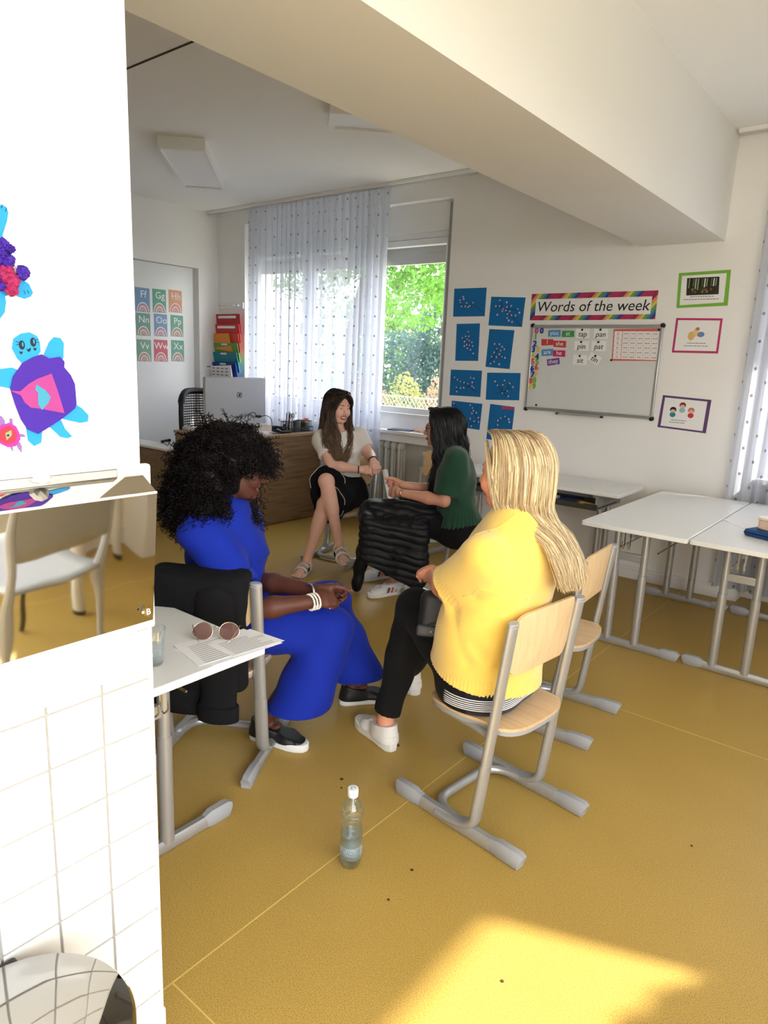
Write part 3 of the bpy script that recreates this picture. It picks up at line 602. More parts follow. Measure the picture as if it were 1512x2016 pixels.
# ================================================================ water bottle on the floor
bt = thing('water_bottle', 'half-full clear plastic water bottle with white cap standing on the floor', 'bottle', (-1.177, 1.396, 0)); bb_ = (-1.177, 1.396, 0)
m_pet = thin('pet_plastic', (.90, .95, .97), .05); m_wat = thin('bottle_water', (.74, .86, .92), .04)
prof = [(.022, .0), (.028, .004), (.0325, .018), (.0335, .03), (.0335, .10), (.0325, .118), (.0300, .135), (.0285, .150), (.0295, .165), (.0325, .176), (.0330, .186), (.0305, .198), (.024, .214), (.0155, .228), (.0128, .233), (.0128, .240)]
MB().lathe(prof, bb_, 40).obj('shell', m_pet, bt, smooth='auto')
MB().lathe([(.0, .004), (.027, .006), (.0312, .02), (.0322, .03), (.0322, .098), (.0320, .108), (.0, .108)], bb_, 40).obj('water', m_wat, bt, smooth='auto')
for z in (.118, .135, .165, .176): 
    r_ = np.interp(z, [p[1] for p in prof], [p[0] for p in prof]); MB().tube([Vector(bb_) + Vector((math.cos(a) * r_, math.sin(a) * r_, z)) for a in [2 * PI * k / 36 for k in range(36)]], .0011, n=5, closed=True).obj('ridge', m_pet, bt, smooth=True)
MB().lathe([(.0155, .2375), (.0162, .239), (.0162, .256), (.0150, .2595), (0, .26)], bb_, 28).obj('cap', M_WPLAST, bt, smooth='auto'); MB().lathe([(.0152, .2335), (.0160, .2345), (.0160, .2372)], bb_, 28).obj('cap_ring', M_WPLAST, bt, smooth='auto')
mb = MB(); mb.tube([Vector(bb_) + Vector((.0075 * math.cos(a), .0075 * math.sin(a), .2603)) for a in np.linspace(.3, 5.2, 16)], .0009, n=5); mb.tube([Vector(bb_) + Vector((-.003 + .006 * u, -.004 + .007 * u, .2603)) for u in np.linspace(0, 1, 5)], .0009, n=5); mb.obj('cap_print', mat('blue_print', srgb(90, 140, 190), .5), bt)
m_lab = mat('clear_label', srgb(196, 212, 216), .3, alpha=.45); MB().lathe([(.0338, .035), (.0338, .074)], bb_, 40).obj('label_film', m_lab, bt, smooth=True)
for i in range(7):
    a0 = math.radians(-100 + random.uniform(-4, 4))
    for j in range(11):
        a = a0 + .17 * j; w = random.uniform(.05, .13); z = .040 + .0048 * i
        vs = [Vector(bb_) + Vector((.0341 * math.cos(q), .0341 * math.sin(q), zz)) for zz in (z, z + .0026) for q in (a, a + w)]; mbq = MB(); mbq.add(vs, [(0, 1, 3, 2)])
        if i == 0 and j == 0: acc = MB()
        acc.add(vs, [(0, 1, 3, 2)])
acc.obj('label_print', mat('label_ink', srgb(60, 84, 100), .5), bt, kind='stuff')
# ================================================================ back wall: whiteboard and paper
wb = thing('whiteboard', 'magnetic whiteboard with grey frame and black corners on back wall', 'whiteboard', (-2.085, 5.03, 1.187))
MB().bb(-2.575, -1.595, 5.022, 5.04, 1.195, 1.830).obj('board_surface', mat('whiteboard_enamel', (.68, .70, .70), .16, spec=.5), wb)
for (x0, x1, z0, z1) in ((-2.585, -1.585, 1.812, 1.838), (-2.585, -1.585, 1.185, 1.211), (-2.585, -2.566, 1.21, 1.813), (-1.604, -1.585, 1.21, 1.813)):
    MB().bb(x0, x1, 5.014, 5.04, z0, z1).obj('frame_rail', M_ALU, wb, bevel=.004)
for x in (-2.578, -1.592):
    for z in (1.192, 1.831): MB().ball((x, 5.024, z), (.020, .014, .018)).obj('corner_cap', M_BLACKP, wb, smooth=True)
tr = MB().bb(-2.30, -1.945, 4.985, 5.03, 1.172, 1.178).obj('pen_tray', M_ALU, wb, bevel=.002)
for x in (-2.298, -1.947): MB().bb(x - .008, x + .008, 4.985, 5.02, 1.168, 1.182).obj('tray_end', M_BLACKP, tr, bevel=.003)
YW = 5.0215  # face of the board
def card(name, label, cat, pts, th, m, y=5.04, group=None):
    mb = MB(); mb.prism([(p[0], p[1]) for p in pts][::-1] if area(pts) < 0 else pts, Matrix.Translation((0, y, 0)) @ RB, th)
    return mb.obj(name, m, label=label, cat=cat, group=group)
def area(P): return sum(P[i - 1][0] * P[i][1] - P[i][0] * P[i - 1][1] for i in range(len(P))) / 2
WORDS = [('you', [(-2.445, 1.797), (-2.342, 1.801), (-2.339, 1.749), (-2.440, 1.747)], srgb(84, 146, 200), 'blue'), ('at', [(-2.331, 1.794), (-2.232, 1.794), (-2.230, 1.749), (-2.328, 1.747)], srgb(66, 150, 84), 'green'),
    ('I', [(-2.495, 1.730), (-2.396, 1.730), (-2.394, 1.687), (-2.490, 1.682)], srgb(200, 62, 66), 'red'), ('she', [(-2.394, 1.720), (-2.290, 1.719), (-2.288, 1.670), (-2.390, 1.674)], srgb(196, 60, 66), 'red'),
    ('are', [(-2.487, 1.651), (-2.389, 1.660), (-2.386, 1.610), (-2.482, 1.602)], srgb(84, 146, 200), 'blue'), ('he', [(-2.388, 1.649), (-2.289, 1.649), (-2.287, 1.602), (-2.386, 1.603)], srgb(196, 50, 100), 'pink'),
    ('they', [(-2.434, 1.579), (-2.333, 1.594), (-2.324, 1.547), (-2.424, 1.530)], srgb(120, 76, 160), 'purple')]
for i, (w, P, c, cn) in enumerate(WORDS):
    o = card('word_card', '%s magnetic word card reading %s on the whiteboard' % (cn, w), 'card', P, .002 + .0006 * (i % 2), mat('card_' + cn, c, .6), YW, 'coloured word cards on the whiteboard')
    cx = sum(p[0] for p in P) / 4; cz = sum(p[1] for p in P) / 4; a = math.atan2(P[1][1] - P[0][1], P[1][0] - P[0][0])
    text(w, .046, Vector((cx, YW - .0035, cz + .002)), RB @ Matrix.Rotation(a, 4, 'Z'), M_PAPER, o)
WH = [('tap', [(-2.220, 1.809), (-2.114, 1.809), (-2.111, 1.739), (-2.216, 1.741)]), ('pan', [(-2.080, 1.810), (-1.974, 1.810), (-1.972, 1.737), (-2.078, 1.740)]), ('pin', [(-2.222, 1.721), (-2.110, 1.721), (-2.107, 1.650), (-2.220, 1.651)]),
    ('pat', [(-2.089, 1.723), (-1.978, 1.722), (-1.976, 1.651), (-2.087, 1.652)]), ('sit', [(-2.221, 1.619), (-2.112, 1.619), (-2.110, 1.547), (-2.219, 1.547)]), ('tin', [(-2.084, 1.644), (-1.994, 1.602), (-2.028, 1.545), (-2.109, 1.591)])]
for i, (w, P) in enumerate(WH):
    o = card('word_card', 'white word card reading %s held by a black magnet' % w, 'card', P, .0012, M_PAPER, YW, 'white word cards on the whiteboard')
    cx = sum(p[0] for p in P) / 4; cz = sum(p[1] for p in P) / 4; a = math.atan2(P[1][1] - P[0][1], P[1][0] - P[0][0])
    text(w, .054, Vector((cx, YW - .0022, cz - .006)), RB @ Matrix.Rotation(a, 4, 'Z'), M_INK, o, shear=.12)
    mb = MB().lathe([(.008, 0), (.008, .005), (.006, .007), (0, .007)], ((P[0][0] + P[1][0]) / 2 - (.01 if w == 'tin' else .004), YW - .001, (P[0][1] + P[1][1]) / 2 - .008), 14, axis=Matrix.Rotation(PI / 2, 3, 'X'))
    mb.obj('magnet', M_BLACKP, label='round black magnet on the %s card' % w, cat='magnet', smooth='auto', group='round black magnets')
for (x, z, lb) in ((-1.612, 1.803, 'upper right corner of the word chart'), (-1.926, 1.588, 'lower left corner of the word chart'), (-2.489, 1.226, 'empty lower left of the whiteboard'), (-2.489, 1.212 - .0, '')):
    if lb: MB().lathe([(.008, 0), (.008, .005), (.006, .007), (0, .007)], (x, YW - .0015, z), 14, axis=Matrix.Rotation(PI / 2, 3, 'X')).obj('magnet', M_BLACKP, label='round black magnet at the %s' % lb, cat='magnet', smooth='auto', group='round black magnets')
NCOL = [srgb(190, 90, 150), srgb(40, 60, 150), srgb(130, 180, 70), srgb(30, 70, 160), srgb(225, 200, 70), srgb(220, 90, 70)]
NUM = [('0', -2.540, 1.791, 0, 'violet'), ('0', -2.497, 1.791, 1, 'dark blue'), ('1', -2.544, 1.747, 2, 'green'), ('2', -2.545, 1.694, 3, 'blue'), ('3', -2.554, 1.649, 3, 'blue'), ('2', -2.513, 1.650, 4, 'yellow'), ('4', -2.554, 1.601, 4, 'yellow'), ('4', -2.518, 1.596, 3, 'blue'), ('5', -2.551, 1.557, 5, 'red'), ('5', -2.512, 1.558, 2, 'green'), ('6', -2.551, 1.505, 3, 'blue'), ('6', -2.515, 1.514, 5, 'red'), ('7', -2.542, 1.458, 3, 'blue'), ('7', -2.513, 1.456, 4, 'yellow'), ('8', -2.555, 1.408, 5, 'red'), ('8', -2.522, 1.414, 2, 'green'), ('9', -2.559, 1.366, 4, 'yellow'), ('9', -2.522, 1.368, 2, 'green')]
for ch, x, z, ci, cn in NUM:
    o = text(ch, .058, Vector((x, YW - .003, z)), RB, mat('number_' + cn, NCOL[ci], .35), None, 'number_magnet', ext=.003)
    o.data.offset = .0022
    tag(o, '%s plastic number magnet, a figure %s at the whiteboard edge' % (cn, ['zero', 'one', 'two', 'three', 'four', 'five', 'six', 'seven', 'eight', 'nine'][int(ch)]), 'magnet', 'number magnets on the whiteboard')
# word chart
ch = card('word_chart', 'orange-bordered chart of small words on the whiteboard', 'chart', [(-1.933, 1.806), (-1.616, 1.811), (-1.602, 1.591), (-1.924, 1.584)], .001, mat('coral_print', srgb(214, 104, 92), .6), YW)
for i in range(6):
    for j in range(6):
        x0 = -1.924 + j * .0515 + (.008 if j else 0) + i * .0015; z0 = 1.792 - i * .0325
        MB().bb(x0, x0 + (.0495 if j else .055), YW - .0016, YW - .001, z0 - .0312, z0).obj('chart_cell', M_PAPER, ch)
        if j: text(random.choice(['sick', 'sack', 'pick', 'pack', 'back', 'kick', 'lick', 'duck', 'dock', 'neck', 'sock', 'tuck', 'rock', 'luck']), .019, Vector((x0 + .025, YW - .0019, z0 - .0156)), RB, M_INK, ch, ext=.0001)
        else: MB().bb(x0 + .018, x0 + .036, YW - .0019, YW - .0016, z0 - .026, z0 - .008).obj('tick_box', mat('pale_grey2', (.6, .58, .58), .7), ch)
# banner
bnr = thing('banner', 'rainbow-striped banner reading Words of the week above the whiteboard', 'banner', (-2.13, 5.037, 1.87))
mbn = mat('rainbow_stripes', (.5, .1, .2), .6); n, l, b = nodes(mbn)
tc = n.new('ShaderNodeTexCoord'); sx = n.new('ShaderNodeSeparateXYZ'); l.new(tc.outputs['Object'], sx.inputs[0])
ad = n.new('ShaderNodeMath'); ad.operation = 'MULTIPLY_ADD'; ad.inputs[1].default_value = -.85; l.new(sx.outputs['Z'], ad.inputs[0]); l.new(sx.outputs['X'], ad.inputs[2])
ml = n.new('ShaderNodeMath'); ml.operation = 'MULTIPLY'; ml.inputs[1].default_value = 1 / .235; l.new(ad.outputs[0], ml.inputs[0])
fr = n.new('ShaderNodeMath'); fr.operation = 'FRACT'; l.new(ml.outputs[0], fr.inputs[0])
rp = n.new('ShaderNodeValToRGB'); rp.color_ramp.interpolation = 'CONSTANT'; l.new(fr.outputs[0], rp.inputs['Fac']); l.new(rp.outputs['Color'], b.inputs['Base Color'])
ST = [(0, (176, 52, 92)), (.24, (150, 46, 80)), (.40, (214, 150, 96)), (.50, (222, 196, 104)), (.60, (104, 158, 84)), (.72, (60, 120, 170)), (.82, (60, 62, 120)), (.92, (176, 52, 92))]
rp.color_ramp.elements[0].position = 0; rp.color_ramp.elements[0].color = (*srgb(*ST[0][1]), 1); rp.color_ramp.elements[1].position = ST[1][0]; rp.color_ramp.elements[1].color = (*srgb(*ST[1][1]), 1)
for p_, c_ in ST[2:]: e = rp.color_ramp.elements.new(p_); e.color = (*srgb(*c_), 1)
MB().bb(-2.617, -2.005, 5.0375, 5.0395, 1.872, 2.069).obj('border_sheet', mbn, bnr); MB().bb(-2.003, -1.655, 5.0373, 5.0393, 1.876, 2.068).obj('border_sheet', mbn, bnr)
MB().bb(-2.576, -2.005, 5.0362, 5.0374, 1.908, 2.029).obj('white_panel', M_PAPER, bnr); MB().bb(-2.003, -1.692, 5.036, 5.0372, 1.910, 2.029).obj('white_panel', M_PAPER, bnr)
text('Words of the week', .108, Vector((-2.135, 5.0352, 1.968)), RB, M_INK, bnr, shear=.16)
# eight blue sheets with blossom branches
SH = [('upper left', [(-3.339, 2.131), (-3.027, 2.130), (-3.027, 1.906), (-3.335, 1.905)]), ('upper right', [(-2.978, 2.058), (-2.670, 2.045), (-2.681, 1.822), (-2.986, 1.834)]),
    ('left, second from the top', [(-3.294, 1.846), (-3.067, 1.850), (-3.060, 1.548), (-3.286, 1.543)]), ('right, second from the top', [(-2.974, 1.805), (-2.745, 1.797), (-2.761, 1.493), (-2.986, 1.503)]),
    ('left, third from the top', [(-3.324, 1.468), (-3.016, 1.471), (-3.015, 1.255), (-3.323, 1.251)]), ('right, third from the top', [(-2.965, 1.457), (-2.659, 1.466), (-2.653, 1.251), (-2.961, 1.236)]),
    ('lower left', [(-3.295, 1.207), (-2.990, 1.200), (-3.000, 0.981), (-3.296, 0.993)]), ('lower right, with a pink strip', [(-2.915, 1.205), (-2.687, 1.195), (-2.698, 0.910), (-2.928, 0.912)])]
# blossoms (u, v) and twig polylines read off each sheet
BL = [([(.30, .70), (.20, .58), (.22, .50), (.32, .62), (.42, .48), (.38, .36), (.47, .34), (.52, .38), (.62, .48), (.26, .36)], [[(.22, .58), (.27, .40), (.42, .36), (.60, .46), (.95, .12)]]),
    ([(.27, .88), (.48, .82), (.17, .68), (.28, .68), (.40, .60), (.50, .66), (.62, .70), (.38, .52), (.48, .54), (.60, .52), (.82, .60), (.88, .48), (.54, .42), (.66, .38), (.78, .38), (.24, .38), (.54, .28), (.60, .20), (.70, .16)], [[(.27, .88), (.42, .58), (.55, .42), (.72, .30), (.95, .05)], [(.15, .68), (.42, .60), (.84, .56)]]),
    ([(.52, .78), (.28, .62), (.42, .66), (.55, .66), (.50, .58), (.38, .52), (.58, .54), (.70, .50), (.48, .44), (.38, .40), (.60, .42), (.74, .40), (.52, .34), (.66, .30), (.78, .20)], [[(.50, .78), (.54, .50), (.68, .32), (.88, .05)], [(.28, .62), (.52, .44), (.74, .40)]]),
    ([(.28, .62), (.48, .62), (.60, .56), (.40, .50), (.70, .50), (.56, .46), (.30, .40), (.52, .36), (.22, .28), (.42, .28), (.64, .30), (.76, .28), (.34, .16), (.20, .10), (.56, .10)], [[(.06, .06), (.30, .28), (.44, .50), (.48, .62)], [(.30, .26), (.56, .30), (.76, .28)]]),
    ([(.14, .70), (.24, .62), (.34, .56), (.46, .52), (.58, .48), (.66, .72), (.76, .70), (.72, .54), (.72, .40), (.78, .34), (.22, .32), (.36, .30), (.46, .32), (.24, .16)], [[(.12, .70), (.50, .50), (.88, .16)], [(.20, .22), (.48, .34), (.66, .40)]]),
    ([(.26, .68), (.34, .54), (.54, .72), (.50, .56), (.70, .62), (.80, .48), (.64, .34), (.50, .26), (.68, .14)], [[(.26, .68), (.48, .30), (.76, .04)], [(.54, .72), (.46, .30)], [(.74, .70), (.62, .34), (.34, .24)], [(.80, .48), (.54, .28)]]),
    ([(.08, .90), (.62, .90), (.70, .80), (.74, .70), (.84, .64), (.70, .60), (.44, .42), (.66, .38), (.80, .30), (.92, .46), (.94, .30), (.58, .08), (.72, .10)], [[(.10, .90), (.28, .50), (.48, .42), (.64, .30)], [(.62, .90), (.72, .66), (.90, .44)], [(.44, .30), (.70, .24), (.92, .28)]]),
    ([(.50, .64), (.40, .56), (.66, .70), (.82, .64), (.86, .56), (.40, .44), (.30, .30), (.26, .20)], [[(.22, .12), (.34, .42), (.56, .64), (.84, .66)]])]
M_BLUE = mat('blue_card', srgb(14, 106, 170), .65); M_PINK = mat('pink_blossom', srgb(222, 180, 206), .7); M_TWIG = mat('twig_brown', srgb(28, 34, 48), .7); M_LEAFG = mat('leaf_paint', srgb(60, 130, 90), .7)
for i, (where, P) in enumerate(SH):
    o = card('blossom_sheet', 'blue card sheet with painted blossom twig, %s of the eight' % where, 'artwork', P, .0012, M_BLUE, 5.04, 'blue blossom sheets')
    A, B, C_, D = [Vector((p[0], p[1])) for p in P]   # TL TR BR BL
    def at(u, v): return D.lerp(C_, u).lerp(A.lerp(B, u), v)
    mt = MB()
    for br in BL[i][1]:
        q = [at(*p) for p in br]; mt.tube([(p.x, 5.038, p.y) for p in q], .0018, n=5)
    mt.obj('twig', M_TWIG, o)
    for (u, v) in BL[i][0]:
        p = at(u, v); k = random.uniform(.0065, .0085)
        MB().ball((p.x, 5.0372, p.y), (k, .0022, k), 7, 4).obj('blossom', M_PINK, o, smooth=True)
    for q in range(6):
        u, v = random.choice(BL[i][0]); p = at(min(.95, u + random.uniform(-.08, .08)), max(.05, v + random.uniform(-.09, .05)))
        MB().ball((p.x, 5.0378, p.y), (.005, .001, .003), 6, 4).obj('painted_leaf', M_LEAFG, o)
    if i == 7: MB().bb(-2.80, -2.69, 5.0368, 5.0385, 1.172, 1.192).obj('pink_strip', mat('pink_strip', srgb(200, 60, 100), .6), o)
# three laminated posters right of the board
def poster(label, P, c, cn, inner):
    o = card('poster', label, 'poster', P, .0012, mat('poster_' + cn, c, .4), 5.04)
    card_pts = inner; mb = MB(); mb.prism(card_pts if area(card_pts) > 0 else card_pts[::-1], Matrix.Translation((0, 5.0388, 0)) @ RB, .0008); mb.obj('paper', M_PAPER, o); return o
g = poster('green-framed poster with a dark forest picture, topmost right of the board', [(-1.533, 2.176), (-1.209, 2.184), (-1.198, 1.959), (-1.521, 1.948)], srgb(124, 182, 66), 'green', [(-1.510, 2.157), (-1.232, 2.163), (-1.226, 1.980), (-1.502, 1.966)])
mb = MB(); mb.prism([(-1.475, 2.141), (-1.273, 2.143), (-1.263, 2.032), (-1.467, 2.029)][::-1], Matrix.Translation((0, 5.038, 0)) @ RB, .0006); mb.obj('picture', mat('forest_dark', srgb(44, 48, 40), .6, var=.5, vscale=60), g)
for k in range(14):
    x = -1.46 + .014 * k; MB().bb(x, x + random.uniform(.003, .008), 5.0368, 5.0374, 2.06 + random.uniform(0, .03), 2.135).obj('tree_strip', mat('forest_%d' % (k % 4), [srgb(150, 160, 120), srgb(20, 26, 18), srgb(96, 120, 70), srgb(220, 220, 200)][k % 4], .7), g)
for k in range(9):
    x = -1.45 + random.uniform(0, .17); MB().ball((x, 5.037, 2.05 + random.uniform(0, .02)), (.007, .001, .009), 6, 4).obj('leaf_spot', mat('forest_spot_%d' % (k % 3), [srgb(150, 60, 50), srgb(70, 100, 50), srgb(140, 110, 60)][k % 3], .7), g)
pk = poster('pink-framed poster with two lines of print, middle right of the board', [(-1.513, 1.883), (-1.217, 1.879), (-1.216, 1.653), (-1.514, 1.653)], srgb(186, 56, 112), 'pink', [(-1.498, 1.869), (-1.231, 1.865), (-1.230, 1.668), (-1.499, 1.667)])
for k, (x, z, w, h_, c_) in enumerate(((-1.40, 1.765, .022, .03, (216, 180, 120)), (-1.375, 1.785, .018, .025, (226, 196, 130)), (-1.34, 1.775, .024, .018, (110, 140, 190)), (-1.365, 1.81, .014, .012, (190, 110, 90)))):
    MB().ball((x, 5.0375, z), (w, .0008, h_), 12, 6).obj('colour_patch', mat('patch_%d' % k, srgb(*c_), .7), pk)
pu = poster('purple-framed poster of three children painting, lowest right of the board', [(-1.537, 1.361), (-1.216, 1.348), (-1.222, 1.122), (-1.548, 1.136)], srgb(96, 68, 116), 'purple', [(-1.520, 1.346), (-1.240, 1.335), (-1.245, 1.135), (-1.527, 1.148)])
for k, (x, z, hc, bc) in enumerate(((-1.455, 1.265, (40, 40, 44), (30, 130, 150)), (-1.395, 1.30, (130, 50, 44), (150, 190, 214)), (-1.335, 1.268, (200, 120, 84), (190, 60, 70)))):
    MB().ball((x, 5.0376, z - .034), (.020, .0006, .018), 12, 6).obj('painted_body', mat('kid_b%d' % k, srgb(*bc), .7), pu)
    MB().ball((x, 5.0374, z), (.022, .0008, .020), 14, 6).obj('painted_hair', mat('kid_h%d' % k, srgb(*hc), .7), pu)
    MB().ball((x, 5.0368, z - .008), (.016, .0006, .012), 12, 6).obj('painted_face', mat('kid_f', srgb(226, 180, 160), .7), pu)
for o, z, xs in ((g, 2.018, (-1.44, -1.30)), (g, 2.000, (-1.48, -1.26)), (pk, 1.715, (-1.42, -1.31)), (pk, 1.697, (-1.44, -1.30)), (pu, 1.192, (-1.46, -1.36)), (pu, 1.176, (-1.47, -1.37))):
    x = xs[0]
    while x < xs[1]:
        w = random.uniform(.008, .018); MB().bb(x, x + w, 5.0372, 5.0378, z, z + .005).obj('print_word', M_GINK, o); x += w + .004
# folders hanging left of the window
hk = thing('hook_strip', 'white hook strip on the wall above the coloured folders', 'hook strip', (-6.24, 5.03, 2.0))
MB().bb(-6.445, -6.03, 5.024, 5.04, 2.008, 2.070).obj('strip', M_WHITE, hk, bevel=.004)
for k in range(5): MB().tube([(-6.40 + .08 * k, 5.024, 2.045), (-6.40 + .08 * k, 4.995, 2.035), (-6.40 + .08 * k, 4.99, 2.055)], .006, n=8).obj('hook', M_WPLAST, hk, smooth=True)
fo = thing('hanging_organiser', 'rainbow hanging file organiser with tilted coloured pockets on back wall', 'organiser', (-6.24, 5.0, 1.27))
POCK = [(1.95, 1.842, srgb(178, 34, 36), 'red'), (1.842, 1.742, srgb(202, 48, 46), 'light_red'), (1.742, 1.64, srgb(206, 66, 46), 'vermilion'), (1.64, 1.54, srgb(90, 150, 62), 'green'), (1.54, 1.43, srgb(18, 120, 140), 'teal'), (1.43, 1.27, srgb(36, 52, 140), 'blue')]
for i, (z1, z0, c, nm) in enumerate(POCK):
    d = .05 + .012 * i; mb = MB()
    mb.add([(-6.44, 5.035 - d, z1), (-6.035, 5.035 - d, z1), (-6.03, 5.02 - d * .4, z0 - .1), (-6.435, 5.02 - d * .4, z0 - .1)], [(0, 1, 2, 3)]); p_ = mb.obj('pocket', mat('folder_' + nm, c, .35), fo, solid=.004)
    if i < 2: MB().bb(-6.40, -6.10, 5.031 - d, 5.033 - d + .0, z1 - .045, z1 - .02).obj('label_strip', M_PAPER, p_)
    else: MB().bb(-6.30, -6.20, 5.028 - d, 5.031 - d, z1 - .025, z1 - .005).obj('label_strip', mat('label_tint', (.6, .62, .65), .4), p_)
MB().add([(-6.44, 4.945, 1.738), (-6.19, 4.945, 1.742), (-6.14, 4.955, 1.55), (-6.435, 4.955, 1.575)], [(0, 1, 2, 3)])
mb = MB(); mb.add([(-6.438, 4.952, 1.735), (-6.18, 4.948, 1.745), (-6.13, 4.958, 1.55), (-6.43, 4.960, 1.575)], [(0, 1, 2, 3)]); mb.obj('orange_folder', mat('folder_orange', srgb(222, 140, 50), .4), solid=.006, label='orange folder tucked into the hanging organiser', cat='folder')
mb = MB(); mb.add([(-6.435, 4.90, 1.385), (-6.085, 4.90, 1.405), (-6.075, 4.92, 1.22), (-6.43, 4.92, 1.21)], [(0, 1, 2, 3)]); o = mb.obj('worksheet', M_PAPER, solid=.003, label='white worksheet in the bottom pocket of the hanging organiser', cat='paper')
for r_ in range(3):
    for c_ in range(4): MB().bb(-6.40 + c_ * .075, -6.36 + c_ * .075, 4.894, 4.898, 1.36 - r_ * .035, 1.372 - r_ * .035).obj('print_line', M_GINK, o)
# calendar on the left wall
cal = MB().bb(XL, XL + .003, 4.84, 5.035, 1.20, 1.392).obj('calendar', M_PAPER, label='white calendar sheet with a grid behind the computer', cat='calendar')
MB().bb(XL + .003, XL + .0036, 4.87, 5.01, 1.372, 1.381).obj('print_line', M_INK, cal)
for k in range(7): MB().bb(XL + .003, XL + .0034, 4.86, 5.02, 1.22 + k * .02, 1.222 + k * .02).obj('grid_line', M_GINK, cal)
for k in range(9): MB().bb(XL + .003, XL + .0034, 4.86 + k * .02, 4.8615 + k * .02, 1.22, 1.342).obj('grid_line', M_GINK, cal)
# nine letter cards on the cupboard door
XD = XL - .05
LET = [('Ff', 4.064, 4.228, 1.905, 2.143, (112, 148, 188), 'blue'), ('Gg', 4.262, 4.419, 1.915, 2.148, (96, 158, 136), 'green'), ('Hh', 4.454, 4.615, 1.930, 2.158, (208, 148, 112), 'orange'),
    ('Nn', 4.064, 4.226, 1.670, 1.894, (110, 156, 146), 'grey-green'), ('Oo', 4.272, 4.428, 1.675, 1.901, (96, 140, 190), 'blue'), ('Pp', 4.470, 4.626, 1.683, 1.904, (104, 166, 140), 'green'),
    ('Vv', 4.064, 4.228, 1.411, 1.632, (122, 164, 140), 'pale green'), ('Ww', 4.262, 4.425, 1.415, 1.639, (196, 92, 106), 'red'), ('Xx', 4.470, 4.630, 1.422, 1.644, (100, 158, 138), 'green')]
RBOW = [srgb(222, 214, 216), srgb(196, 128, 128), srgb(226, 210, 206), srgb(206, 160, 150), srgb(190, 170, 190)]  # card and band colours lightened to paint in the glare on them
for w, y0, y1, z0, z1, c, cn in LET:
    y0 -= .02; y1 -= .02
    o = MB().bb(XD, XD + .002, y0, y1, z0, z1).obj('letter_card', mat('letter_' + cn, srgb(*c), .4), label='%s letter card reading %s over a rainbow, on the cupboard door' % (cn, w), cat='card', group='letter cards on the cupboard door')
    yc = (y0 + y1) / 2
    text(w, .098, Vector((XD + .0026, yc + .008, z1 - .065)), RL, M_PAPER, o)
    for k in range(5):
        ro, ri_ = .070 - .0125 * k, .070 - .0125 * (k + 1) + .003; mb = MB()
        P = [(ro * math.cos(a), ro * 1.35 * math.sin(a)) for a in np.linspace(0, PI, 15)] + [(ri_ * math.cos(a), ri_ * 1.35 * math.sin(a)) for a in np.linspace(PI, 0, 15)]
        mb.prism(P, Matrix.Translation((XD + .002, yc, z0 + .004)) @ RL, .0006); mb.obj('rainbow_band', mat('rainbow_band_%d' % k, RBOW[k], .5), o)
# ================================================================ curtains
def curtain_mat(name, op=.80, col=(.66, .69, .78)):
    m = bpy.data.materials.new(name); m.use_nodes = True; n, l, b = nodes(m); n.remove(b)
    uv = n.new('ShaderNodeUVMap'); sp = n.new('ShaderNodeSeparateXYZ'); l.new(uv.outputs[0], sp.inputs[0])
    def M(op_, a, b_=None, c=None):
        q = n.new('ShaderNodeMath'); q.operation = op_
        for i, v in enumerate((a, b_, c)):
            if v is None: continue
            if isinstance(v, (int, float)): q.inputs[i].default_value = v
            else: l.new(v, q.inputs[i])
        return q.outputs[0]
    row = M('DIVIDE', sp.outputs['Y'], .085); ri = M('FLOOR', row); off = M('MULTIPLY', M('MODULO', ri, 2.0), .5)
    colu = M('ADD', M('DIVIDE', sp.outputs['X'], .20), off)
    fx = M('MULTIPLY', M('SUBTRACT', M('FRACT', colu), .5), .20); fy = M('MULTIPLY', M('SUBTRACT', M('FRACT', row), .5), .085)
    d = M('SQRT', M('ADD', M('MULTIPLY', fx, fx), M('MULTIPLY', fy, fy))); dot = M('LESS_THAN', d, .0105)
    df = n.new('ShaderNodeBsdfDiffuse'); tl = n.new('ShaderNodeBsdfTranslucent'); tp = n.new('ShaderNodeBsdfTransparent')
    df.inputs[0].default_value = (*col, 1); tl.inputs[0].default_value = (*col, 1)
    a = n.new('ShaderNodeMixShader'); a.inputs[0].default_value = .55; l.new(df.outputs[0], a.inputs[1]); l.new(tl.outputs[0], a.inputs[2])
    s = n.new('ShaderNodeMixShader'); s.inputs[0].default_value = op; l.new(tp.outputs[0], s.inputs[1]); l.new(a.outputs[0], s.inputs[2])
    dd = n.new('ShaderNodeBsdfDiffuse'); dd.inputs[0].default_value = (.26, .25, .25, 1); dt = n.new('ShaderNodeBsdfTranslucent'); dt.inputs[0].default_value = (.24, .23, .23, 1)
    dm = n.new('ShaderNodeMixShader'); dm.inputs[0].default_value = .5; l.new(dd.outputs[0], dm.inputs[1]); l.new(dt.outputs[0], dm.inputs[2])
    f = n.new('ShaderNodeMixShader'); l.new(dot, f.inputs[0]); l.new(s.outputs[0], f.inputs[1]); l.new(dm.outputs[0], f.inputs[2])
    l.new(f.outputs[0], n['Material Output'].inputs['Surface']); return m
M_SHEER = curtain_mat('sheer_dotted')
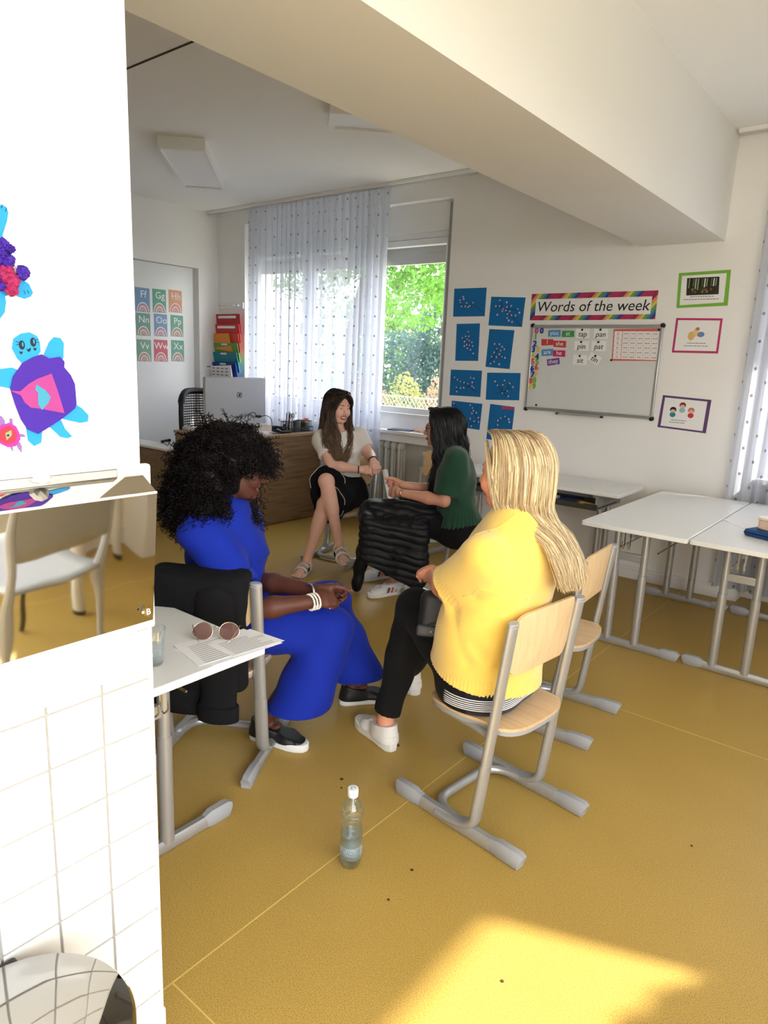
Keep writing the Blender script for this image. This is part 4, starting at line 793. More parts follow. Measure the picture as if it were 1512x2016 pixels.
def curtain(label, x0, x1, y, ztop, zbot, nf, amp, shift=0.0, seed=0, kind=None):
    rg = np.random.default_rng(seed); NU, NV = nf * 12, 30; us = np.linspace(0, 1, NU + 1)
    ph = us * nf * 2 * PI + 1.6 * np.sin(us * 9 + seed) + .9 * np.sin(us * 23 + 2 * seed)
    am = amp * (.55 + .45 * np.sin(us * 31 + seed) ** 2)
    V = []; 
    for j in range(NV + 1):
        v = j / NV; z = ztop + (zbot - ztop) * v; g = .45 + .55 * min(1, v * 6)
        x = x0 + (x1 - x0) * us + .35 * am * np.cos(ph * 1.0 + .8) * g + shift * v
        yy = y + am * np.sin(ph) * g + .3 * am * np.sin(ph * 2 + v * 2) * g
        V.append(np.stack([x, yy, np.full_like(x, z)], 1))
    V = np.array(V); L = np.concatenate([[0], np.cumsum(np.linalg.norm(np.diff(V[NV // 2], axis=0), axis=1))])
    mb = MB(); mb.grid([[tuple(p) for p in r] for r in V]); o = mb.obj('curtain', M_SHEER, smooth=True, label=label, cat='curtain', group=None)
    uvl = o.data.uv_layers.new(name='UVMap'); W = NU + 1
    li = np.empty(len(o.data.loops), dtype=np.int64); o.data.loops.foreach_get('vertex_index', li)
    uv = np.stack([L[li % W], (V[0, 0, 2] - V[li // W, 0, 2])], 1).astype(np.float32); uvl.data.foreach_set('uv', uv.ravel())
    # hem tapes: a denser band of pleats at the top
    return o
cu1 = curtain('sheer white dotted curtain over the left window behind the desk', -5.80, -3.945, 4.90, 2.965, .12, 25, .040, seed=3)
cu2 = curtain('sheer white dotted curtain over the right window beside the tables', -1.03, 1.15, 4.975, 2.965, .10, 24, .030, seed=5)
for k, (x0, x1, y) in enumerate(((XL + .02, -1.83, 4.90), (-1.25, XR - .14, 4.96))):
    rl = thing('curtain_rail', 'white ceiling curtain rail over the %s window' % ('left' if k == 0 else 'right'), 'curtain rail', ((x0 + x1) / 2, y, 2.97))
    MB().bb(x0, x1, y - .035, y + .035, 2.972, 3.0).obj('rail', M_WHITE, rl, bevel=.004)
    MB().bb(x0, x1, y - .012, y + .012, 2.962, 2.973).obj('track', M_ALU, rl)
# ceiling lights
def clight(label, A, B, C_, D):
    t = thing('ceiling_light', label, 'ceiling light', ((A[0] + C_[0]) / 2, (A[1] + C_[1]) / 2, 2.92), group='square-edged ceiling lights')
    P = [Vector(p) for p in (A, B, C_, D)]; c = sum(P, Vector((0, 0))) / 4
    q = [c + (p - c) * 1 for p in P]; inn = [c + (p - c).normalized() * ((p - c).length - .045) for p in P]; mb = MB()
    for z, r_ in ((2.92, inn), (2.915, inn), (2.915, q), (3.0, q)): pass
    vs = [(p.x, p.y, 2.93) for p in inn] + [(p.x, p.y, 2.915) for p in inn] + [(p.x, p.y, 2.915) for p in q] + [(p.x, p.y, 3.0) for p in q]
    fs = [(4 * r0 + i, 4 * r0 + (i + 1) % 4, 4 * r0 + 4 + (i + 1) % 4, 4 * r0 + 4 + i) for r0 in range(3) for i in range(4)]
    mb.add(vs, fs); mb.obj('housing', M_WPLAST, t)
    mb = MB(); mb.add([(p.x, p.y, 2.928) for p in inn], [(0, 1, 2, 3)]); mb.obj('diffuser', mat('opal_diffuser', (.80, .82, .86), .35), t, solid=.003)
clight('white rectangular ceiling light near the left wall, fully in view', (-4.612, 3.075), (-4.378, 3.307), (-5.215, 4.13), (-5.448, 3.898))
clight('white rectangular ceiling light partly hidden by the beam', (-3.07, 3.21), (-3.277, 3.408), (-2.45, 4.20), (-2.243, 4.00))
# radiator in the niche
rd = thing('radiator', 'grey-white column radiator in the niche under the left window', 'radiator', (-4.9, 5.11, .1))
M_RAD = mat('radiator_enamel', (.62, .61, .57), .4)
sec = None
for k in range(26):
    x = -3.86 - .078 * k
    if sec is None:
        mb = MB()
        for yy in (5.065, 5.105, 5.145): mb.tube([(x, yy, .17), (x, yy, .74)], .017, n=8, prof=[(1.35 * a, .8 * b) for a, b in OVAL])
        for z in (.165, .745): mb.ball((x, 5.105, z), (.030, .066, .045), 10, 8)
        sec = mb.obj('section', M_RAD, rd, smooth='auto'); 
    else:
        s2 = sec.copy(); COL.objects.link(s2); s2.location = (-.078 * k, 0, 0)
MB().bb(-5.85, -3.84, 5.09, 5.12, .0, .15).obj('feet', M_RAD, rd)
# small things on the windowsill
MB().box((-3.83, 5.05, .905), (.24, .12, .008), Matrix.Rotation(.15, 3, 'Z')).obj('folder', mat('slate', srgb(90, 100, 120), .6), label='thin grey folder lying on the windowsill', cat='folder')
MB().box((-3.63, 5.06, .912), (.09, .07, .022), Matrix.Rotation(-.3, 3, 'Z')).obj('paper_pad', mat('salmon', srgb(210, 160, 140), .6), bevel=.004, label='small salmon-coloured pad on the windowsill behind the glasses', cat='pad')
# ================================================================ pier: dispenser, turtles, bin
ds = thing('towel_dispenser', 'polished steel paper-towel dispenser on the tiled pier', 'dispenser', (-1.06, .45, 1.0))
MB().bb(PX - .002, PX + .014, .10, PY + .004, 1.0, 1.308).obj('back_plate', M_WPLAST, ds, bevel=.005)
xs_t, xs_b = -1.030, -1.054
sec_ = [(PX + .014, 1.2925), (xs_t - .003, 1.2675), (xs_t, 1.2665), (xs_t, 1.264), (xs_b, 1.026), (PX + .014, 1.026)]
mb = MB(); y0, y1 = .10, .668
vs = [(x, y, z) for y in (y0, y1) for x, z in sec_]; k6 = len(sec_)
mb.add(vs, [tuple(range(k6))[::-1], tuple(range(k6, 2 * k6))] + [(i, (i + 1) % k6, k6 + (i + 1) % k6, k6 + i) for i in range(k6)])
mst = mat('mirror_steel', (.62, .60, .56), .035, 1.0); n, l, b = nodes(mst)
tc = n.new('ShaderNodeTexCoord'); nz = n.new('ShaderNodeTexNoise'); nz.inputs['Scale'].default_value = 7; nz.inputs['Detail'].default_value = 1; l.new(tc.outputs['Object'], nz.inputs['Vector'])
bp = n.new('ShaderNodeBump'); bp.inputs['Strength'].default_value = .10; bp.inputs['Distance'].default_value = .01; l.new(nz.outputs['Fac'], bp.inputs['Height']); l.new(bp.outputs['Normal'], b.inputs['Normal'])
mb.obj('cover', mst, ds)
MB().tube([(xs_t - .001, y0, 1.2655), (xs_t - .001, y1, 1.2655)], .0022, n=6).obj('cover_edge', M_WHITE, ds, smooth='auto')
MB().bb(PX + .010, PX + .020, .10, .62, 1.290, 1.306).obj('hinge_rail', M_STEEL, ds, bevel=.002)
mb = MB(); mb.lathe([(0, -.006), (.010, -.004), (.016, 0), (.011, .007), (0, .009)], (-1.066, .49, 1.300), 9); mb.obj('lock_knob', mat('cut_glass', (.9, .9, .9), .05, spec=.9, coat=1.0), ds)
for (a, b_, c, d) in ((.625, .629, 1.046, 1.050),): pass
Mb = Matrix.Translation((-1.0428, .651, 1.047)) @ RL
text('B', .016, Vector((-1.0425, .652, 1.048)), RL @ Matrix.Rotation(-.067, 4, 'X'), M_PAPER, ds, ext=.0003)
MB().bb(-1.0436, -1.0426, .6395, .6435, 1.0475, 1.0515).obj('logo_square', M_PAPER, ds)
pt = MB(); P = []
for i in range(9):
    u = i / 8; P.append([(-1.062 + .012 * math.sin(u * 2.2) + .003 * math.sin(v * 7), .30 + (.335 * v), 1.026 - .095 * u - .004 * math.sin(v * 4 + 1)) for v in np.linspace(0, 1, 12)])
pt.grid(P); pt.obj('paper_towel', M_PAPER, smooth=True, solid=.0012, label='white paper towel hanging out of the dispenser', cat='paper towel')
RP = Matrix.Translation((PX - .0055, 0, 0)) @ RL
def cut(name, pts, m, d, par, th=.0012):
    mb = MB(); mb.prism(pts if area(pts) > 0 else pts[::-1], Matrix.Translation((d, 0, 0)) @ RP, th); return mb.obj(name, m, par)
M_TB = mat('turtle_blue', srgb(34, 142, 208), .7); M_TP = mat('turtle_purple', srgb(62, 30, 146), .75, var=.12, vscale=60); M_TK = mat('turtle_pink', srgb(158, 58, 128), .75, var=.08, vscale=50); M_TT = mat('turtle_teal', srgb(62, 140, 170), .75, var=.1, vscale=60)
t2 = thing('paper_turtle', 'blue paper turtle with purple shell and a drawn smiling face', 'paper turtle', (PX, .51, 1.35))
cut('head', [(.474, 1.512), (.485, 1.520), (.498, 1.523), (.509, 1.518), (.513, 1.509), (.513, 1.495), (.507, 1.486), (.496, 1.480), (.484, 1.477), (.478, 1.483), (.471, 1.498)], M_TB, .002, t2)
for nm, P in (('flipper', [(.519, 1.480), (.519, 1.492), (.528, 1.510), (.536, 1.518), (.546, 1.517), (.551, 1.509), (.549, 1.487), (.544, 1.475), (.528, 1.47)]), ('flipper', [(.440, 1.455), (.449, 1.467), (.470, 1.470), (.480, 1.465), (.475, 1.450), (.465, 1.439), (.455, 1.441), (.445, 1.443)]),
    ('flipper', [(.555, 1.414), (.564, 1.414), (.575, 1.407), (.586, 1.395), (.584, 1.385), (.571, 1.383), (.544, 1.390), (.535, 1.395)]), ('tail', [(.515, 1.385), (.534, 1.395), (.540, 1.388), (.545, 1.375), (.556, 1.362), (.549, 1.359), (.537, 1.362)]), ('flipper', [(.484, 1.385), (.501, 1.38), (.509, 1.376), (.506, 1.355), (.495, 1.350), (.486, 1.359)])): cut(nm, P, M_TB, .0005, t2)
cut('shell', [(.514, 1.491), (.525, 1.485), (.542, 1.488), (.549, 1.481), (.548, 1.472), (.558, 1.460), (.564, 1.446), (.565, 1.414), (.562, 1.407), (.541, 1.392), (.519, 1.379), (.501, 1.369), (.485, 1.377), (.476, 1.393), (.469, 1.416), (.464, 1.438), (.469, 1.456), (.484, 1.477), (.500, 1.486)], M_TP, .0034, t2)
cut('pink_patch', [(.463, 1.436), (.478, 1.435), (.491, 1.446), (.505, 1.454), (.527, 1.462), (.536, 1.432), (.544, 1.400), (.529, 1.403), (.507, 1.408), (.492, 1.410), (.483, 1.418), (.478, 1.429)], M_TK, .0047, t2, .0006)
cut('teal_patch', [(.502, 1.445), (.515, 1.437), (.523, 1.426), (.519, 1.417), (.508, 1.406), (.503, 1.415), (.504, 1.433), (.500, 1.437)], M_TT, .0054, t2, .0006)
for (y, z) in ((.4855, 1.5035), (.5025, 1.5085)):
    cut('drawn_eye', [(y + .0045 * math.cos(a), z + .0068 * math.sin(a)) for a in np.linspace(0, 2 * PI, 17)[:-1]], M_INK, .0033, t2, .0003); cut('eye_glint', [(y + .001 + .0013 * math.cos(a), z + .001 + .0036 * math.sin(a)) for a in np.linspace(0, 2 * PI, 9)[:-1]], M_TB, .0037, t2, .0003)
    s = -1 if y < .495 else 1
    for k in range(2): cut('eyelash', [(y + s * .004, z + .003 - .003 * k), (y + s * .0085, z + .0045 - .005 * k), (y + s * .0085, z + .0054 - .005 * k), (y + s * .004, z + .004 - .003 * k)], M_INK, .0034, t2, .0003)
cut('drawn_mouth', [(.491, 1.4985), (.4945, 1.4975), (.4985, 1.5005), (.4975, 1.4955), (.4945, 1.4935)], M_INK, .0033, t2, .0003)
for (y, z) in ((.4835, 1.4925), (.5045, 1.4985)): cut('drawn_heart', [(y, z - .003), (y + .0025, z), (y + .002, z + .0018), (y, z + .001), (y - .002, z + .0018), (y - .0025, z)], M_INK, .0033, t2, .0003)
t1 = thing('paper_turtle', 'blue paper turtle with crumpled purple and pink tissue shell, cut by the frame', 'paper turtle', (PX, .44, 1.55))
cut('body', [(.40, 1.66), (.463, 1.660), (.468, 1.658), (.474, 1.646), (.480, 1.629), (.481, 1.608), (.482, 1.595), (.476, 1.580), (.469, 1.573), (.456, 1.570), (.40, 1.57)], M_TB, .0015, t1)
for P in ([(.455, 1.697), (.465, 1.698), (.473, 1.698), (.478, 1.696), (.480, 1.689), (.477, 1.676), (.469, 1.655), (.455, 1.655)], [(.480, 1.600), (.493, 1.599), (.503, 1.593), (.508, 1.581), (.504, 1.575), (.495, 1.571), (.484, 1.574), (.475, 1.580)], [(.44, 1.578), (.466, 1.578), (.468, 1.564), (.465, 1.549), (.458, 1.540), (.445, 1.530)]): cut('flipper', P, M_TB, .0005, t1)
for (y, z) in ((.470, 1.6935), (.4755, 1.690)): cut('drawn_claw', [(y, z), (y + .002, z + .005), (y + .0027, z + .0048), (y + .0008, z - .0005)], M_INK, .0018, t1, .0003)
for (y, z) in ((.496, 1.578), (.501, 1.579)): cut('drawn_claw', [(y, z), (y - .002, z + .005), (y - .0012, z + .0052), (y + .0008, z + .0002)], M_INK, .0018, t1, .0003)
def crumple(y, z, r, m):
    mb = MB(); mb.ball((PX + .006, y, z), (.007, r, r), 16, 10)
    mb.v = [(v[0] + random.uniform(-.0022, .0022), v[1] + random.uniform(-.22, .22) * r, v[2] + random.uniform(-.22, .22) * r) for v in mb.v]; mb.obj('tissue_tuft', m, t1)
for (y, z, r) in ((.466, 1.643, .008), (.475, 1.638, .006), (.462, 1.63, .008), (.473, 1.622, .008), (.465, 1.617, .006), (.490, 1.607, .0095), (.455, 1.64, .009), (.452, 1.62, .01), (.459, 1.585, .006), (.45, 1.60, .01)): crumple(y, z, r, M_TP)
M_TC = mat('tissue_crimson', srgb(150, 30, 84), .7)
for (y, z, r) in ((.468, 1.606, .010), (.474, 1.595, .011), (.472, 1.583, .010), (.462, 1.60, .009)): crumple(y, z, r, M_TC)
t3 = thing('paper_turtle', 'small mauve paper turtle with magenta and red shell, beside larger one', 'paper turtle', (PX, .455, 1.34))
M_TM = mat('turtle_mauve', srgb(132, 96, 160), .7)
cut('head', [(.436, 1.395), (.444, 1.399), (.450, 1.398), (.454, 1.391), (.453, 1.382), (.446, 1.376), (.436, 1.376)], M_TM, .0005, t3)
for P in ([(.461, 1.394), (.465, 1.394), (.465, 1.384), (.461, 1.384)], [(.470, 1.370), (.478, 1.370), (.483, 1.367), (.481, 1.365), (.470, 1.366)], [(.467, 1.358), (.473, 1.358), (.476, 1.351), (.475, 1.341), (.470, 1.349)], [(.457, 1.355), (.462, 1.353), (.463, 1.344), (.461, 1.346)]): cut('leg', P, M_TM, .0005, t3)
cut('shell', [(.449, 1.385), (.460, 1.388), (.469, 1.382), (.473, 1.372), (.474, 1.362), (.466, 1.352), (.455, 1.351), (.445, 1.357), (.441, 1.363), (.442, 1.378)], mat('turtle_magenta', srgb(170, 44, 140), .7), .002, t3)
cut('red_patch', [(.448, 1.380), (.458, 1.383), (.466, 1.377), (.469, 1.368), (.464, 1.358), (.454, 1.356), (.445, 1.361), (.443, 1.371)], mat('turtle_red', srgb(206, 46, 62), .7), .0033, t3, .0006)
cut('green_patch', [(.452, 1.373), (.461, 1.377), (.461, 1.369), (.453, 1.362)], mat('turtle_olive', srgb(140, 150, 110), .7), .004, t3, .0005)
cut('drawn_eye', [(.443 + .002 * math.cos(a), 1.392 + .003 * math.sin(a)) for a in np.linspace(0, 2 * PI, 9)[:-1]], M_INK, .0018, t3, .0003)
cut('drawn_heart', [(.4555, 1.367), (.4575, 1.3695), (.457, 1.371), (.4555, 1.37), (.454, 1.371), (.4535, 1.3695)], M_INK, .0046, t3, .0003)
# pedal bin
bn = thing('pedal_bin', 'polished steel pedal bin with domed lid below the dispenser', 'bin', (-.915, .335, 0))
bc = (-.915, .335, 0)
MB().lathe([(.150, .0), (.152, .02), (.152, .42), (.155, .44), (.155, .455), (.150, .458)], bc, 48).obj('body', M_CHROME, bn, smooth='auto')
MB().lathe([(.156, .03), (.158, .02), (.158, .0)], bc, 48).obj('base_ring', M_BLACKP, bn, smooth='auto')
lidm = mat('lid_steel', (.36, .355, .34), .045, 1.0)
MB().lathe([(.157, .457), (.1635, .462), (.1635, .478), (.158, .487), (.13, .496), (.09, .5015), (.045, .504), (0, .505)], bc, 64).obj('lid', lidm, bn, smooth='auto')
MB().bb(-1.083, -1.055, .28, .40, .425, .482).obj('hinge', M_BLACKP, bn, bevel=.006)
# ================================================================ outside the windows
def leafmat(name, col, var=.35):
    m = mat(name, col, .6, var=var, vscale=6); n, l, b = nodes(m)
    t = n.new('ShaderNodeBsdfTranslucent'); t.inputs[0].default_value = (*[min(1, c * 1.3) for c in col], 1); x = n.new('ShaderNodeMixShader'); x.inputs[0].default_value = .45
    l.new(b.outputs[0], x.inputs[1]); l.new(t.outputs[0], x.inputs[2]); l.new(x.outputs[0], n['Material Output'].inputs['Surface']); return m
MB().bb(-40, 40, YB + .46, 60, -.6, -.4).obj('ground', mat('lawn', srgb(150, 148, 132), .9, var=.12, vscale=2), kind='structure')
MB().bb(XR + .2, 40, -30, YB + .46, -.6, -.4).obj('ground_right', mat('lawn', (0, 0, 0)), kind='structure')
def foliage(name, m, par, blobs, n, size, seed, world=True):
    rg = np.random.default_rng(seed); mb = MB(); tot = sum(b[3] * b[4] * b[5] for b in blobs)
    for (cx, cy, cz, rx, ry, rz) in blobs:
        k = max(8, int(n * rx * ry * rz / tot))
        d = rg.normal(size=(k, 3)); d /= np.linalg.norm(d, axis=1)[:, None]; r = rg.uniform(.45, 1.0, k) ** .5
        P = np.array([cx, cy, cz]) + d * r[:, None] * np.array([rx, ry, rz]); A = rg.normal(size=(k, 3)); A /= np.linalg.norm(A, axis=1)[:, None]
        B = np.cross(A, rg.normal(size=(k, 3))); B /= np.linalg.norm(B, axis=1)[:, None]; s = size * rg.uniform(.6, 1.3, k)
        for p, a, b_, q in zip(P, A, B, s): mb.add([p - a * q, p - b_ * q * .5, p + a * q, p + b_ * q * .5], [(0, 1, 2, 3)])
    return mb.obj(name, m, par, kind='stuff')
tr_ = thing('tree', 'leafy bright green tree outside the left window', 'tree', (-9.2, 12.0, -.4))
MB().tube([(-10.9, 12, -.4), (-10.7, 12, 1.8), (-10.0, 11.8, 3.6), (-9.0, 11.6, 5.2)], [.22, .18, .12, .06], 10).obj('trunk', mat('bark', srgb(70, 58, 48), .9), tr_, smooth=True)
for pts in (((-9.3, 11.9, 3.0), (-8.4, 11.2, 3.5), (-7.6, 10.8, 3.4)), ((-9.2, 11.8, 3.6), (-9.9, 11.0, 4.4), (-10.4, 10.6, 4.5))): MB().tube(pts, [.09, .06, .03], 8).obj('branch', mat('bark', (0, 0, 0)), tr_, smooth=True)
foliage('crown', leafmat('leaf_green', srgb(84, 128, 46)), tr_, [(-8.6, 11.2, 4.0, 1.5, 1.2, 1.1), (-7.3, 10.6, 3.7, .9, .8, 1.0), (-9.9, 11.2, 4.5, 1.6, 1.2, 1.4), (-8.2, 11, 2.7, .8, .7, .6), (-7.6, 10.5, 2.55, .55, .5, .45), (-11.5, 11.5, 4.2, 1.4, 1.2, 1.5)], 15000, .06, 1)
cf = thing('conifer', 'dark blue-green conifer behind the leafy tree', 'tree', (-8.6, 13.5, -.4))
MB().cyl((-9.2, 14, -.4), (-9.2, 14, 3.0), .12).obj('trunk', mat('bark', (0, 0, 0)), cf)
foliage('needles', leafmat('leaf_blue', srgb(62, 88, 84)), cf, [(-9.2, 14, 1.2, 1.5, 1.2, .9), (-9.2, 14, 2.2, 1.0, .9, .8), (-9.1, 14, 2.9, .6, .5, .6), (-10.8, 14, 1.3, 1.1, 1, 1.0)], 9000, .06, 2)
for k, (x, c, lb) in enumerate(((-6.0, (120, 124, 66), 'yellow-green shrub right of the window view'), (-6.8, (150, 122, 100), 'pinkish shrub outside behind the wire fence'), (-7.6, (128, 130, 72), 'yellow shrub outside left of the pink shrub'), (-8.5, (140, 112, 92), 'pale red shrub outside behind the left curtain'), (-9.5, (110, 132, 66), 'green shrub outside behind the left curtain'))):
    s_ = thing('shrub', lb, 'shrub', (x, 10.1, -.4), 0, 'shrubs behind the wire fence')
    foliage('leaves', leafmat('shrub_%d' % k, srgb(*c)), s_, [(x, 10.1, .55, .37, .5, .75), (x + .05, 10.0, 1.0, .25, .3, .38 + .1 * (k % 2))], 1500, .034, 10 + k)
    MB().tube([(x, 10.1, -.4), (x, 10.1, .6)], .03, 6).obj('stem', mat('bark', (0, 0, 0)), s_)
bk = thing('distant_tree', 'broad green tree far behind the garden', 'tree', (-14, 22, -.4)); MB().cyl((-14, 22, -.4), (-14, 22, 2.5), .3).obj('trunk', mat('bark', (0, 0, 0)), bk)
foliage('crown', leafmat('leaf_far', srgb(92, 122, 66)), bk, [(-16, 22, 2.2, 3.5, 2, 2.6), (-12.5, 22, 1.6, 3.0, 2, 2.0), (-19, 22, 2.0, 3.0, 2, 2.4)], 9000, .14, 77)
hd = thing('hedge', 'low clipped green hedge along the wire fence', 'hedge', (-7, 8.9, -.4)); foliage('leaves', leafmat('hedge_green', srgb(98, 112, 74)), hd, [(-10 + .55 * k, 8.9, .25, .5, .35, .62) for k in range(12)], 6500, .032, 30)
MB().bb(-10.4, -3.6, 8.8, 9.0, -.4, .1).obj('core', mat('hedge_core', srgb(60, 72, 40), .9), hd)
fe = thing('wire_fence', 'grey chain-link fence in front of the garden hedge', 'fence', (-7, 8.3, -.4))
M_WIRE = mat('fence_wire', (.42, .43, .42), .5, .6)
for k in range(5): MB().cyl((-10.2 + 1.6 * k, 8.3, -.4), (-10.2 + 1.6 * k, 8.3, 1.1), .025, 10).obj('post', M_WIRE, fe, smooth='auto')
mb = MB(); mb.tube([(-10.3, 8.3, 1.02), (-3.6, 8.3, 1.02)], .006, n=4)
for k in range(-14, 92):
    x = -10.2 + .072 * k
    for s in (1, -1):
        a = Vector((x, 8.3, -.35)); e = Vector((x + s * 1.0, 8.3, 1.02)); mb.tube([a, e], .0032, n=3, caps=False)
mb.obj('chain_link', M_WIRE, fe, kind='stuff')

# unseen right-hand sill plants added to shape the sun patch; a chair, table and trolley by that wall: seen only in the steel dispenser
for k, (y, h_, r_) in enumerate(((2.02, .74, .24), (1.50, .80, .24))):
    pl = thing('sun_break_plant', 'unseen potted plant added on the sill to shape the sun patch, %s from the corner' % ['first', 'second'][k], 'plant', (1.12, y, .88))
    MB().lathe([(.06, .0), (.085, .15), (.09, .16), (.08, .16), (0, .13)], (1.10, y, .882), 20).obj('pot', mat('terracotta', srgb(150, 86, 60), .8), pl, smooth='auto')
    MB().cyl((1.10, y, 1.0), (1.10, y, .95 + h_), .008, 6).obj('stem', mat('bark', (0, 0, 0)), pl)
    foliage('leaves', leafmat('plant_green', srgb(60, 110, 50)), pl, [(1.10, y, 1.0 + h_ * .55, .10, r_, h_ * .40)], 1000, .05, 60 + k)
pcx = thing('plastic_chair', 'grey plastic shell chair by the right wall, mirrored in the dispenser', 'chair', (.30, 1.05, 0), -.25)
M_GSH = mat('grey_shell', (.46, .47, .48), .35)
P = [[(x, y - .0 + 0, .44 + .02 * (y / .2) ** 2 + .015 * (x / .2) ** 2) for y in np.linspace(-.20, .20, 9)] for x in np.linspace(-.19, .20, 9)]
MB().grid(P).obj('seat', M_GSH, pcx, smooth=True, solid=.012, world=False)
P = [[(-.19 - .05 * u - .03 * (1 - (y / .2) ** 2), y, .60 + .26 * u) for y in np.linspace(-.21, .21, 11)] for u in np.linspace(0, 1, 7)]
MB().grid(P).obj('backrest', M_GSH, pcx, smooth=True, solid=.012, world=False)
for sy in (-1, 1):
    MB().tube([(-.23, sy * .20, .84), (-.19, sy * .20, .60), (-.17, sy * .19, .42), (-.24, sy * .21, .01)], [.014, .016, .018, .012], 8).obj('leg', M_GSH, pcx, smooth='auto', world=False)
    MB().tube([(.16, sy * .16, .43), (.22, sy * .18, .01)], .011, 8).obj('leg', M_BLACKP if sy > 0 else M_GSH, pcx, smooth='auto', world=False)
tw = thing('side_table', 'white-legged side table by the right wall, mirrored in the dispenser', 'table', (.78, 1.62, 0))
M_IVO = mat('ivory_metal', (.70, .69, .64), .4)
MB().prism(rrect(.52, 1.08, 1.36, 1.92, .03), Matrix.Translation((0, 0, .70)), .022).obj('tabletop', M_TOP, tw)
for x in (.58, 1.02):
    for y in (1.42, 1.86):
        lg = MB().tube([(x, y, .70), (x, y, .36), (x + .01, y + .01, .02)], [.028, .028, .022], 12).obj('leg', M_IVO, tw, smooth='auto'); MB().cyl((x + .01, y + .01, 0), (x + .01, y + .01, .022), .023, 12).obj('leg_tip', M_BLACKP, lg, smooth='auto')
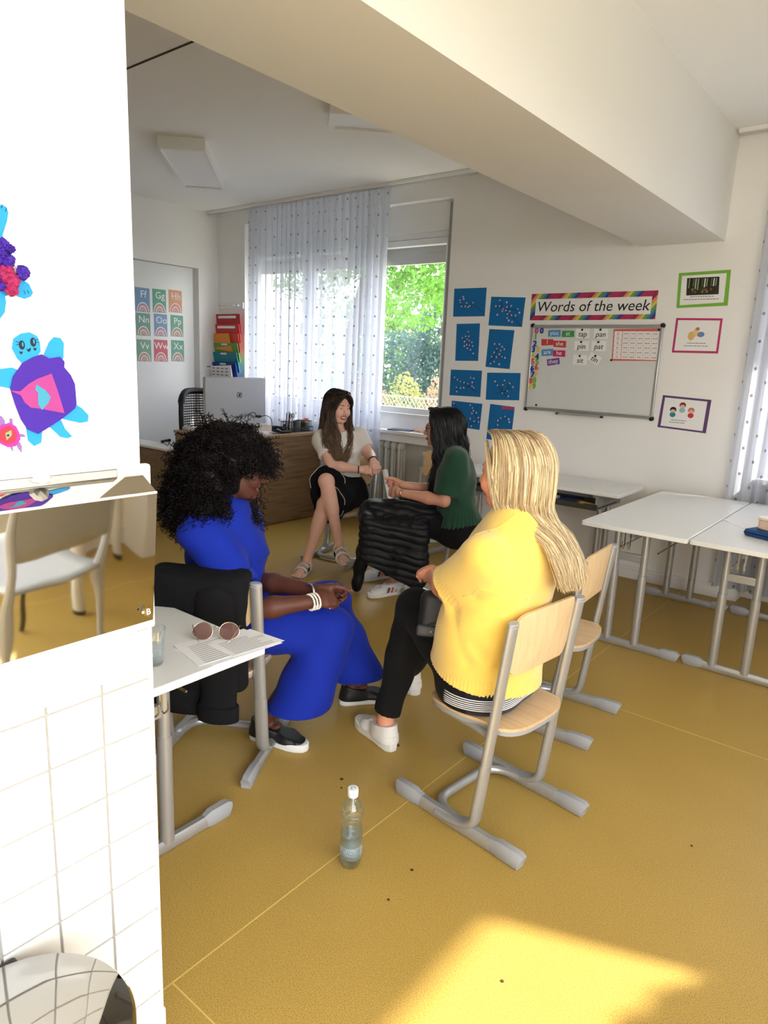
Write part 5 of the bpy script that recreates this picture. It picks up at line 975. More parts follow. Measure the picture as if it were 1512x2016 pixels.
# ================================================================ implicit modelling for people and soft things
A_ = lambda *v: np.array(v, float)
def nrm(v): v = np.asarray(v, float); return v / np.linalg.norm(v)
class SDF:
    def __init__(s): s.ops = []; s.post = []; s.clips = []
    def _a(s, fn, k, mode): s.ops.append((fn, k, mode)); return s
    def cap(s, a, b, ra, rb, k=.02, mode='u', flat=False):
        a = np.asarray(a, float); b = np.asarray(b, float); ab = b - a; L2 = ab @ ab + 1e-12; L = math.sqrt(L2)
        def fn(p):
            q = p - a; t = np.clip(q @ ab / L2, 0, 1); d = np.linalg.norm(q - t[:, None] * ab, axis=1) - (ra + (rb - ra) * t)
            if flat: d = np.maximum(d, ((p - b) @ ab) / L)
            return d
        return s._a(fn, k, mode)
    def ball(s, c, r, k=.02, mode='u'): return s.cap(c, np.asarray(c, float) + 1e-6, r, r, k, mode)
    def ell(s, c, r, F=None, k=.02, mode='u'):
        c = np.asarray(c, float); r = np.asarray(r, float); F = np.eye(3) if F is None else np.asarray(F, float); m = r.min()
        def fn(p):
            q = (p - c) @ F.T; k0 = np.linalg.norm(q / r, axis=1); k1 = np.linalg.norm(q / (r * r), axis=1); return k0 * (k0 - 1) / np.maximum(k1, 1e-9)
        return s._a(fn, k, mode)
    def ecap(s, a, b, ra, rb, w, k=.02, mode='u', flat=False):
        """tapered capsule with an elliptic section: ra, rb = (half width along w, half depth)"""
        a = np.asarray(a, float); b = np.asarray(b, float); ab = b - a; L = np.linalg.norm(ab); t_ = ab / L
        w = np.asarray(w, float); w = nrm(w - t_ * (w @ t_)); n = np.cross(t_, w)
        def fn(p):
            q = p - a; tt = q @ t_; t = np.clip(tt / L, 0, 1); rw = ra[0] + (rb[0] - ra[0]) * t; rd = ra[1] + (rb[1] - ra[1]) * t
            e = tt - t * L; rm = np.minimum(rw, rd); u = q @ w; v = q @ n
            k0 = np.sqrt((u / rw) ** 2 + (v / rd) ** 2 + (e / rm) ** 2); k1 = np.sqrt((u / rw ** 2) ** 2 + (v / rd ** 2) ** 2 + (e / rm ** 2) ** 2)
            d = k0 * (k0 - 1) / np.maximum(k1, 1e-6); d = np.where(k0 < 1e-3, -rm, d)
            if flat: d = np.maximum(d, tt - L)
            return d
        return s._a(fn, k, mode)
    def box(s, c, half, F=None, rd=.01, k=.01, mode='u'):
        c = np.asarray(c, float); half = np.asarray(half, float) - rd; F = np.eye(3) if F is None else np.asarray(F, float)
        def fn(p):
            q = np.abs((p - c) @ F.T) - half; return np.linalg.norm(np.maximum(q, 0), axis=1) + np.minimum(q.max(axis=1), 0) - rd
        return s._a(fn, k, mode)
    def chain(s, P, R, k=.02, mode='u'):
        for i in range(len(P) - 1): s.cap(P[i], P[i + 1], R[i], R[i + 1], k if i == 0 else .004, mode)
        return s
    def clip(s, p, n): s.clips.append((np.asarray(p, float), nrm(n))); return s
    def add(s, f): s.post.append(f); return s
    def ev(s, P, blk=None, R=0):
        """P (N,3); blk = (block centres, points per block) culls shapes that are far from a block"""
        d = np.full(len(P), .5)
        for fn, k, mode in s.ops:
            if blk is not None:
                near = fn(blk[0]) < R + 2.5 * k + .004
                if not near.any(): continue
                m = np.repeat(near, blk[1]); q = fn(P[m]); dm = d[m]
            else: m = slice(None); q = fn(P); dm = d
            if mode == 'u': h = np.maximum(k - np.abs(dm - q), 0) / k; d[m] = np.minimum(dm, q) - h * h * k * .25
            else: h = np.maximum(k - np.abs(dm + q), 0) / k; d[m] = np.maximum(dm, -q) + h * h * k * .25
        for f in s.post: d = d + f(P)
        for p, n in s.clips: d = np.maximum(d, (P - p) @ n)
        return d
    def mesh(s, lo, hi, h):
        lo = np.asarray(lo, float); hi = np.asarray(hi, float); B = 8
        nb = np.maximum(1, np.ceil((hi - lo) / (h * B)).astype(int)); n = nb * B + 1; D = np.ones(tuple(n), np.float32)
        g = np.stack(np.meshgrid(*[np.arange(q) for q in nb], indexing='ij'), -1).reshape(-1, 3); C = lo + (g * B + B / 2) * h
        dc = s.ev(C); R = h * B * .87
        slack = .02 if s.post else .008
        act = np.abs(dc) < R + slack
        off = np.stack(np.meshgrid(*[np.arange(B + 1)] * 3, indexing='ij'), -1).reshape(-1, 3)
        for b in g[(dc <= -R - slack)]: D[b[0] * B:b[0] * B + B + 1, b[1] * B:b[1] * B + B + 1, b[2] * B:b[2] * B + B + 1] = -1
        ga = g[act]
        for i0 in range(0, len(ga), 400):
            gb = ga[i0:i0 + 400]; idx = gb[:, None, :] * B + off[None]; P = (lo + idx * h).reshape(-1, 3)
            v = s.ev(P, (lo + (gb * B + B / 2) * h, len(off)), R); ii = idx.reshape(-1, 3); D[ii[:, 0], ii[:, 1], ii[:, 2]] = v
        S = D < 0; c8 = [S[a:n[0] - 1 + a, b:n[1] - 1 + b, c:n[2] - 1 + c] for a in (0, 1) for b in (0, 1) for c in (0, 1)]
        cnt = sum(x.astype(np.int8) for x in c8); cells = np.argwhere((cnt > 0) & (cnt < 8))
        if len(cells) == 0: return np.zeros((0, 3)), np.zeros((0, 4), int)
        vid = np.full(tuple(n - 1), -1, np.int64); vid[tuple(cells.T)] = np.arange(len(cells))
        off8 = np.array([(a, b, c) for a in (0, 1) for b in (0, 1) for c in (0, 1)]); vals = np.stack([D[tuple((cells + o).T)] for o in off8], 1)
        acc = np.zeros((len(cells), 3)); num = np.zeros(len(cells))
        for i in range(8):
            for j in range(i + 1, 8):
                if np.abs(off8[i] - off8[j]).sum() != 1: continue
                a, b = vals[:, i], vals[:, j]; m = (a < 0) != (b < 0); t = np.where(m, a / np.where(m, a - b, 1), 0)[:, None]
                acc += np.where(m[:, None], off8[i] + t * (off8[j] - off8[i]), 0); num += m
        V = lo + (cells + acc / num[:, None]) * h; F = []
        for ax in range(3):
            sl0 = [slice(1, -1)] * 3; sl1 = [slice(1, -1)] * 3; sl0[ax] = slice(0, -1); sl1[ax] = slice(1, None)
            a, b = S[tuple(sl0)], S[tuple(sl1)]; e = np.argwhere(a != b)
            if len(e) == 0: continue
            o = np.ones(3, int); o[ax] = 0; e2 = e + o; sg = a[tuple(e.T)]; u, w = [(1, 2), (2, 0), (0, 1)][ax]
            def cc(du, dw): q = e2.copy(); q[:, u] -= du; q[:, w] -= dw; return vid[tuple(q.T)]
            q = np.stack([cc(1, 1), cc(0, 1), cc(0, 0), cc(1, 0)], 1); q[~sg] = q[~sg][:, ::-1]; F.append(q)
        F = np.concatenate(F); F = F[(F >= 0).all(axis=1)]
        return V, F
def snap(S, P, it=6):
    P = np.array(P, float)
    for _ in range(it):
        e = 1e-3; d = S.ev(P); g = np.stack([S.ev(P + np.eye(3)[i] * e) - d for i in range(3)], 1) / e; P = P - g * (d / np.maximum((g * g).sum(1), .05))[:, None]
    return P
def mesh_obj(name, parts, m, parent=None, matfn=None, **kw):
    """parts: list of (V, F) joined into one mesh"""
    Vs = []; Fs = []; b = 0
    for V, F in parts: Vs.append(V); Fs.append(F + b); b += len(V)
    V = np.concatenate(Vs); F = np.concatenate(Fs)
    loc = Vector((0, 0, 0))
    if parent is not None: iv = np.array(WM(parent).inverted()); V2 = V @ iv[:3, :3].T + iv[:3, 3]
    else: loc = Vector(((V[:, 0].min() + V[:, 0].max()) / 2, (V[:, 1].min() + V[:, 1].max()) / 2, V[:, 2].min())); V2 = V - np.array(loc)
    me = bpy.data.meshes.new(name); n = len(F); w = F.shape[1]
    me.vertices.add(len(V)); me.vertices.foreach_set('co', V2.astype(np.float32).ravel()); me.loops.add(n * w); me.loops.foreach_set('vertex_index', F.astype(np.int32).ravel())
    me.polygons.add(n); me.polygons.foreach_set('loop_start', (np.arange(n) * w).astype(np.int32)); me.polygons.foreach_set('use_smooth', np.ones(n, bool))
    ms = m if isinstance(m, (list, tuple)) else [m]
    for mm in ms: me.materials.append(mm)
    if matfn is not None: me.polygons.foreach_set('material_index', np.asarray(matfn(V[F].mean(axis=1)), np.int32))
    me.update(calc_edges=True); me.validate()
    o = bpy.data.objects.new(name, me); COL.objects.link(o); o.parent = parent; o.location = loc
    return tag(o, **kw)
def bounds(pts, pad): P = np.array(pts, float); return P.min(axis=0) - pad, P.max(axis=0) + pad
def minus_boxes(V, F, boxes, h):
    c = V[F].mean(axis=1); keep = np.ones(len(F), bool)
    for lo, hi in boxes: keep &= ~((c > lo + 1.5 * h) & (c < hi - 1.5 * h)).all(axis=1)
    return V, F[keep]
def body_mesh(s, lo, hi, h, fine):
    V, F = s.mesh(lo, hi, h); parts = [minus_boxes(V, F, [(a, b) for a, b, _ in fine], h)]
    for a, b, hf in fine: parts.append(s.mesh(a, b, hf))
    return parts
WAVES = [(nrm(RNG.normal(size=3)), RNG.uniform(0, 6.28)) for _ in range(9)]
def ripple(amp, freq, mask=None):
    def f(p):
        d = np.zeros(len(p))
        for i, (k, ph) in enumerate(WAVES): d += np.sin(p @ k * freq * (.6 + .12 * i) + ph + 1.5 * np.sin(p @ WAVES[(i + 3) % 9][0] * freq * .4))
        d *= amp / 4
        return d if mask is None else d * mask(p)
    return f
def polytubes(P, rad, ns=3):
    """P (S,N,3) polylines -> joined tubes; rad (S,N) or scalar"""
    S, N, _ = P.shape; T = np.gradient(P, axis=1); T /= np.linalg.norm(T, axis=2, keepdims=True) + 1e-9
    ref = np.zeros_like(T); ref[...] = (0.31, 0.52, 0.79); a = np.cross(T, ref); a /= np.linalg.norm(a, axis=2, keepdims=True) + 1e-9; b = np.cross(T, a)
    r = np.broadcast_to(np.asarray(rad, float), (S, N))[..., None]
    R = np.stack([P + (a * math.cos(2 * PI * k / ns) + b * math.sin(2 * PI * k / ns)) * r for k in range(ns)], 2).reshape(S * N * ns, 3)
    s_, n_, k_ = np.meshgrid(np.arange(S), np.arange(N - 1), np.arange(ns), indexing='ij'); i = (s_ * N + n_) * ns; k2 = (k_ + 1) % ns
    F = np.stack([i + k_, i + k2, i + ns + k2, i + ns + k_], -1).reshape(-1, 4); return R, F
def catmull(C, n):
    """C (..., K, 3) control points -> (..., n, 3)"""
    C = np.asarray(C, float); K = C.shape[-2]; t = np.linspace(0, K - 1 - 1e-6, n); i = t.astype(int); u = (t - i)[:, None]
    g = lambda j: C[..., np.clip(i + j, 0, K - 1), :]
    a, b, c, d = g(-1), g(0), g(1), g(2)
    return .5 * (2 * b + (c - a) * u + (2 * a - 5 * b + 4 * c - d) * u ** 2 + (3 * b - a - 3 * c + d) * u ** 3)
def hair_sheet(G, n, npts, jit, seed, wave=0.0, wfreq=5.0, lock=.0):
    """G (K guides, M ctrl, 3): strands interpolated between neighbouring guides"""
    rg = np.random.default_rng(seed); G = np.asarray(G, float); K = len(G)
    u = rg.uniform(0, K - 1 - 1e-6, n); C = catmull(np.swapaxes(G, 0, 1), 16 * (K - 1) + 1)  # (M, fine, 3)
    idx = u * 16; i = idx.astype(int); fr = (idx - i)[:, None, None]; Cs = np.swapaxes(C, 0, 1); C0 = Cs[i] * (1 - fr) + Cs[np.minimum(i + 1, len(Cs) - 1)] * fr
    M = C0.shape[1]; grow = np.linspace(.25, 1, M)[None, :, None]
    P = catmull(C0 + rg.normal(size=(n, 1, 3)) * jit * grow + rg.normal(size=(n, M, 3)) * jit * .35 * grow, npts)
    if wave:
        t = np.linspace(0, 1, npts)[None]; lk = np.floor(u * 5 + rg.normal(size=n) * .25); ph = (np.sin(lk * 12.9898) * 43758.5453 % 6.28)[:, None] + rg.normal(size=(n, 1)) * .35
        amp = wave * np.clip(t * 1.6 - .25, 0, 1) * (.7 + .6 * rg.uniform(size=(n, 1)))
        ax = nrm(Cs[-1, -1] - Cs[0, -1] + 1e-6); ay = np.cross(ax, (0, 0, 1.0)); ay = ay / (np.linalg.norm(ay) + 1e-9)
        P = P + (amp * np.sin(t * wfreq * 6.28 + ph))[..., None] * ax + (amp * .8 * np.cos(t * wfreq * 6.28 + ph))[..., None] * ay
    return P
def inset(G, o, k=.09):
    G = np.array(G, float); w = np.clip(np.array([k] * 4 + [k * .6] + [.0] * 9)[:G.shape[1]], 0, 1)[None, :, None]; return G + (o - G) * w
def hair_obj(name, P, rad, mats, parent, seed=0, taper=.35, ns=3, grad=False):
    rg = np.random.default_rng(seed); n, N, _ = P.shape; t = np.linspace(0, 1, N); r = rad * (1 - (1 - taper) * t ** 3)[None] * rg.uniform(.75, 1.25, (n, 1))
    V, F = polytubes(P, r, ns); mi = np.repeat(rg.integers(0, len(mats), n), (N - 1) * ns) if not grad else np.repeat(np.clip((np.linspace(0, 1, N - 1)[None] * len(mats) * 1.05 + rg.normal(size=(n, 1)) * .8 - .3), 0, len(mats) - 1).astype(int).ravel(), ns)
    return mesh_obj(name, [(V, F)], mats, parent, matfn=lambda c: mi)
def sheet_solid(G, nu, nv, th, seed=0):
    """closed lumpy slab under the strands"""
    G = np.asarray(G, float); C = catmull(np.swapaxes(G, 0, 1), nu); C = np.swapaxes(C, 0, 1); S = catmull(C, nv)
    du = np.gradient(S, axis=0); dv = np.gradient(S, axis=1); nn = np.cross(du, dv); nn /= np.linalg.norm(nn, axis=2, keepdims=True) + 1e-9
    A, B = S + nn * th / 2, S - nn * th / 2; V = np.concatenate([A.reshape(-1, 3), B.reshape(-1, 3)]); q = nu * nv; F = []
    for i in range(nu - 1):
        for j in range(nv - 1):
            a = i * nv + j; F += [(a, a + 1, a + nv + 1, a + nv), (q + a, q + a + nv, q + a + nv + 1, q + a + 1)]
    for i in range(nu - 1):
        for a in (i * nv, i * nv + nv - 1): F.append((a, a + nv, q + a + nv, q + a))
    for j in range(nv - 1):
        for a in (j, (nu - 1) * nv + j): F.append((a, a + 1, q + a + 1, q + a))
    return V, np.array(F)
# ---- anatomy
def frame(f, up=(0, 0, 1)):
    f = nrm(f); up = np.asarray(up, float); r = nrm(np.cross(f, up)); u = np.cross(r, f); return np.array([r, f, u])   # rows: right, forward, up
def hd(H, x, y, z): return H['o'] + np.array([x, y, z]) * H.get('s', 1.0) @ H['F']
def head_sdf(S, H, smile=False, lipk=1.0):
    F = H['F']; s = H.get('s', 1.0); p = lambda x, y, z: hd(H, x, y, z)
    S.ell(p(0, -.018, .032), A_(.077, .096, .086) * s, F, .03)
    S.ell(p(0, .030, -.020), A_(.064, .062, .085) * s, F, .03)
    S.ell(p(0, .036, -.068), A_(.050, .050, .045) * s, F, .03)
    S.ball(p(0, .076, -.101), .0155 * s, .022)
    for x in (-1, 1):
        S.ball(p(x * .037, .060, -.030), .026 * s, .025)
        S.cap(p(x * .056, .0, -.055), p(x * .030, .055, -.095), .016 * s, .014 * s, .025)
        S.cap(p(x * .012, .088, .022), p(x * .046, .070, .020), .011 * s, .010 * s, .014)
    for x in (-1, 1): S.ball(p(x * .031, .109, -.001), .0245 * s, .012, 's')
    S.cap(p(0, .088, .010), p(0, .110, -.034), .0075 * s, .0105 * s, .012)
    for x in (-1, 1): S.ell(p(x * .011, .099, -.038), A_(.0075, .011, .007) * s, F, .006)
    for x in (-1, 1): S.ell(p(x * .006, .102, -.0455), A_(.0032, .004, .003) * s, F, .003, 's')
    if smile:
        for x in (-1, 1): S.ball(p(x * .040, .068, -.040), .021 * s, .016)
        S.ell(p(0, .094, -.0680), A_(.031, .017, .0105) * s, F, .004, 's')
        lo_ = [(-.033, .073, -.0585), (-.019, .087, -.0760), (0, .0925, -.0815), (.019, .087, -.0760), (.033, .073, -.0585)]; up_ = [(-.033, .073, -.0575), (-.018, .089, -.0590), (0, .0945, -.0580), (.018, .089, -.0590), (.033, .073, -.0575)]
    else:
        lo_ = [(-.023, .080, -.0665), (-.012, .092, -.0715), (0, .0955, -.073), (.012, .092, -.0715), (.023, .080, -.0665)]; up_ = [(-.023, .080, -.0655), (-.010, .094, -.0625), (0, .0975, -.0625), (.010, .094, -.0625), (.023, .080, -.0655)]
    S.chain([p(*q) for q in up_], [.002 * s, .0042 * s, .0046 * s, .0042 * s, .002 * s], .004)
    S.chain([p(*q) for q in lo_], [.002 * s, .0052 * s, .0058 * s, .0052 * s, .002 * s], .004)
    for x in (-1, 1):   # lids and ears
        S.chain([p(x * .0175, .0830, .0030), p(x * .030, .0885, .0075), p(x * .0455, .0765, .0025)], [.0040 * s, .0048 * s, .0040 * s], .004); S.chain([p(x * .0175, .0825, -.0035), p(x * .030, .0870, -.0090), p(x * .0455, .0760, -.0035)], [.0036 * s, .0044 * s, .0038 * s], .004)
        S.ell(p(x * .077, -.012, -.008), A_(.009, .019, .031) * s, F, .008); S.ell(p(x * .085, -.008, -.006), A_(.006, .010, .019) * s, F, .005, 's')
    return [p(*q) for q in up_], [p(*q) for q in lo_]
def lip_fn(H, lips):
    L = np.array(lips[0] + lips[1])
    def fn(c):
        d = np.min(np.linalg.norm(c[:, None, :] - np.concatenate([catmull(np.array(lips[0]), 17), catmull(np.array(lips[1]), 17)])[None], axis=2), axis=1) if len(c) < 1 else None
        return d
    def f(c):
        r = np.zeros(len(c), int); q = (c - H['o']) @ H['F'].T / H.get('s', 1.0); m = (np.abs(q[:, 0]) < .034) & (q[:, 2] > -.088) & (q[:, 2] < -.05) & (q[:, 1] > .06)
        if m.any():
            K = np.concatenate([catmull(np.array(lips[0]), 17), catmull(np.array(lips[1]), 17)]); cm = c[m]; d = np.linalg.norm(cm[:, None] - K[None], axis=2).min(axis=1); r[m] = (d < .0066 * H.get('s', 1.0)).astype(int)
        return r
    return f
def surf(S, H, x, z, y0=.16):
    ys = np.linspace(y0, .03, 66); d = S.ev(np.array([hd(H, x, y, z) for y in ys])); i = np.argmax(d < 0); return ys[i] if d[i] < 0 else .08
def face_bits(H, par, brow, iris, teeth=False, S=None):
    F = H['F']; s = H.get('s', 1.0); p = lambda x, y, z: hd(H, x, y, z); R = Matrix([list(F[0]), list(F[1]), list(F[2])]).transposed()
    me = mat('eye_white', (.75, .73, .70), .15, coat=.6); mi = mat('iris_' + iris[0], iris[1], .12, coat=.8)
    for x in (-1, 1):
        e = MB().ball(p(x * .031, .0752, -.001), .0126 * s, 16, 12).obj('eye', me, par, smooth=True)
        MB().ball(p(x * .0315, .0822, -.001), .0064 * s, 14, 10).obj('iris', mi, e, smooth=True)
        pts = [p(x * a, surf(S, H, x * a, b) + .0005, b) for a, b in ((.014, .0185), (.024, .0225), (.036, .0235), (.048, .0180))]
        MB().tube([Vector(q) for q in catmull(np.array(pts), 9)], [.0018 * s, .0026 * s, .003 * s, .003 * s, .0028 * s, .0026 * s, .0022 * s, .0016 * s, .0008 * s], 6).obj('eyebrow', brow, par, smooth=True)
        pts = [p(x * .0180, .0860, .0005), p(x * .031, .0925, .0035), p(x * .0455, .0800, .0000)]
        MB().tube([Vector(q) for q in catmull(np.array(pts), 9)], .0011 * s, 5).obj('eyelash', M_INK, par, smooth=True)
    if teeth:
        mb = MB(); P = []
        for z, dy in ((-.0590, 0), (-.067, .0012), (-.0745, .0)):
            P.append([p(x, .0885 + dy - 11 * x * x - (.0 if z > -.07 else .001), z + 6 * x * x) for x in np.linspace(-.029, .029, 17)])
        mb.grid([[tuple(q) for q in r] for r in P]); mb.obj('teeth', mat('teeth', (.80, .77, .72), .2, coat=.5), par, smooth=True, solid=.002)
def hand_sdf(S, w, d, n, side, curl, sc=1.0, thumb=(.5, .35), spread=.05, k=.006):
    """w wrist, d finger direction, n back-of-hand normal, side = +1 if the thumb lies along cross(d, n)... curl: 4 x (mcp, pip, dip) angles"""
    d = nrm(d); n = nrm(n - d * (np.asarray(n) @ d)); t = np.cross(d, n) * side; tips = []
    S.ecap(w, w + d * .045 * sc, (.026 * sc, .019 * sc), (.036 * sc, .0155 * sc), t, .012)
    S.ecap(w + d * .045 * sc, w + d * .082 * sc, (.037 * sc, .0150 * sc), (.0385 * sc, .0115 * sc), t, .012)
    for i, (o, L, r) in enumerate(((.0275, .074, .0086), (.0092, .083, .0089), (-.0095, .077, .0085), (-.0265, .060, .0076))):
        c = curl[i] if isinstance(curl[0], (tuple, list)) else curl; b = w + d * (.084 - .004 * abs(i - 1.2)) * sc + t * o * sc; dirv = nrm(d + t * spread * (1.5 - i)); a = 0.0; P = [b]
        for ph, fr in zip(c, (.45, .30, .25)):
            a += ph; v = dirv * math.cos(a) - n * math.sin(a); P.append(P[-1] + v * L * fr * sc)
        R = [r * sc, r * .95 * sc, r * .88 * sc, r * .76 * sc]; S.chain(P, R, k); S.ball(P[1], r * 1.04 * sc, .004); tips.append((P[-1], P[-1] - P[-2], n, R[-1]))
    b = w + d * .022 * sc + t * .022 * sc - n * .006 * sc; m1 = b + nrm(d * .75 + t * .75 * (1 - thumb[1]) - n * .35) * .042 * sc
    m2 = m1 + nrm(d * .9 + t * (.35 - thumb[0]) - n * .35 * (1 + thumb[1])) * .033 * sc; m3 = m2 + nrm(d * .85 + t * (.1 - thumb[0] * 1.3) - n * .45 * (1 + thumb[1])) * .026 * sc
    S.chain([b, m1, m2, m3], [.0145 * sc, .0115 * sc, .0100 * sc, .0080 * sc], .010); tips.append((m3, m3 - m2, nrm(n + t), .008 * sc))
    return tips
def nails(tips, m, par):
    for c, v, n, r in tips:
        v = nrm(v); n2 = nrm(n - v * (n @ v)) if abs(n @ v) < .98 else nrm(np.cross(v, (0.3, .8, .1))); x = np.cross(v, n2)
        R = Matrix([list(x), list(v), list(n2)]).transposed(); MB().ball(c + n2 * r * .72, (r * .68, r * .95, r * .30), 8, 6, R=R).obj('nail', m, par, smooth=True)
FOOTP = [(-.012, -.068), (.012, -.068), (.028, -.050), (.033, -.015), (.034, .03), (.040, .075), (.046, .115), (.043, .150), (.030, .180), (.008, .192), (-.016, .186), (-.033, .165), (-.042, .13), (-.042, .095), (-.034, .045), (-.032, -.01), (-.028, -.05)]
def foot_frame(ank, toe):
    d = np.array(toe, float) - np.array(ank, float); d[2] = 0; d = nrm(d); r = np.array([d[1], -d[0], 0.0]); return np.array([r, d, (0, 0, 1.0)])
def shoe(name, par, ank, toe, m_up, m_sole, side, hsole=.028, collar=.085, tilt=0.0, z0=0.0, sc=1.0, open_=False):
    """side: +1 left foot, -1 right; ank = ankle joint; returns (upper object, frame, origin)"""
    F = foot_frame(ank, toe); o = np.array([ank[0], ank[1], z0])
    if tilt:
        d = F[1] * math.cos(tilt) + A_(0, 0, 1) * math.sin(tilt); F = np.array([F[0], d, np.cross(F[0], d)]); o = o - F[1] * .0 
    q = lambda x, y, z: o + (A_(x, y, z) * sc) @ F
    S = SDF(); S.ecap(q(0, -.030, .030), q(0, .02, .034), (.033 * sc, .034 * sc), (.036 * sc, .040 * sc), F[0], .02)
    S.ecap(q(0, .02, .034), q(side * .004, .10, .030), (.036 * sc, .042 * sc), (.044 * sc, .030 * sc), F[0], .03); S.ecap(q(side * .004, .10, .030), q(-side * .002, .150, .026), (.044 * sc, .031 * sc), (.036 * sc, .023 * sc), F[0], .03)
    S.ecap(q(0, -.034, .03), q(0, -.030, collar), (.030 * sc, .028 * sc), (.031 * sc, .030 * sc), F[0], .03); S.ecap(q(0, .0, .05), q(0, .012, collar + .002), (.036 * sc, .042 * sc), (.040 * sc, .046 * sc), F[0], .03)
    S.ecap(q(0, .062, .048), q(0, .028, .088 * collar / .085), (.026 * sc, .016 * sc), (.027 * sc, .012 * sc), F[0], .02)
    if open_: S.ecap(q(0, -.010, collar - .015), q(0, -.006, collar + .05), (.024 * sc, .033 * sc), (.026 * sc, .036 * sc), F[0], .006, 's')
    S.clip(q(0, 0, hsole - .006), -F[2]); S.clip(q(0, -.03, collar + .004), F[2] * .96 + F[1] * .25)
    lo, hi = bounds([q(x, y, z) for x in (-.06, .06) for y in (-.09, .20) for z in (0, collar + .03)], .01); V, Fc = S.mesh(lo, hi, .0032); up = mesh_obj(name, [(V, Fc)], m_up, par)
    M4 = Matrix.Identity(4)
    for i in range(3):
        for j in range(3): M4[i][j] = F[j][i] 
        M4[i][3] = o[i]
    mb = MB(); pl = [(x * side * -1 * sc * 1.0, y * sc) for x, y in FOOTP]; pl = pl if area(pl) > 0 else pl[::-1]; mb.prism(pl, M4, hsole * sc); mb.obj('sole', m_sole, up, bevel=.006, seg=2)
    def top(x, y, lift=.002):
        zs = np.linspace(.13, .02, 56); d_ = S.ev(np.array([q(x, y, z) for z in zs])); i = int(np.argmax(d_ < 0)); return q(x, y, (zs[i] if d_[i] < 0 else .05) + lift)
    q.top = top
    return up, F, o, q
def body_sdf(J, H, f, fem=1.0, tk=.30):
    f = nrm(f); S = SDF(); pel, nk = J['pel'], J['neck']; sd = nrm(J['shR'] - J['shL']); hs = nrm(J['hipR'] - J['hipL']); L = lambda t: pel + (nk - pel) * t
    S.ecap(pel, L(.35), (.145 * fem, .095 * fem), (.118 * fem, .085 * fem), hs, .04); S.ecap(L(.35), L(.72), (.118 * fem, .085 * fem), (.135 * fem, .095 * fem), sd, .04); S.ecap(L(.72), L(.93), (.135 * fem, .095 * fem), (.085, .06), sd, .04)
    hb = hd(H, 0, -.022, -.06); S.cap(nk - A_(0, 0, .03), hb, .055, .048, .03)
    for s in 'LR':
        S.cap(L(.93), J['sh' + s], .045, .048, .04); S.cap(J['sh' + s], J['elb' + s], .047, .037, .03)
        e, w = J['elb' + s], J['wr' + s]; S.cap(e, e + (w - e) * .35, .037, .038, .02); S.cap(e + (w - e) * .35, w, .038, .0245, .02)
        S.cap(J['hip' + s], J['knee' + s], .078, .054, .04); kn, an = J['knee' + s], J['ank' + s]; bk = nrm(np.cross(np.cross(an - kn, f), an - kn) * -1 + 1e-9)
        S.cap(kn, an, .051, .033, .03); S.cap(kn + (an - kn) * .2 + bk * .012, kn + (an - kn) * .45 + bk * .014, .044, .040, .04)
        to = J['toe' + s]; S.ecap(an - A_(0, 0, .03 if tk == 1 else .045), an + (to - an) * tk + A_(0, 0, .004 * (tk < 1)), (.028, .028) if tk == 1 else (.022, .018), (.034, .016) if tk == 1 else (.022, .012), np.cross(to - an, (0, 0, 1.0)), .03 if tk == 1 else .02); S.ball(an - A_(0, 0, .032) - nrm((to - an) * A_(1, 1, 0)) * .020, .026, .03)
    return S
def skin(name, col, var=.06):
    m = mat(name, col, .48, spec=.35, var=var, vscale=25); n, l, b = nodes(m)
    b.inputs['Subsurface Weight'].default_value = .12; b.inputs['Subsurface Radius'].default_value = (.012, .005, .003); b.inputs['Subsurface Scale'].default_value = .6; return m
# ================================================================ people
HB = .0042
def cloth_mat(name, col, rough=.8, bscale=500, bump=.25, sheen=.2, var=.04): return mat(name, col, rough, spec=.2, bump=bump, bscale=bscale, sheen=sheen, var=var, vscale=12)
def person(label, at): return thing('person', label, 'person', (at[0], at[1], 0))
def hair_cap(S, H, g=.012, front=.045):
    F = H['F']; S.ell(hd(H, 0, -.020, .036), A_(.079 + g, .097 + g, .086 + g), F, .03); S.ell(hd(H, 0, -.045, -.03), A_(.072 + g, .065 + g, .075), F, .03)
    S.ell(hd(H, 0, .120, -.020), A_(.067, .074, .108), F, .010, 's')
DK = lambda *a: [math.radians(x) for x in a]
# ---------------------------------------------------------------- woman in blue
J = dict(pel=A_(-2.080, 1.672, 0.490), hipL=A_(-2.137, 1.740, 0.485), hipR=A_(-2.027, 1.599, 0.478), neck=A_(-2.088, 1.630, 0.925), shL=A_(-2.184, 1.771, 0.889), shR=A_(-2.001, 1.484, 0.873),
    kneeL=A_(-1.905, 2.04, .49), ankL=A_(-1.840, 2.165, .10), toeL=A_(-1.75, 2.30, .02), kneeR=A_(-1.722, 1.862, .475), ankR=A_(-1.893, 1.688, .095), toeR=A_(-1.715, 1.752, .02),
    elbL=A_(-2.017, 1.729, 0.635), wrL=A_(-1.695, 1.765, .660), elbR=A_(-1.813, 1.545, 0.610), wrR=A_(-1.655, 1.706, .645))
H = dict(o=A_(-2.035, 1.672, 1.093), F=frame((.64, .74, -.20)), s=.97); fB = A_(.63, .78, 0)
P1 = person('seated woman in cobalt blue with big black curly hair, hands clasped', J['pel'])
SK1 = skin('skin_deep', srgb(92, 54, 42)); LIP1 = mat('lip_deep', srgb(106, 52, 48), .35)
S = body_sdf(J, H, fB); lips = head_sdf(S, H, smile=True)
t1_ = hand_sdf(S, J['wrR'], (.22, .97, .02), (.62, -.15, .62), -1, [DK(35, 62, 40), DK(38, 66, 40), DK(40, 68, 42), DK(42, 66, 45)], .98, (.1, .3))
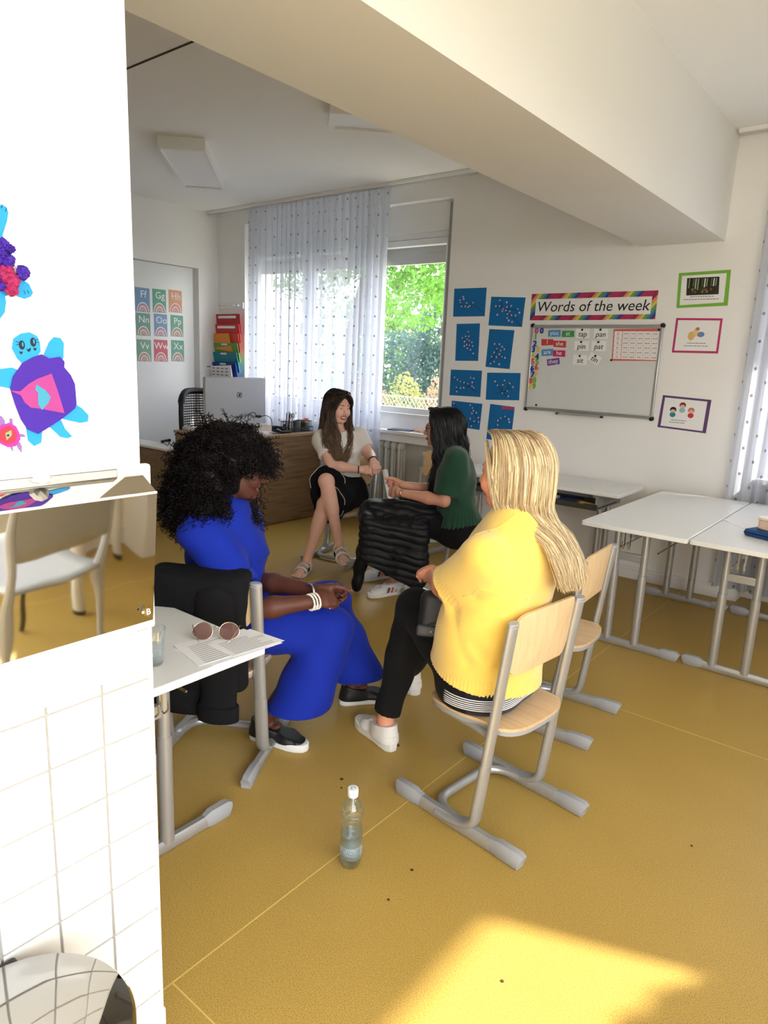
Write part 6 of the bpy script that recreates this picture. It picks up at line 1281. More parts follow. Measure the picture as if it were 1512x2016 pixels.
t2_ = hand_sdf(S, J['wrL'], (.30, .93, -.10), (-.72, .28, .42), 1, [DK(50, 62, 35), DK(52, 62, 35), DK(54, 62, 38), DK(54, 60, 40)], .96, (.2, .35))
lo, hi = bounds(list(J.values()) + [hd(H, 0, 0, .13)], .13)
hl = bounds([hd(H, x, y, z) for x in (-.1, .1) for y in (-.13, .13) for z in (-.15, .13)], .0)
wl = bounds([J['wrR'] - A_(.03, .03, .03), J['wrL'], J['wrR'] + A_(.04, .16, .03), J['wrL'] + A_(-.02, .16, .05)], .045)
b1 = mesh_obj('body', body_mesh(S, lo, hi, .0055, [(*hl, .0028), (*wl, .0022)]), [SK1, LIP1], P1, matfn=lip_fn(H, lips))
M_BROW = mat('brow_black', srgb(26, 18, 16), .8)
face_bits(H, P1, M_BROW, ('brown', srgb(36, 20, 12)), teeth=True, S=S); nails(t1_ + t2_, mat('nail_pink', srgb(190, 140, 126), .25, coat=.4), P1)
M_BLU = cloth_mat('cobalt_cloth', srgb(20, 44, 158), .8, 260, .15, .03)
S = SDF(); pel, nk = J['pel'], J['neck']; L = lambda t: pel + (nk - pel) * t; sd = nrm(J['shR'] - J['shL']); hs = nrm(J['hipR'] - J['hipL'])
S.ecap(L(-.08), L(.35), (.185, .155), (.165, .135), hs, .05); S.ecap(L(.35), L(.72), (.165, .135), (.165, .130), sd, .05); S.ecap(L(.72), L(.97), (.165, .130), (.10, .085), sd, .05)
for s_ in 'LR': S.cap(L(.95), J['sh' + s_] + A_(0, 0, .004), .068, .062, .10); e = J['sh' + s_] + (J['elb' + s_] - J['sh' + s_]) * .68; S.cap(J['sh' + s_], e, .062, .076, .09, flat=True)
S.cap(nk - A_(0, 0, .02), hd(H, 0, -.02, -.06), .054, .05, .02, 's'); S.add(ripple(.011, 30))
lo, hi = bounds([L(-.1), L(1), J['shL'], J['shR'], J['elbL'], J['elbR']], .19); mesh_obj('blouse', [S.mesh(lo, hi, .0048)], M_BLU, P1)
for s_ in 'LR':
    ax = nrm(J['elb' + s_] - J['sh' + s_]); c = J['sh' + s_] + (J['elb' + s_] - J['sh' + s_]) * .60; S = SDF(); S.cap(c, c + ax * .042, .081, .083, flat=True); S.clip(c, -ax); S.cap(c - ax * .1, c + ax * .2, .070, .074, .003, 's')
    V_, F_ = S.mesh(*bounds([c, c + ax * .05], .11), .0045); mesh_obj('sleeve_cuff', [(V_, F_)], M_BLU, P1)
S = SDF(); S.ecap(pel + A_(0, 0, .02), pel, (.18, .14), (.185, .15), hs, .05)
for s_, hem in (('R', A_(-1.785, 1.765, .125)), ('L', A_(-1.825, 2.14, .150))):
    S.cap(J['hip' + s_], J['knee' + s_], .112, .092, .05); kn = J['knee' + s_]; dn = nrm(hem - kn); S.cap(kn, hem + dn * .03, .090, .124, .03); S.clips.append((hem, A_(0, 0, -1))) if False else None
def hemclip(p): return np.maximum(0, .155 - p[:, 2]) * 6
S.add(ripple(.011, 24)); S.add(hemclip)
mesh_obj('trousers', [S.mesh(*bounds([pel, J['hipL'], J['hipR'], J['kneeL'], J['kneeR'], A_(-1.79, 1.76, .09), A_(-1.83, 2.14, .09)], .17), .005)], M_BLU, P1)
M_BLEA = mat('black_leather', (.012, .012, .013), .38, bump=.25, bscale=180); M_SOLEW = mat('white_rubber', (.80, .80, .79), .5)
shoe('slip_on_shoe', P1, J['ankR'], J['toeR'], M_BLEA, M_SOLEW, -1, hsole=.032); shoe('slip_on_shoe', P1, J['ankL'], J['toeL'], M_BLEA, M_SOLEW, 1, hsole=.032)
br = tag(bpy.data.objects.new('pearl_bracelet', None), 'three-strand pearl bracelet'); COL.objects.link(br); br.parent = P1; br.location = WM(P1).inverted() @ Vector(J['wrR'])
ax = nrm(A_(.22, .97, .02)); u_ = nrm(np.cross(ax, (0, 0, 1))); v_ = np.cross(u_, ax); bead = None; M_PEARL = mat('pearl', (.86, .80, .74), .18, coat=.6)
for k in range(3):
    for i in range(24):
        a = 2 * PI * i / 24; big = 1.25 if math.sin(a) < -.2 else 1.0; c = J['wrR'] + ax * (-.018 + .0125 * k) + (u_ * math.cos(a) * .031 + v_ * math.sin(a) * .0275)
        if bead is None: bead = MB().ball((0, 0, 0), .0042, 8, 6).obj('bead', M_PEARL, br, smooth=True, world=False); o = bead
        else: o = bead.copy(); COL.objects.link(o)
        o.location = Vector(c) - Vector(J['wrR']); o.scale = (big,) * 3
MB().tube([Vector(J['wrL'] - A_(.012, .028, 0) + A_(.030, -.010, 0) * math.cos(a) + A_(0, 0, .027) * math.sin(a)) for a in [2 * PI * k / 20 for k in range(20)]], .006, n=6, closed=True).obj('silver_bangle', M_STEEL, P1, smooth=True)
MB().ball(hd(H, .03, .10, -.265), (.012, .02, .026), 10, 8).obj('pendant', mat('turquoise', srgb(96, 178, 200), .4), P1, smooth=True)
# curly hair: dark core and thousands of little coils
S = SDF(); F = H['F']
S.ell(hd(H, 0, -.055, .040), (.145, .135, .120), F, .05); S.ell(hd(H, .03, -.105, -.06), (.150, .115, .16), F, .06); S.ell(hd(H, .02, -.125, -.165), (.145, .100, .10), F, .06); S.ell(hd(H, -.02, .030, .050), (.100, .075, .070), F, .04)
S.ell(hd(H, -.055, .045, -.175), (.05, .055, .13), F, .05)
S.ell(hd(H, .05, .125, -.072), (.13, .122, .062), F, .02, 's'); S.ell(hd(H, .07, .05, -.16), (.05, .075, .07), F, .03, 's'); S.add(ripple(.012, 60))
V, Fh = S.mesh(*bounds([hd(H, x, y, z) for x in (-.19, .19) for y in (-.26, .18) for z in (-.34, .20)], .01), .007)
M_CURL = mat('hair_black', srgb(12, 9, 10), .5, spec=.3); M_CURL2 = mat('hair_black_wine', srgb(30, 13, 16), .5, spec=.3)
hc = mesh_obj('hair', [(V, Fh)], M_CURL, P1, label='thick black curly hair')
rg = np.random.default_rng(5); N_ = 5200; ci = rg.choice(len(Fh), N_); C0 = V[Fh[ci]].mean(axis=1); e1 = V[Fh[ci, 2]] - V[Fh[ci, 0]]; e2 = V[Fh[ci, 3]] - V[Fh[ci, 1]]; nn = np.cross(e1, e2); nn /= np.linalg.norm(nn, axis=1, keepdims=True) + 1e-9
nn *= np.sign(((C0 - hd(H, 0, -.06, -.03)) * nn).sum(axis=1, keepdims=True)); dn = nn * .35 + A_(0, 0, -1) * rg.uniform(.5, 1.1, (N_, 1)) + rg.normal(size=(N_, 3)) * .35; dn /= np.linalg.norm(dn, axis=1, keepdims=True)
T = np.linspace(0, 1, 22)[None, :, None]; Lc = rg.uniform(.03, .07, (N_, 1, 1)); ax1 = np.cross(dn, nn + rg.normal(size=(N_, 3)) * .3); ax1 /= np.linalg.norm(ax1, axis=1, keepdims=True) + 1e-9; ax2 = np.cross(dn, ax1)
ph = rg.uniform(0, 6.28, (N_, 1, 1)); tr_n = rg.uniform(2.2, 4.6, (N_, 1, 1)); rr = rg.uniform(.004, .0075, (N_, 1, 1)) * (.4 + .6 * T)
Pc = C0[:, None] - nn[:, None] * .004 + nn[:, None] * (.024 * np.sin(T * 2.2) * rg.uniform(.2, 1, (N_, 1, 1))) + dn[:, None] * (T * Lc) + ax1[:, None] * rr * np.cos(T * tr_n * 6.28 + ph) + ax2[:, None] * rr * np.sin(T * tr_n * 6.28 + ph)
q = (Pc - H['o']) @ F.T; bad = ((q[..., 1] > .008) & (q[..., 2] < -.024) & (q[..., 2] > -.128) & (q[..., 0] > -.05)).any(axis=1); Pc = Pc[~bad]
hair_obj('curl_coils', Pc, .0018, [M_CURL, M_CURL, M_CURL2], hc, 1, .6)
# coat over her chair
co = thing('coat', 'black coat draped over the chair back behind the woman in blue', 'coat', (-1.93, 1.42, .2)); Fc = np.array([(.866, .5, 0), (-.5, .866, 0), (0, 0, 1.0)]); cl = lambda x, y, z: A_(-1.995, 1.555, -.036) + A_(x, y, z) @ Fc
S = SDF(); S.box(cl(-.018, -.205, .585), (.190, .038, .205), Fc, .03, .03); S.box(cl(-.018, -.165, .775), (.185, .075, .030), Fc, .028, .04); S.box(cl(-.05, -.09, .66), (.15, .028, .13), Fc, .025, .03)
S.box(cl(-.06, -.205, .385), (.105, .030, .10), Fc, .02, .02); S.add(ripple(.009, 30)); M_COAT = cloth_mat('black_coat', (.008, .008, .009), .95, 400, .2, .0)
cb_ = mesh_obj('coat_body', [S.mesh(*bounds([cl(x, y, z) for x in (-.22, .19) for y in (-.27, -.04) for z in (.25, .83)], .02), .005)], M_COAT, co)
S = SDF(); S.ecap(cl(.075, -.225, .74), cl(.085, -.245, .30), (.078, .042), (.070, .036), Fc[0], .02, flat=True); S.add(ripple(.008, 30)); mesh_obj('sleeve', [S.mesh(*bounds([cl(x, y, z) for x in (-.02, .18) for y in (-.32, -.16) for z in (.22, .8)], .02), .0048)], M_COAT, co)
S = SDF(); S.ecap(cl(.084, -.243, .37), cl(.085, -.245, .285), (.075, .041), (.075, .041), Fc[0], .02, flat=True); S.clip(cl(.084, -.243, .345), (0, 0, 1)); mesh_obj('cuff', [S.mesh(*bounds([cl(x, y, z) for x in (-.02, .18) for y in (-.32, -.16) for z in (.26, .37)], .02), .0045)], M_COAT, co)
MB().ball(cl(-.015, -.245, .42), .009, 12, 8).obj('button', mat('dark_button', (.03, .03, .032), .2, coat=.5), co, smooth=True)
# ---------------------------------------------------------------- woman in the yellow sweater
J = dict(pel=A_(-1.045, 1.935, .50), hipL=A_(-1.035, 1.845, .485), hipR=A_(-1.015, 2.03, .485), neck=A_(-.985, 1.942, 1.010), shL=A_(-.998, 1.762, .958), shR=A_(-.985, 2.12, .955),
    kneeL=A_(-1.455, 2.065, .575), ankL=A_(-1.525, 1.992, .110), toeL=A_(-1.695, 2.050, .02), kneeR=A_(-1.44, 2.22, .52), ankR=A_(-1.735, 2.435, .10), toeR=A_(-1.90, 2.47, .02),
    elbL=A_(-1.165, 1.838, .772), wrL=A_(-1.345, 2.005, .742), elbR=A_(-1.15, 2.16, .72), wrR=A_(-1.29, 2.10, .748))
H = dict(o=A_(-1.025, 1.948, 1.178), F=frame((-.995, -.06, -.06), (0.03, -.02, 1)), s=1.0); fY = A_(-.98, .2, 0)
P2 = person('seated woman in a yellow knitted sweater with long straight blonde hair, seen from behind', J['pel'])
SK2 = skin('skin_rosy', srgb(226, 158, 130)); LIP2 = mat('lip_rose', srgb(186, 92, 88), .35)
S = body_sdf(J, H, fY, 1.05); lips = head_sdf(S, H, smile=True)
t1_ = hand_sdf(S, J['wrL'], (-.80, .55, .05), (.25, -.55, .75), 1, [DK(25, 40, 20), DK(28, 42, 22), DK(30, 45, 24), DK(32, 46, 25)], 1.0, (.1, .2)); t2_ = hand_sdf(S, J['wrR'], (-.88, -.42, .08), (-.1, .3, .93), -1, [DK(10, 20, 12), DK(14, 24, 14), DK(16, 28, 16), DK(18, 30, 16)], 1.0, (.1, .2))
lo, hi = bounds(list(J.values()) + [hd(H, 0, 0, .13)], .13); hl = bounds([hd(H, x, y, z) for x in (-.1, .1) for y in (-.13, .13) for z in (-.15, .13)], .0); wl = bounds([J['wrL'], J['wrR'], J['wrL'] + A_(-.15, .10, 0)], .06)
mesh_obj('body', body_mesh(S, lo, hi, .0055, [(*hl, .003), (*wl, .0026)]), [SK2, LIP2], P2, matfn=lip_fn(H, lips))
face_bits(H, P2, mat('brow_fair', srgb(150, 112, 80), .8), ('blue', srgb(70, 100, 120)), teeth=True, S=S); nails(t2_, mat('nail_coral', srgb(232, 140, 120), .25, coat=.4), P2)
M_YEL = cloth_mat('yellow_wool', srgb(244, 206, 96), .95, 520, .5, .6, .05)
pel, nk = J['pel'], J['neck']; L = lambda t: pel + (nk - pel) * t; sd = nrm(J['shR'] - J['shL'])
S = SDF(); off = A_(-.018, 0, 0)
S.ecap(L(-.06) + off, L(.25) + off, (.212, .182), (.205, .165), sd, .05); S.ecap(L(.25) + off, L(.68) + off * .6, (.205, .168), (.198, .148), sd, .05); S.ecap(L(.68) + off * .6, L(.95), (.198, .148), (.110, .085), sd, .05)
for s_ in 'LR': S.cap(L(.90), J['sh' + s_] - A_(0, 0, .012), .074, .056, .11); e = J['sh' + s_] + (J['elb' + s_] - J['sh' + s_]) * .84; S.cap(J['sh' + s_] - A_(0, 0, .012), e, .058, .080, .045, flat=True)
S.cap(nk - A_(0, 0, .0), hd(H, 0, -.02, -.06), .060, .055, .02, 's'); S.add(ripple(.008, 22))
axL = nrm(J['elbL'] - J['shL']); eL = J['shL'] + (J['elbL'] - J['shL']) * .84
def ribs(p):
    a = np.arctan2((p[:, 1] - 1.935) / .21, (p[:, 0] + 1.03) / .17); m = np.clip((.545 - p[:, 2]) / .012, 0, 1); d = m * (.0015 * np.sin(a * 84) + .0015)
    q = p - eL; t = q @ axL; u = nrm(np.cross(axL, (0, 0, 1))); v = np.cross(axL, u); b = np.arctan2(q @ v, q @ u); rad = np.linalg.norm(q - t[:, None] * axL, axis=1); m2 = np.clip((t + .055) / .01, 0, 1) * (rad < .11) * np.clip((-.005 - t) / .008, 0, 1); return d + m2 * (.0014 * np.sin(b * 40) + .002)
S.add(ribs)
def crease(p):
    d = np.zeros(len(p))
    for a, b, am, w in ((A_(-1.01, 1.76, .822), A_(-.85, 1.90, .800), .010, .024), (A_(-.93, 1.80, .790), A_(-.83, 1.98, .745), .007, .02), (A_(-1.08, 1.75, .74), A_(-1.02, 1.745, .60), .008, .022), (A_(-1.0, 1.75, .66), A_(-.93, 1.78, .58), .007, .02)):
        ab = b - a; t = np.clip((p - a) @ ab / (ab @ ab), 0, 1); d += am * np.exp(-(np.linalg.norm(p - a - t[:, None] * ab, axis=1) / w) ** 2)
    return d
S.add(crease); S.clip(A_(-.90, 1.9, .474), A_(-.2, 0, -1))
sw = mesh_obj('sweater', [S.mesh(*bounds([L(-.1), L(1.0), J['shL'], J['shR'], eL], .235), .0040)], M_YEL, P2)
for ctrl in ([(-1.032, 1.74, 1.022), (-1.018, 1.765, 1.003), (-1.004, 1.80, .979)], [(-1.004, 1.80, .979), (-.985, 1.83, 1.015), (-.963, 1.86, 1.052)], [(-1.004, 1.80, .979), (-.996, 1.78, .932), (-1.009, 1.77, .858), (-1.05, 1.755, .812)]):
    MB().tube([Vector(p) for p in snap(S, catmull(np.array(ctrl), 18))], .0022, n=5).obj('seam', M_YEL, sw, smooth=True)
M_BTR = cloth_mat('black_trousers', (.008, .008, .009), .9, 500, .1, .02); M_STR = mat('stripe_white', (.75, .76, .78), .8); M_NVY = cloth_mat('navy_cloth', srgb(22, 24, 38), .85)
S = SDF(); S.ecap(pel + A_(-.015, 0, -.01), pel + A_(-.010, 0, -.035), (.183, .136), (.193, .144), sd, .05)
for s_ in 'LR':
    S.cap(J['hip' + s_], J['knee' + s_], .100, .078, .05); kn, an = J['knee' + s_], J['ank' + s_]; S.cap(kn, kn + (an - kn) * .4, .074, .068, .03); S.cap(kn + (an - kn) * .4, an + (kn - an) * .07, .068, .050, .02, flat=True)
S.add(ripple(.006, 26)); S.clip(A_(0, 0, .4065), (0, 0, -1)) if False else None
def seatflat(p): return np.where(p[:, 0] > -1.2, np.maximum(0, .415 - p[:, 2]) * 3, 0)
S.add(seatflat)
def trm(c):
    r = np.zeros(len(c), int); m = (c[:, 0] > -1.02) & (c[:, 2] < .500) & (c[:, 2] > .418); r[m] = 1; return r
mesh_obj('trousers', [S.mesh(*bounds([pel, J['hipL'], J['hipR'], J['kneeL'], J['kneeR'], J['ankL'], J['ankR']], .21), .0046)], [M_BTR, M_NVY], P2, matfn=trm)
for k in range(6):
    a_ = np.linspace(-1.9, 1.5, 40); pts = snap(S, np.stack([-1.05 + .16 * np.cos(a_), 1.935 + .2 * np.sin(a_), np.full(40, .438 + .0075 * k)], 1)); pts[:, 2] = .438 + .0075 * k
    MB().tube([Vector(p + A_(.001 * math.cos(t), .001 * math.sin(t), 0)) for p, t in zip(pts, a_)], .0019, n=5).obj('waist_stripe', M_STR, P2, smooth=True)
M_SNK = mat('white_leather', (.78, .765, .73), .5, var=.03); M_SNKS = mat('offwhite_rubber', (.76, .75, .72), .55)
for s_, sg in (('L', 1), ('R', -1)):
    up_, F, o, q = shoe('sneaker', P2, J['ank' + s_], J['toe' + s_], M_SNK, M_SNKS, sg, hsole=.036, collar=.092, sc=1.04)
    for k in range(4): MB().tube([Vector(q.top(-.020, .040 + .015 * k)), Vector(q.top(0, .045 + .015 * k)), Vector(q.top(.020, .040 + .015 * k))], .0028, n=5).obj('lace', M_PAPER, up_, smooth=True)
    for z in (.046, .060): MB().tube([Vector(q(x, y, z)) for x, y in ((-.036, -.02), (-.030, -.052), (0, -.068), (.030, -.052), (.036, -.02))], .0022, n=5).obj('stitch_band', M_SNKS, up_, smooth=True)
# long straight hair
M_HB = [mat('hair_blonde_%d' % i, srgb(*c), .45, spec=.5) for i, c in enumerate(((224, 202, 158), (200, 176, 134), (240, 226, 192), (176, 150, 118)))]
S = SDF(); hair_cap(S, H, .006); capV = S.mesh(*bounds([hd(H, x, y, z) for x in (-.1, .1) for y in (-.14, .1) for z in (-.13, .14)], .01), .006)
def guides(azs, zend, ends, roots, nape, spread=1.0, rx=.092, ry=.114):
    G = []
    for i, az in enumerate(azs):
        a = math.radians(az); s, c = math.sin(a), math.cos(a); ry0 = roots[i]
        G.append([hd(H, .010 * np.sign(s), ry0, .128), hd(H, rx * .72 * s, -ry * .62 * c + ry0 * .3 - .01, .112), hd(H, rx * s, -.018 - ry * c, .050), hd(H, rx * 1.02 * s, -.018 - ry * 1.0 * c, -.03), hd(H, *nape[i]), *[hd(H, *e) for e in ends[i]]])
    return G
azs = [-110, -84, -56, -26, 2, 32, 62, 92, 118]; n_ = len(azs); us = np.linspace(-1, 1, n_)
nape = [(.088 * math.sin(math.radians(a)) * (.9), -.02 - .105 * max(-.25, math.cos(math.radians(a))), -.115) for a in azs]
ends = [[(.080 * u, -.135 - .03 * (1 - u * u), -.19), (.085 * u + .0, -.185 - .02 * (1 - u * u), -.265), (.092 * u + .005, -.205 - .012 * (1 - u * u), -.325 - .02 * (1 - abs(u)))] for u in us]
G = guides(azs, 0, ends, [.085, .05, .01, -.03, -.05, -.03, .01, .05, .085], nape)
hs_ = mesh_obj('hair', [capV, sheet_solid(inset(G, hd(H, 0, -.02, .0)), 40, 26, .018)], M_HB[1], P2, label='long straight blonde hair')
PH = hair_sheet(G, 5600, 20, .0060, 3, wave=.0025, wfreq=2); hair_obj('hair_strands', PH, .0013, M_HB, hs_, 2)
hair_obj('hair_roots', hair_sheet(G, 1500, 20, .0055, 33)[:, :8] + A_(0, 0, .0015), .0013, [mat('hair_ash', srgb(134, 110, 84), .5, spec=.3), M_HB[3]], hs_, 12, taper=.05)
Gl = [[hd(H, -.045, .075, .085), hd(H, -.082, .050, .02), hd(H, -.086, .035, -.05), hd(H, -.076, .02, -.11), hd(H, -.06, -.02, -.15), hd(H, -.05, -.08, -.165)], [hd(H, -.03, .08, .10), hd(H, -.088, .035, .03), hd(H, -.09, .015, -.05), hd(H, -.08, -.005, -.11), hd(H, -.07, -.05, -.15), hd(H, -.06, -.10, -.17)]]
hair_obj('loose_strands', hair_sheet(Gl, 160, 18, .006, 4), .0016, M_HB, hs_, 3)
# handbag on her lap
bg = thing('handbag', 'black leather handbag on the lap of the woman in yellow', 'handbag', (-1.25, 1.90, .57)); M_BAG = mat('bag_leather', (.014, .0145, .016), .42, bump=.2, bscale=250)
Fb = frame((.45, -.85, .25)); bq = lambda x, y, z: A_(-1.212, 1.922, .655) + A_(x, y, z) @ Fb
S = SDF(); S.box(bq(0, 0, 0), (.105, .038, .078), Fb, .030, .02); V_, F_ = S.mesh(*bounds([bq(x, y, z) for x in (-.12, .12) for y in (-.05, .05) for z in (-.09, .09)], .01), .004); mesh_obj('bag_body', [(V_, F_)], M_BAG, bg)
S = SDF(); S.box(bq(.0, .030, -.060), (.106, .016, .020), Fb, .010, .02); mesh_obj('base_band', [S.mesh(*bounds([bq(x, y, z) for x in (-.12, .12) for y in (0, .05) for z in (-.09, -.03)], .01), .0035)], mat('bag_grey', (.05, .052, .056), .45), bg)
MB().tube([Vector(bq(x, .041 - .25 * (x) ** 2, .045 - .55 * (x + .105) ** .9 * .75)) for x in np.linspace(-.095, .1, 14)], .0030, n=6).obj('piping', M_BLACKP, bg, smooth=True)
MB().ball(bq(.055, .047, -.06), .004, 8, 6).obj('stud', M_CHROME, bg, smooth=True)
# ---------------------------------------------------------------- woman in the green blouse
J = dict(pel=A_(-2.325, 3.722, .495), hipL=A_(-2.375, 3.645, .485), hipR=A_(-2.315, 3.80, .488), neck=A_(-2.385, 3.70, .960), shL=A_(-2.285, 3.575, .925), shR=A_(-2.475, 3.835, .925),
    kneeL=A_(-2.737, 3.390, .515), ankL=A_(-2.635, 3.475, .095), toeL=A_(-2.705, 3.305, .02), kneeR=A_(-2.725, 3.67, .50), ankR=A_(-2.905, 3.70, .095), toeR=A_(-2.965, 3.53, .02),
    elbL=A_(-2.335, 3.555, .668), wrL=A_(-2.628, 3.468, .688), elbR=A_(-2.50, 3.78, .68), wrR=A_(-2.668, 3.556, .722))
H = dict(o=A_(-2.462, 3.665, 1.108), F=frame((-.86, -.50, -.05)), s=.97); fG = A_(-.9, -.4, 0)
P3 = person('seated woman in a dark green blouse and glasses with long wavy black hair', J['pel'])
SK3 = skin('skin_tan', srgb(206, 150, 126)); LIP3 = mat('lip_brown', srgb(140, 74, 70), .35)
S = body_sdf(J, H, fG); lips = head_sdf(S, H)
rt, rb_ = A_(-2.800, 3.530, .805), A_(-2.690, 3.474, .600); ra = nrm(rt - rb_)
t1_ = hand_sdf(S, J['wrL'], (-.97, .12, -.05), (.42, -.88, .15), 1, DK(62, 72, 40), .98, (.15, .5)); t2_ = hand_sdf(S, J['wrR'], (-.94, -.30, .05), (-.40, .88, .1), -1, DK(62, 72, 40), .98, (.15, .5))
lo, hi = bounds(list(J.values()) + [hd(H, 0, 0, .13)], .13); hl = bounds([hd(H, x, y, z) for x in (-.1, .1) for y in (-.13, .13) for z in (-.15, .13)], .0); wl = bounds([J['wrL'], J['wrR'], J['wrL'] + A_(-.13, 0, 0), J['wrR'] + A_(-.1, -.06, 0)], .05)
mesh_obj('body', body_mesh(S, lo, hi, .006, [(*hl, .003), (*wl, .0025)]), [SK3, LIP3], P3, matfn=lip_fn(H, lips)); face_bits(H, P3, M_BROW, ('dark', srgb(24, 16, 12)), S=S)
for x in (-1, 1):   # glasses
    ring = [Vector(hd(H, x * .033 + .025 * math.cos(a), .100 - .35 * abs(x * .033 + .025 * math.cos(a)) ** 1.6, -.002 + .019 * math.sin(a))) for a in [2 * PI * k / 20 for k in range(20)]]
    gq = MB().tube(ring, .0021, n=6, closed=True).obj('glasses_rim', M_BLACKP, P3, smooth=True)
    MB().tube([Vector(hd(H, x * .058, .094, .004)), Vector(hd(H, x * .079, .05, .004)), Vector(hd(H, x * .082, -.01, .0))], .0018, n=5).obj('glasses_temple', M_BLACKP, P3, smooth=True)
MB().tube([Vector(hd(H, -.009, .103, .003)), Vector(hd(H, 0, .107, .006)), Vector(hd(H, .009, .103, .003))], .0018, n=5).obj('glasses_bridge', M_BLACKP, P3, smooth=True)
M_GRN = cloth_mat('green_blouse', srgb(30, 66, 50), .8, 350, .15, .25); pel, nk = J['pel'], J['neck']; L = lambda t: pel + (nk - pel) * t; sd = nrm(J['shR'] - J['shL'])
S = SDF(); S.ecap(L(.22), L(.68), (.150, .125), (.160, .125), sd, .05); S.ecap(L(.68), L(.96), (.160, .125), (.095, .075), sd, .05); S.ecap(L(.27), L(.02), (.150, .120), (.188, .160), sd, .03, flat=True)
for s_ in 'LR': S.cap(L(.91), J['sh' + s_] - A_(0, 0, .004), .065, .054, .09); e = J['sh' + s_] + (J['elb' + s_] - J['sh' + s_]) * .80; S.cap(J['sh' + s_], e, .055, .074, .08, flat=True)
def pleat(p):
    a = np.arctan2(p[:, 1] - 3.72, p[:, 0] + 2.33); return np.clip((.62 - p[:, 2]) / .1, 0, 1) * .0045 * np.sin(a * 40)
S.cap(nk, hd(H, 0, -.02, -.06), .054, .05, .02, 's'); S.add(ripple(.007, 30)); S.add(pleat)
mesh_obj('blouse', [S.mesh(*bounds([L(0), L(1.0), J['shL'], J['shR'], J['elbL'], J['elbR']], .21), .005)], M_GRN, P3)
S = SDF(); S.ecap(pel + A_(0, 0, .0), pel - A_(0, 0, .02), (.165, .14), (.17, .145), sd, .05)
for s_ in 'LR': S.cap(J['hip' + s_], J['knee' + s_], .092, .072, .05); kn, an = J['knee' + s_], J['ank' + s_]; S.cap(kn, an + (kn - an) * .12, .070, .052, .03, flat=True)
S.add(ripple(.006, 28)); mesh_obj('trousers', [S.mesh(*bounds([pel, J['hipL'], J['hipR'], J['kneeL'], J['kneeR'], J['ankL'], J['ankR']], .18), .006)], M_BTR, P3)
M_SW = mat('sneaker_white', (.80, .80, .80), .45); STC = [mat('stripe_plum', srgb(84, 62, 96), .6), mat('stripe_orange', srgb(226, 96, 56), .6), mat('stripe_mint', srgb(130, 176, 154), .6)]
for s_, sg in (('L', 1), ('R', -1)):
    up_, F, o, q = shoe('sneaker', P3, J['ank' + s_], J['toe' + s_], M_SW, M_SW, sg, hsole=.028, collar=.092, sc=1.06)
    for k in range(3):
        yy = .074 - .028 * k
        for xs in (-1, 1):
            vs = []
            for z, dx, dy in ((.030, .0505, 0), (.046, .0485, -.008), (.060, .0415, -.015)): vs += [q(xs * (dx - .10 * abs(yy - .08) * .6), yy + dy + .007, z), q(xs * (dx - .10 * abs(yy - .08) * .6), yy + dy - .007, z)]
            mb = MB(); mb.add(vs, [(0, 1, 3, 2), (2, 3, 5, 4)]); mb.obj('stripe', STC[k], up_, solid=.003)
    for k in range(5): MB().tube([Vector(q.top(-.020, .040 + .014 * k)), Vector(q.top(0, .045 + .014 * k)), Vector(q.top(.020, .040 + .014 * k))], .0032, n=5).obj('lace', M_PAPER, up_, smooth=True)
    S_ = SDF(); S_.box(q(0, -.062, .068), (.020, .008, .016), F, .006); mesh_obj('heel_tab', [S_.mesh(*bounds([q(x, y, z) for x in (-.03, .03) for y in (-.08, -.045) for z in (.045, .09)], .004), .003)], M_NVY, up_)
MB().tube([Vector(J['wrL'] + A_(.030, -.006, 0) + A_(.004, -.024, .0) * math.cos(a) + A_(0, 0, .026) * math.sin(a)) for a in [2 * PI * k / 20 for k in range(20)]], .004, n=6, closed=True).obj('gold_watch', mat('gold', (.80, .60, .30), .25, 1.0), P3, smooth=True)
M_HK = [mat('hair_jet_%d' % i, srgb(*c), .4, spec=.5) for i, c in enumerate(((12, 11, 14), (20, 17, 19), (8, 8, 10)))]
S = SDF(); hair_cap(S, H, .016); capV = S.mesh(*bounds([hd(H, x, y, z) for x in (-.12, .12) for y in (-.15, .1) for z in (-.13, .15)], .01), .007)
azs = [-122, -95, -62, -30, 2, 34, 66, 96, 122]; us = np.linspace(-1, 1, 9)
nape = [(.105 * math.sin(math.radians(a)), -.03 - .125 * math.cos(math.radians(a)), -.115) for a in azs]
ends = [[(.115 * math.sin(math.radians(a)), -.035 - .135 * math.cos(math.radians(a)) * .9, -.20), (.115 * math.sin(math.radians(a)) * 1.0, -.025 - .15 * max(-.1, math.cos(math.radians(a))), -.29), (.10 * math.sin(math.radians(a)), (.02 if abs(a) > 70 else -.0) - .17 * max(-.1, math.cos(math.radians(a))), -.36 if abs(a) > 70 else -.27)] for a in azs]
G = guides(azs, 0, ends, [.085, .05, .01, -.03, -.05, -.03, .01, .05, .085], nape, rx=.104, ry=.128)
hg_ = mesh_obj('hair', [capV, sheet_solid(inset(G, hd(H, 0, -.02, .0)), 40, 26, .03)], M_HK[0], P3, label='long wavy black hair'); hair_obj('hair_strands', hair_sheet(G, 2400, 26, .012, 13, wave=.015, wfreq=3.4), .0022, M_HK, hg_, 5)
Gf = [[hd(H, -.03, .07, .11), hd(H, -.085, .035, .03), hd(H, -.10, .02, -.08), hd(H, -.10, .03, -.2), hd(H, -.09, .045, -.32), hd(H, -.08, .06, -.42)], [hd(H, -.03, .05, .12), hd(H, -.10, -.01, .03), hd(H, -.115, -.02, -.08), hd(H, -.115, -.01, -.2), hd(H, -.105, .015, -.31), hd(H, -.095, .03, -.39)]]
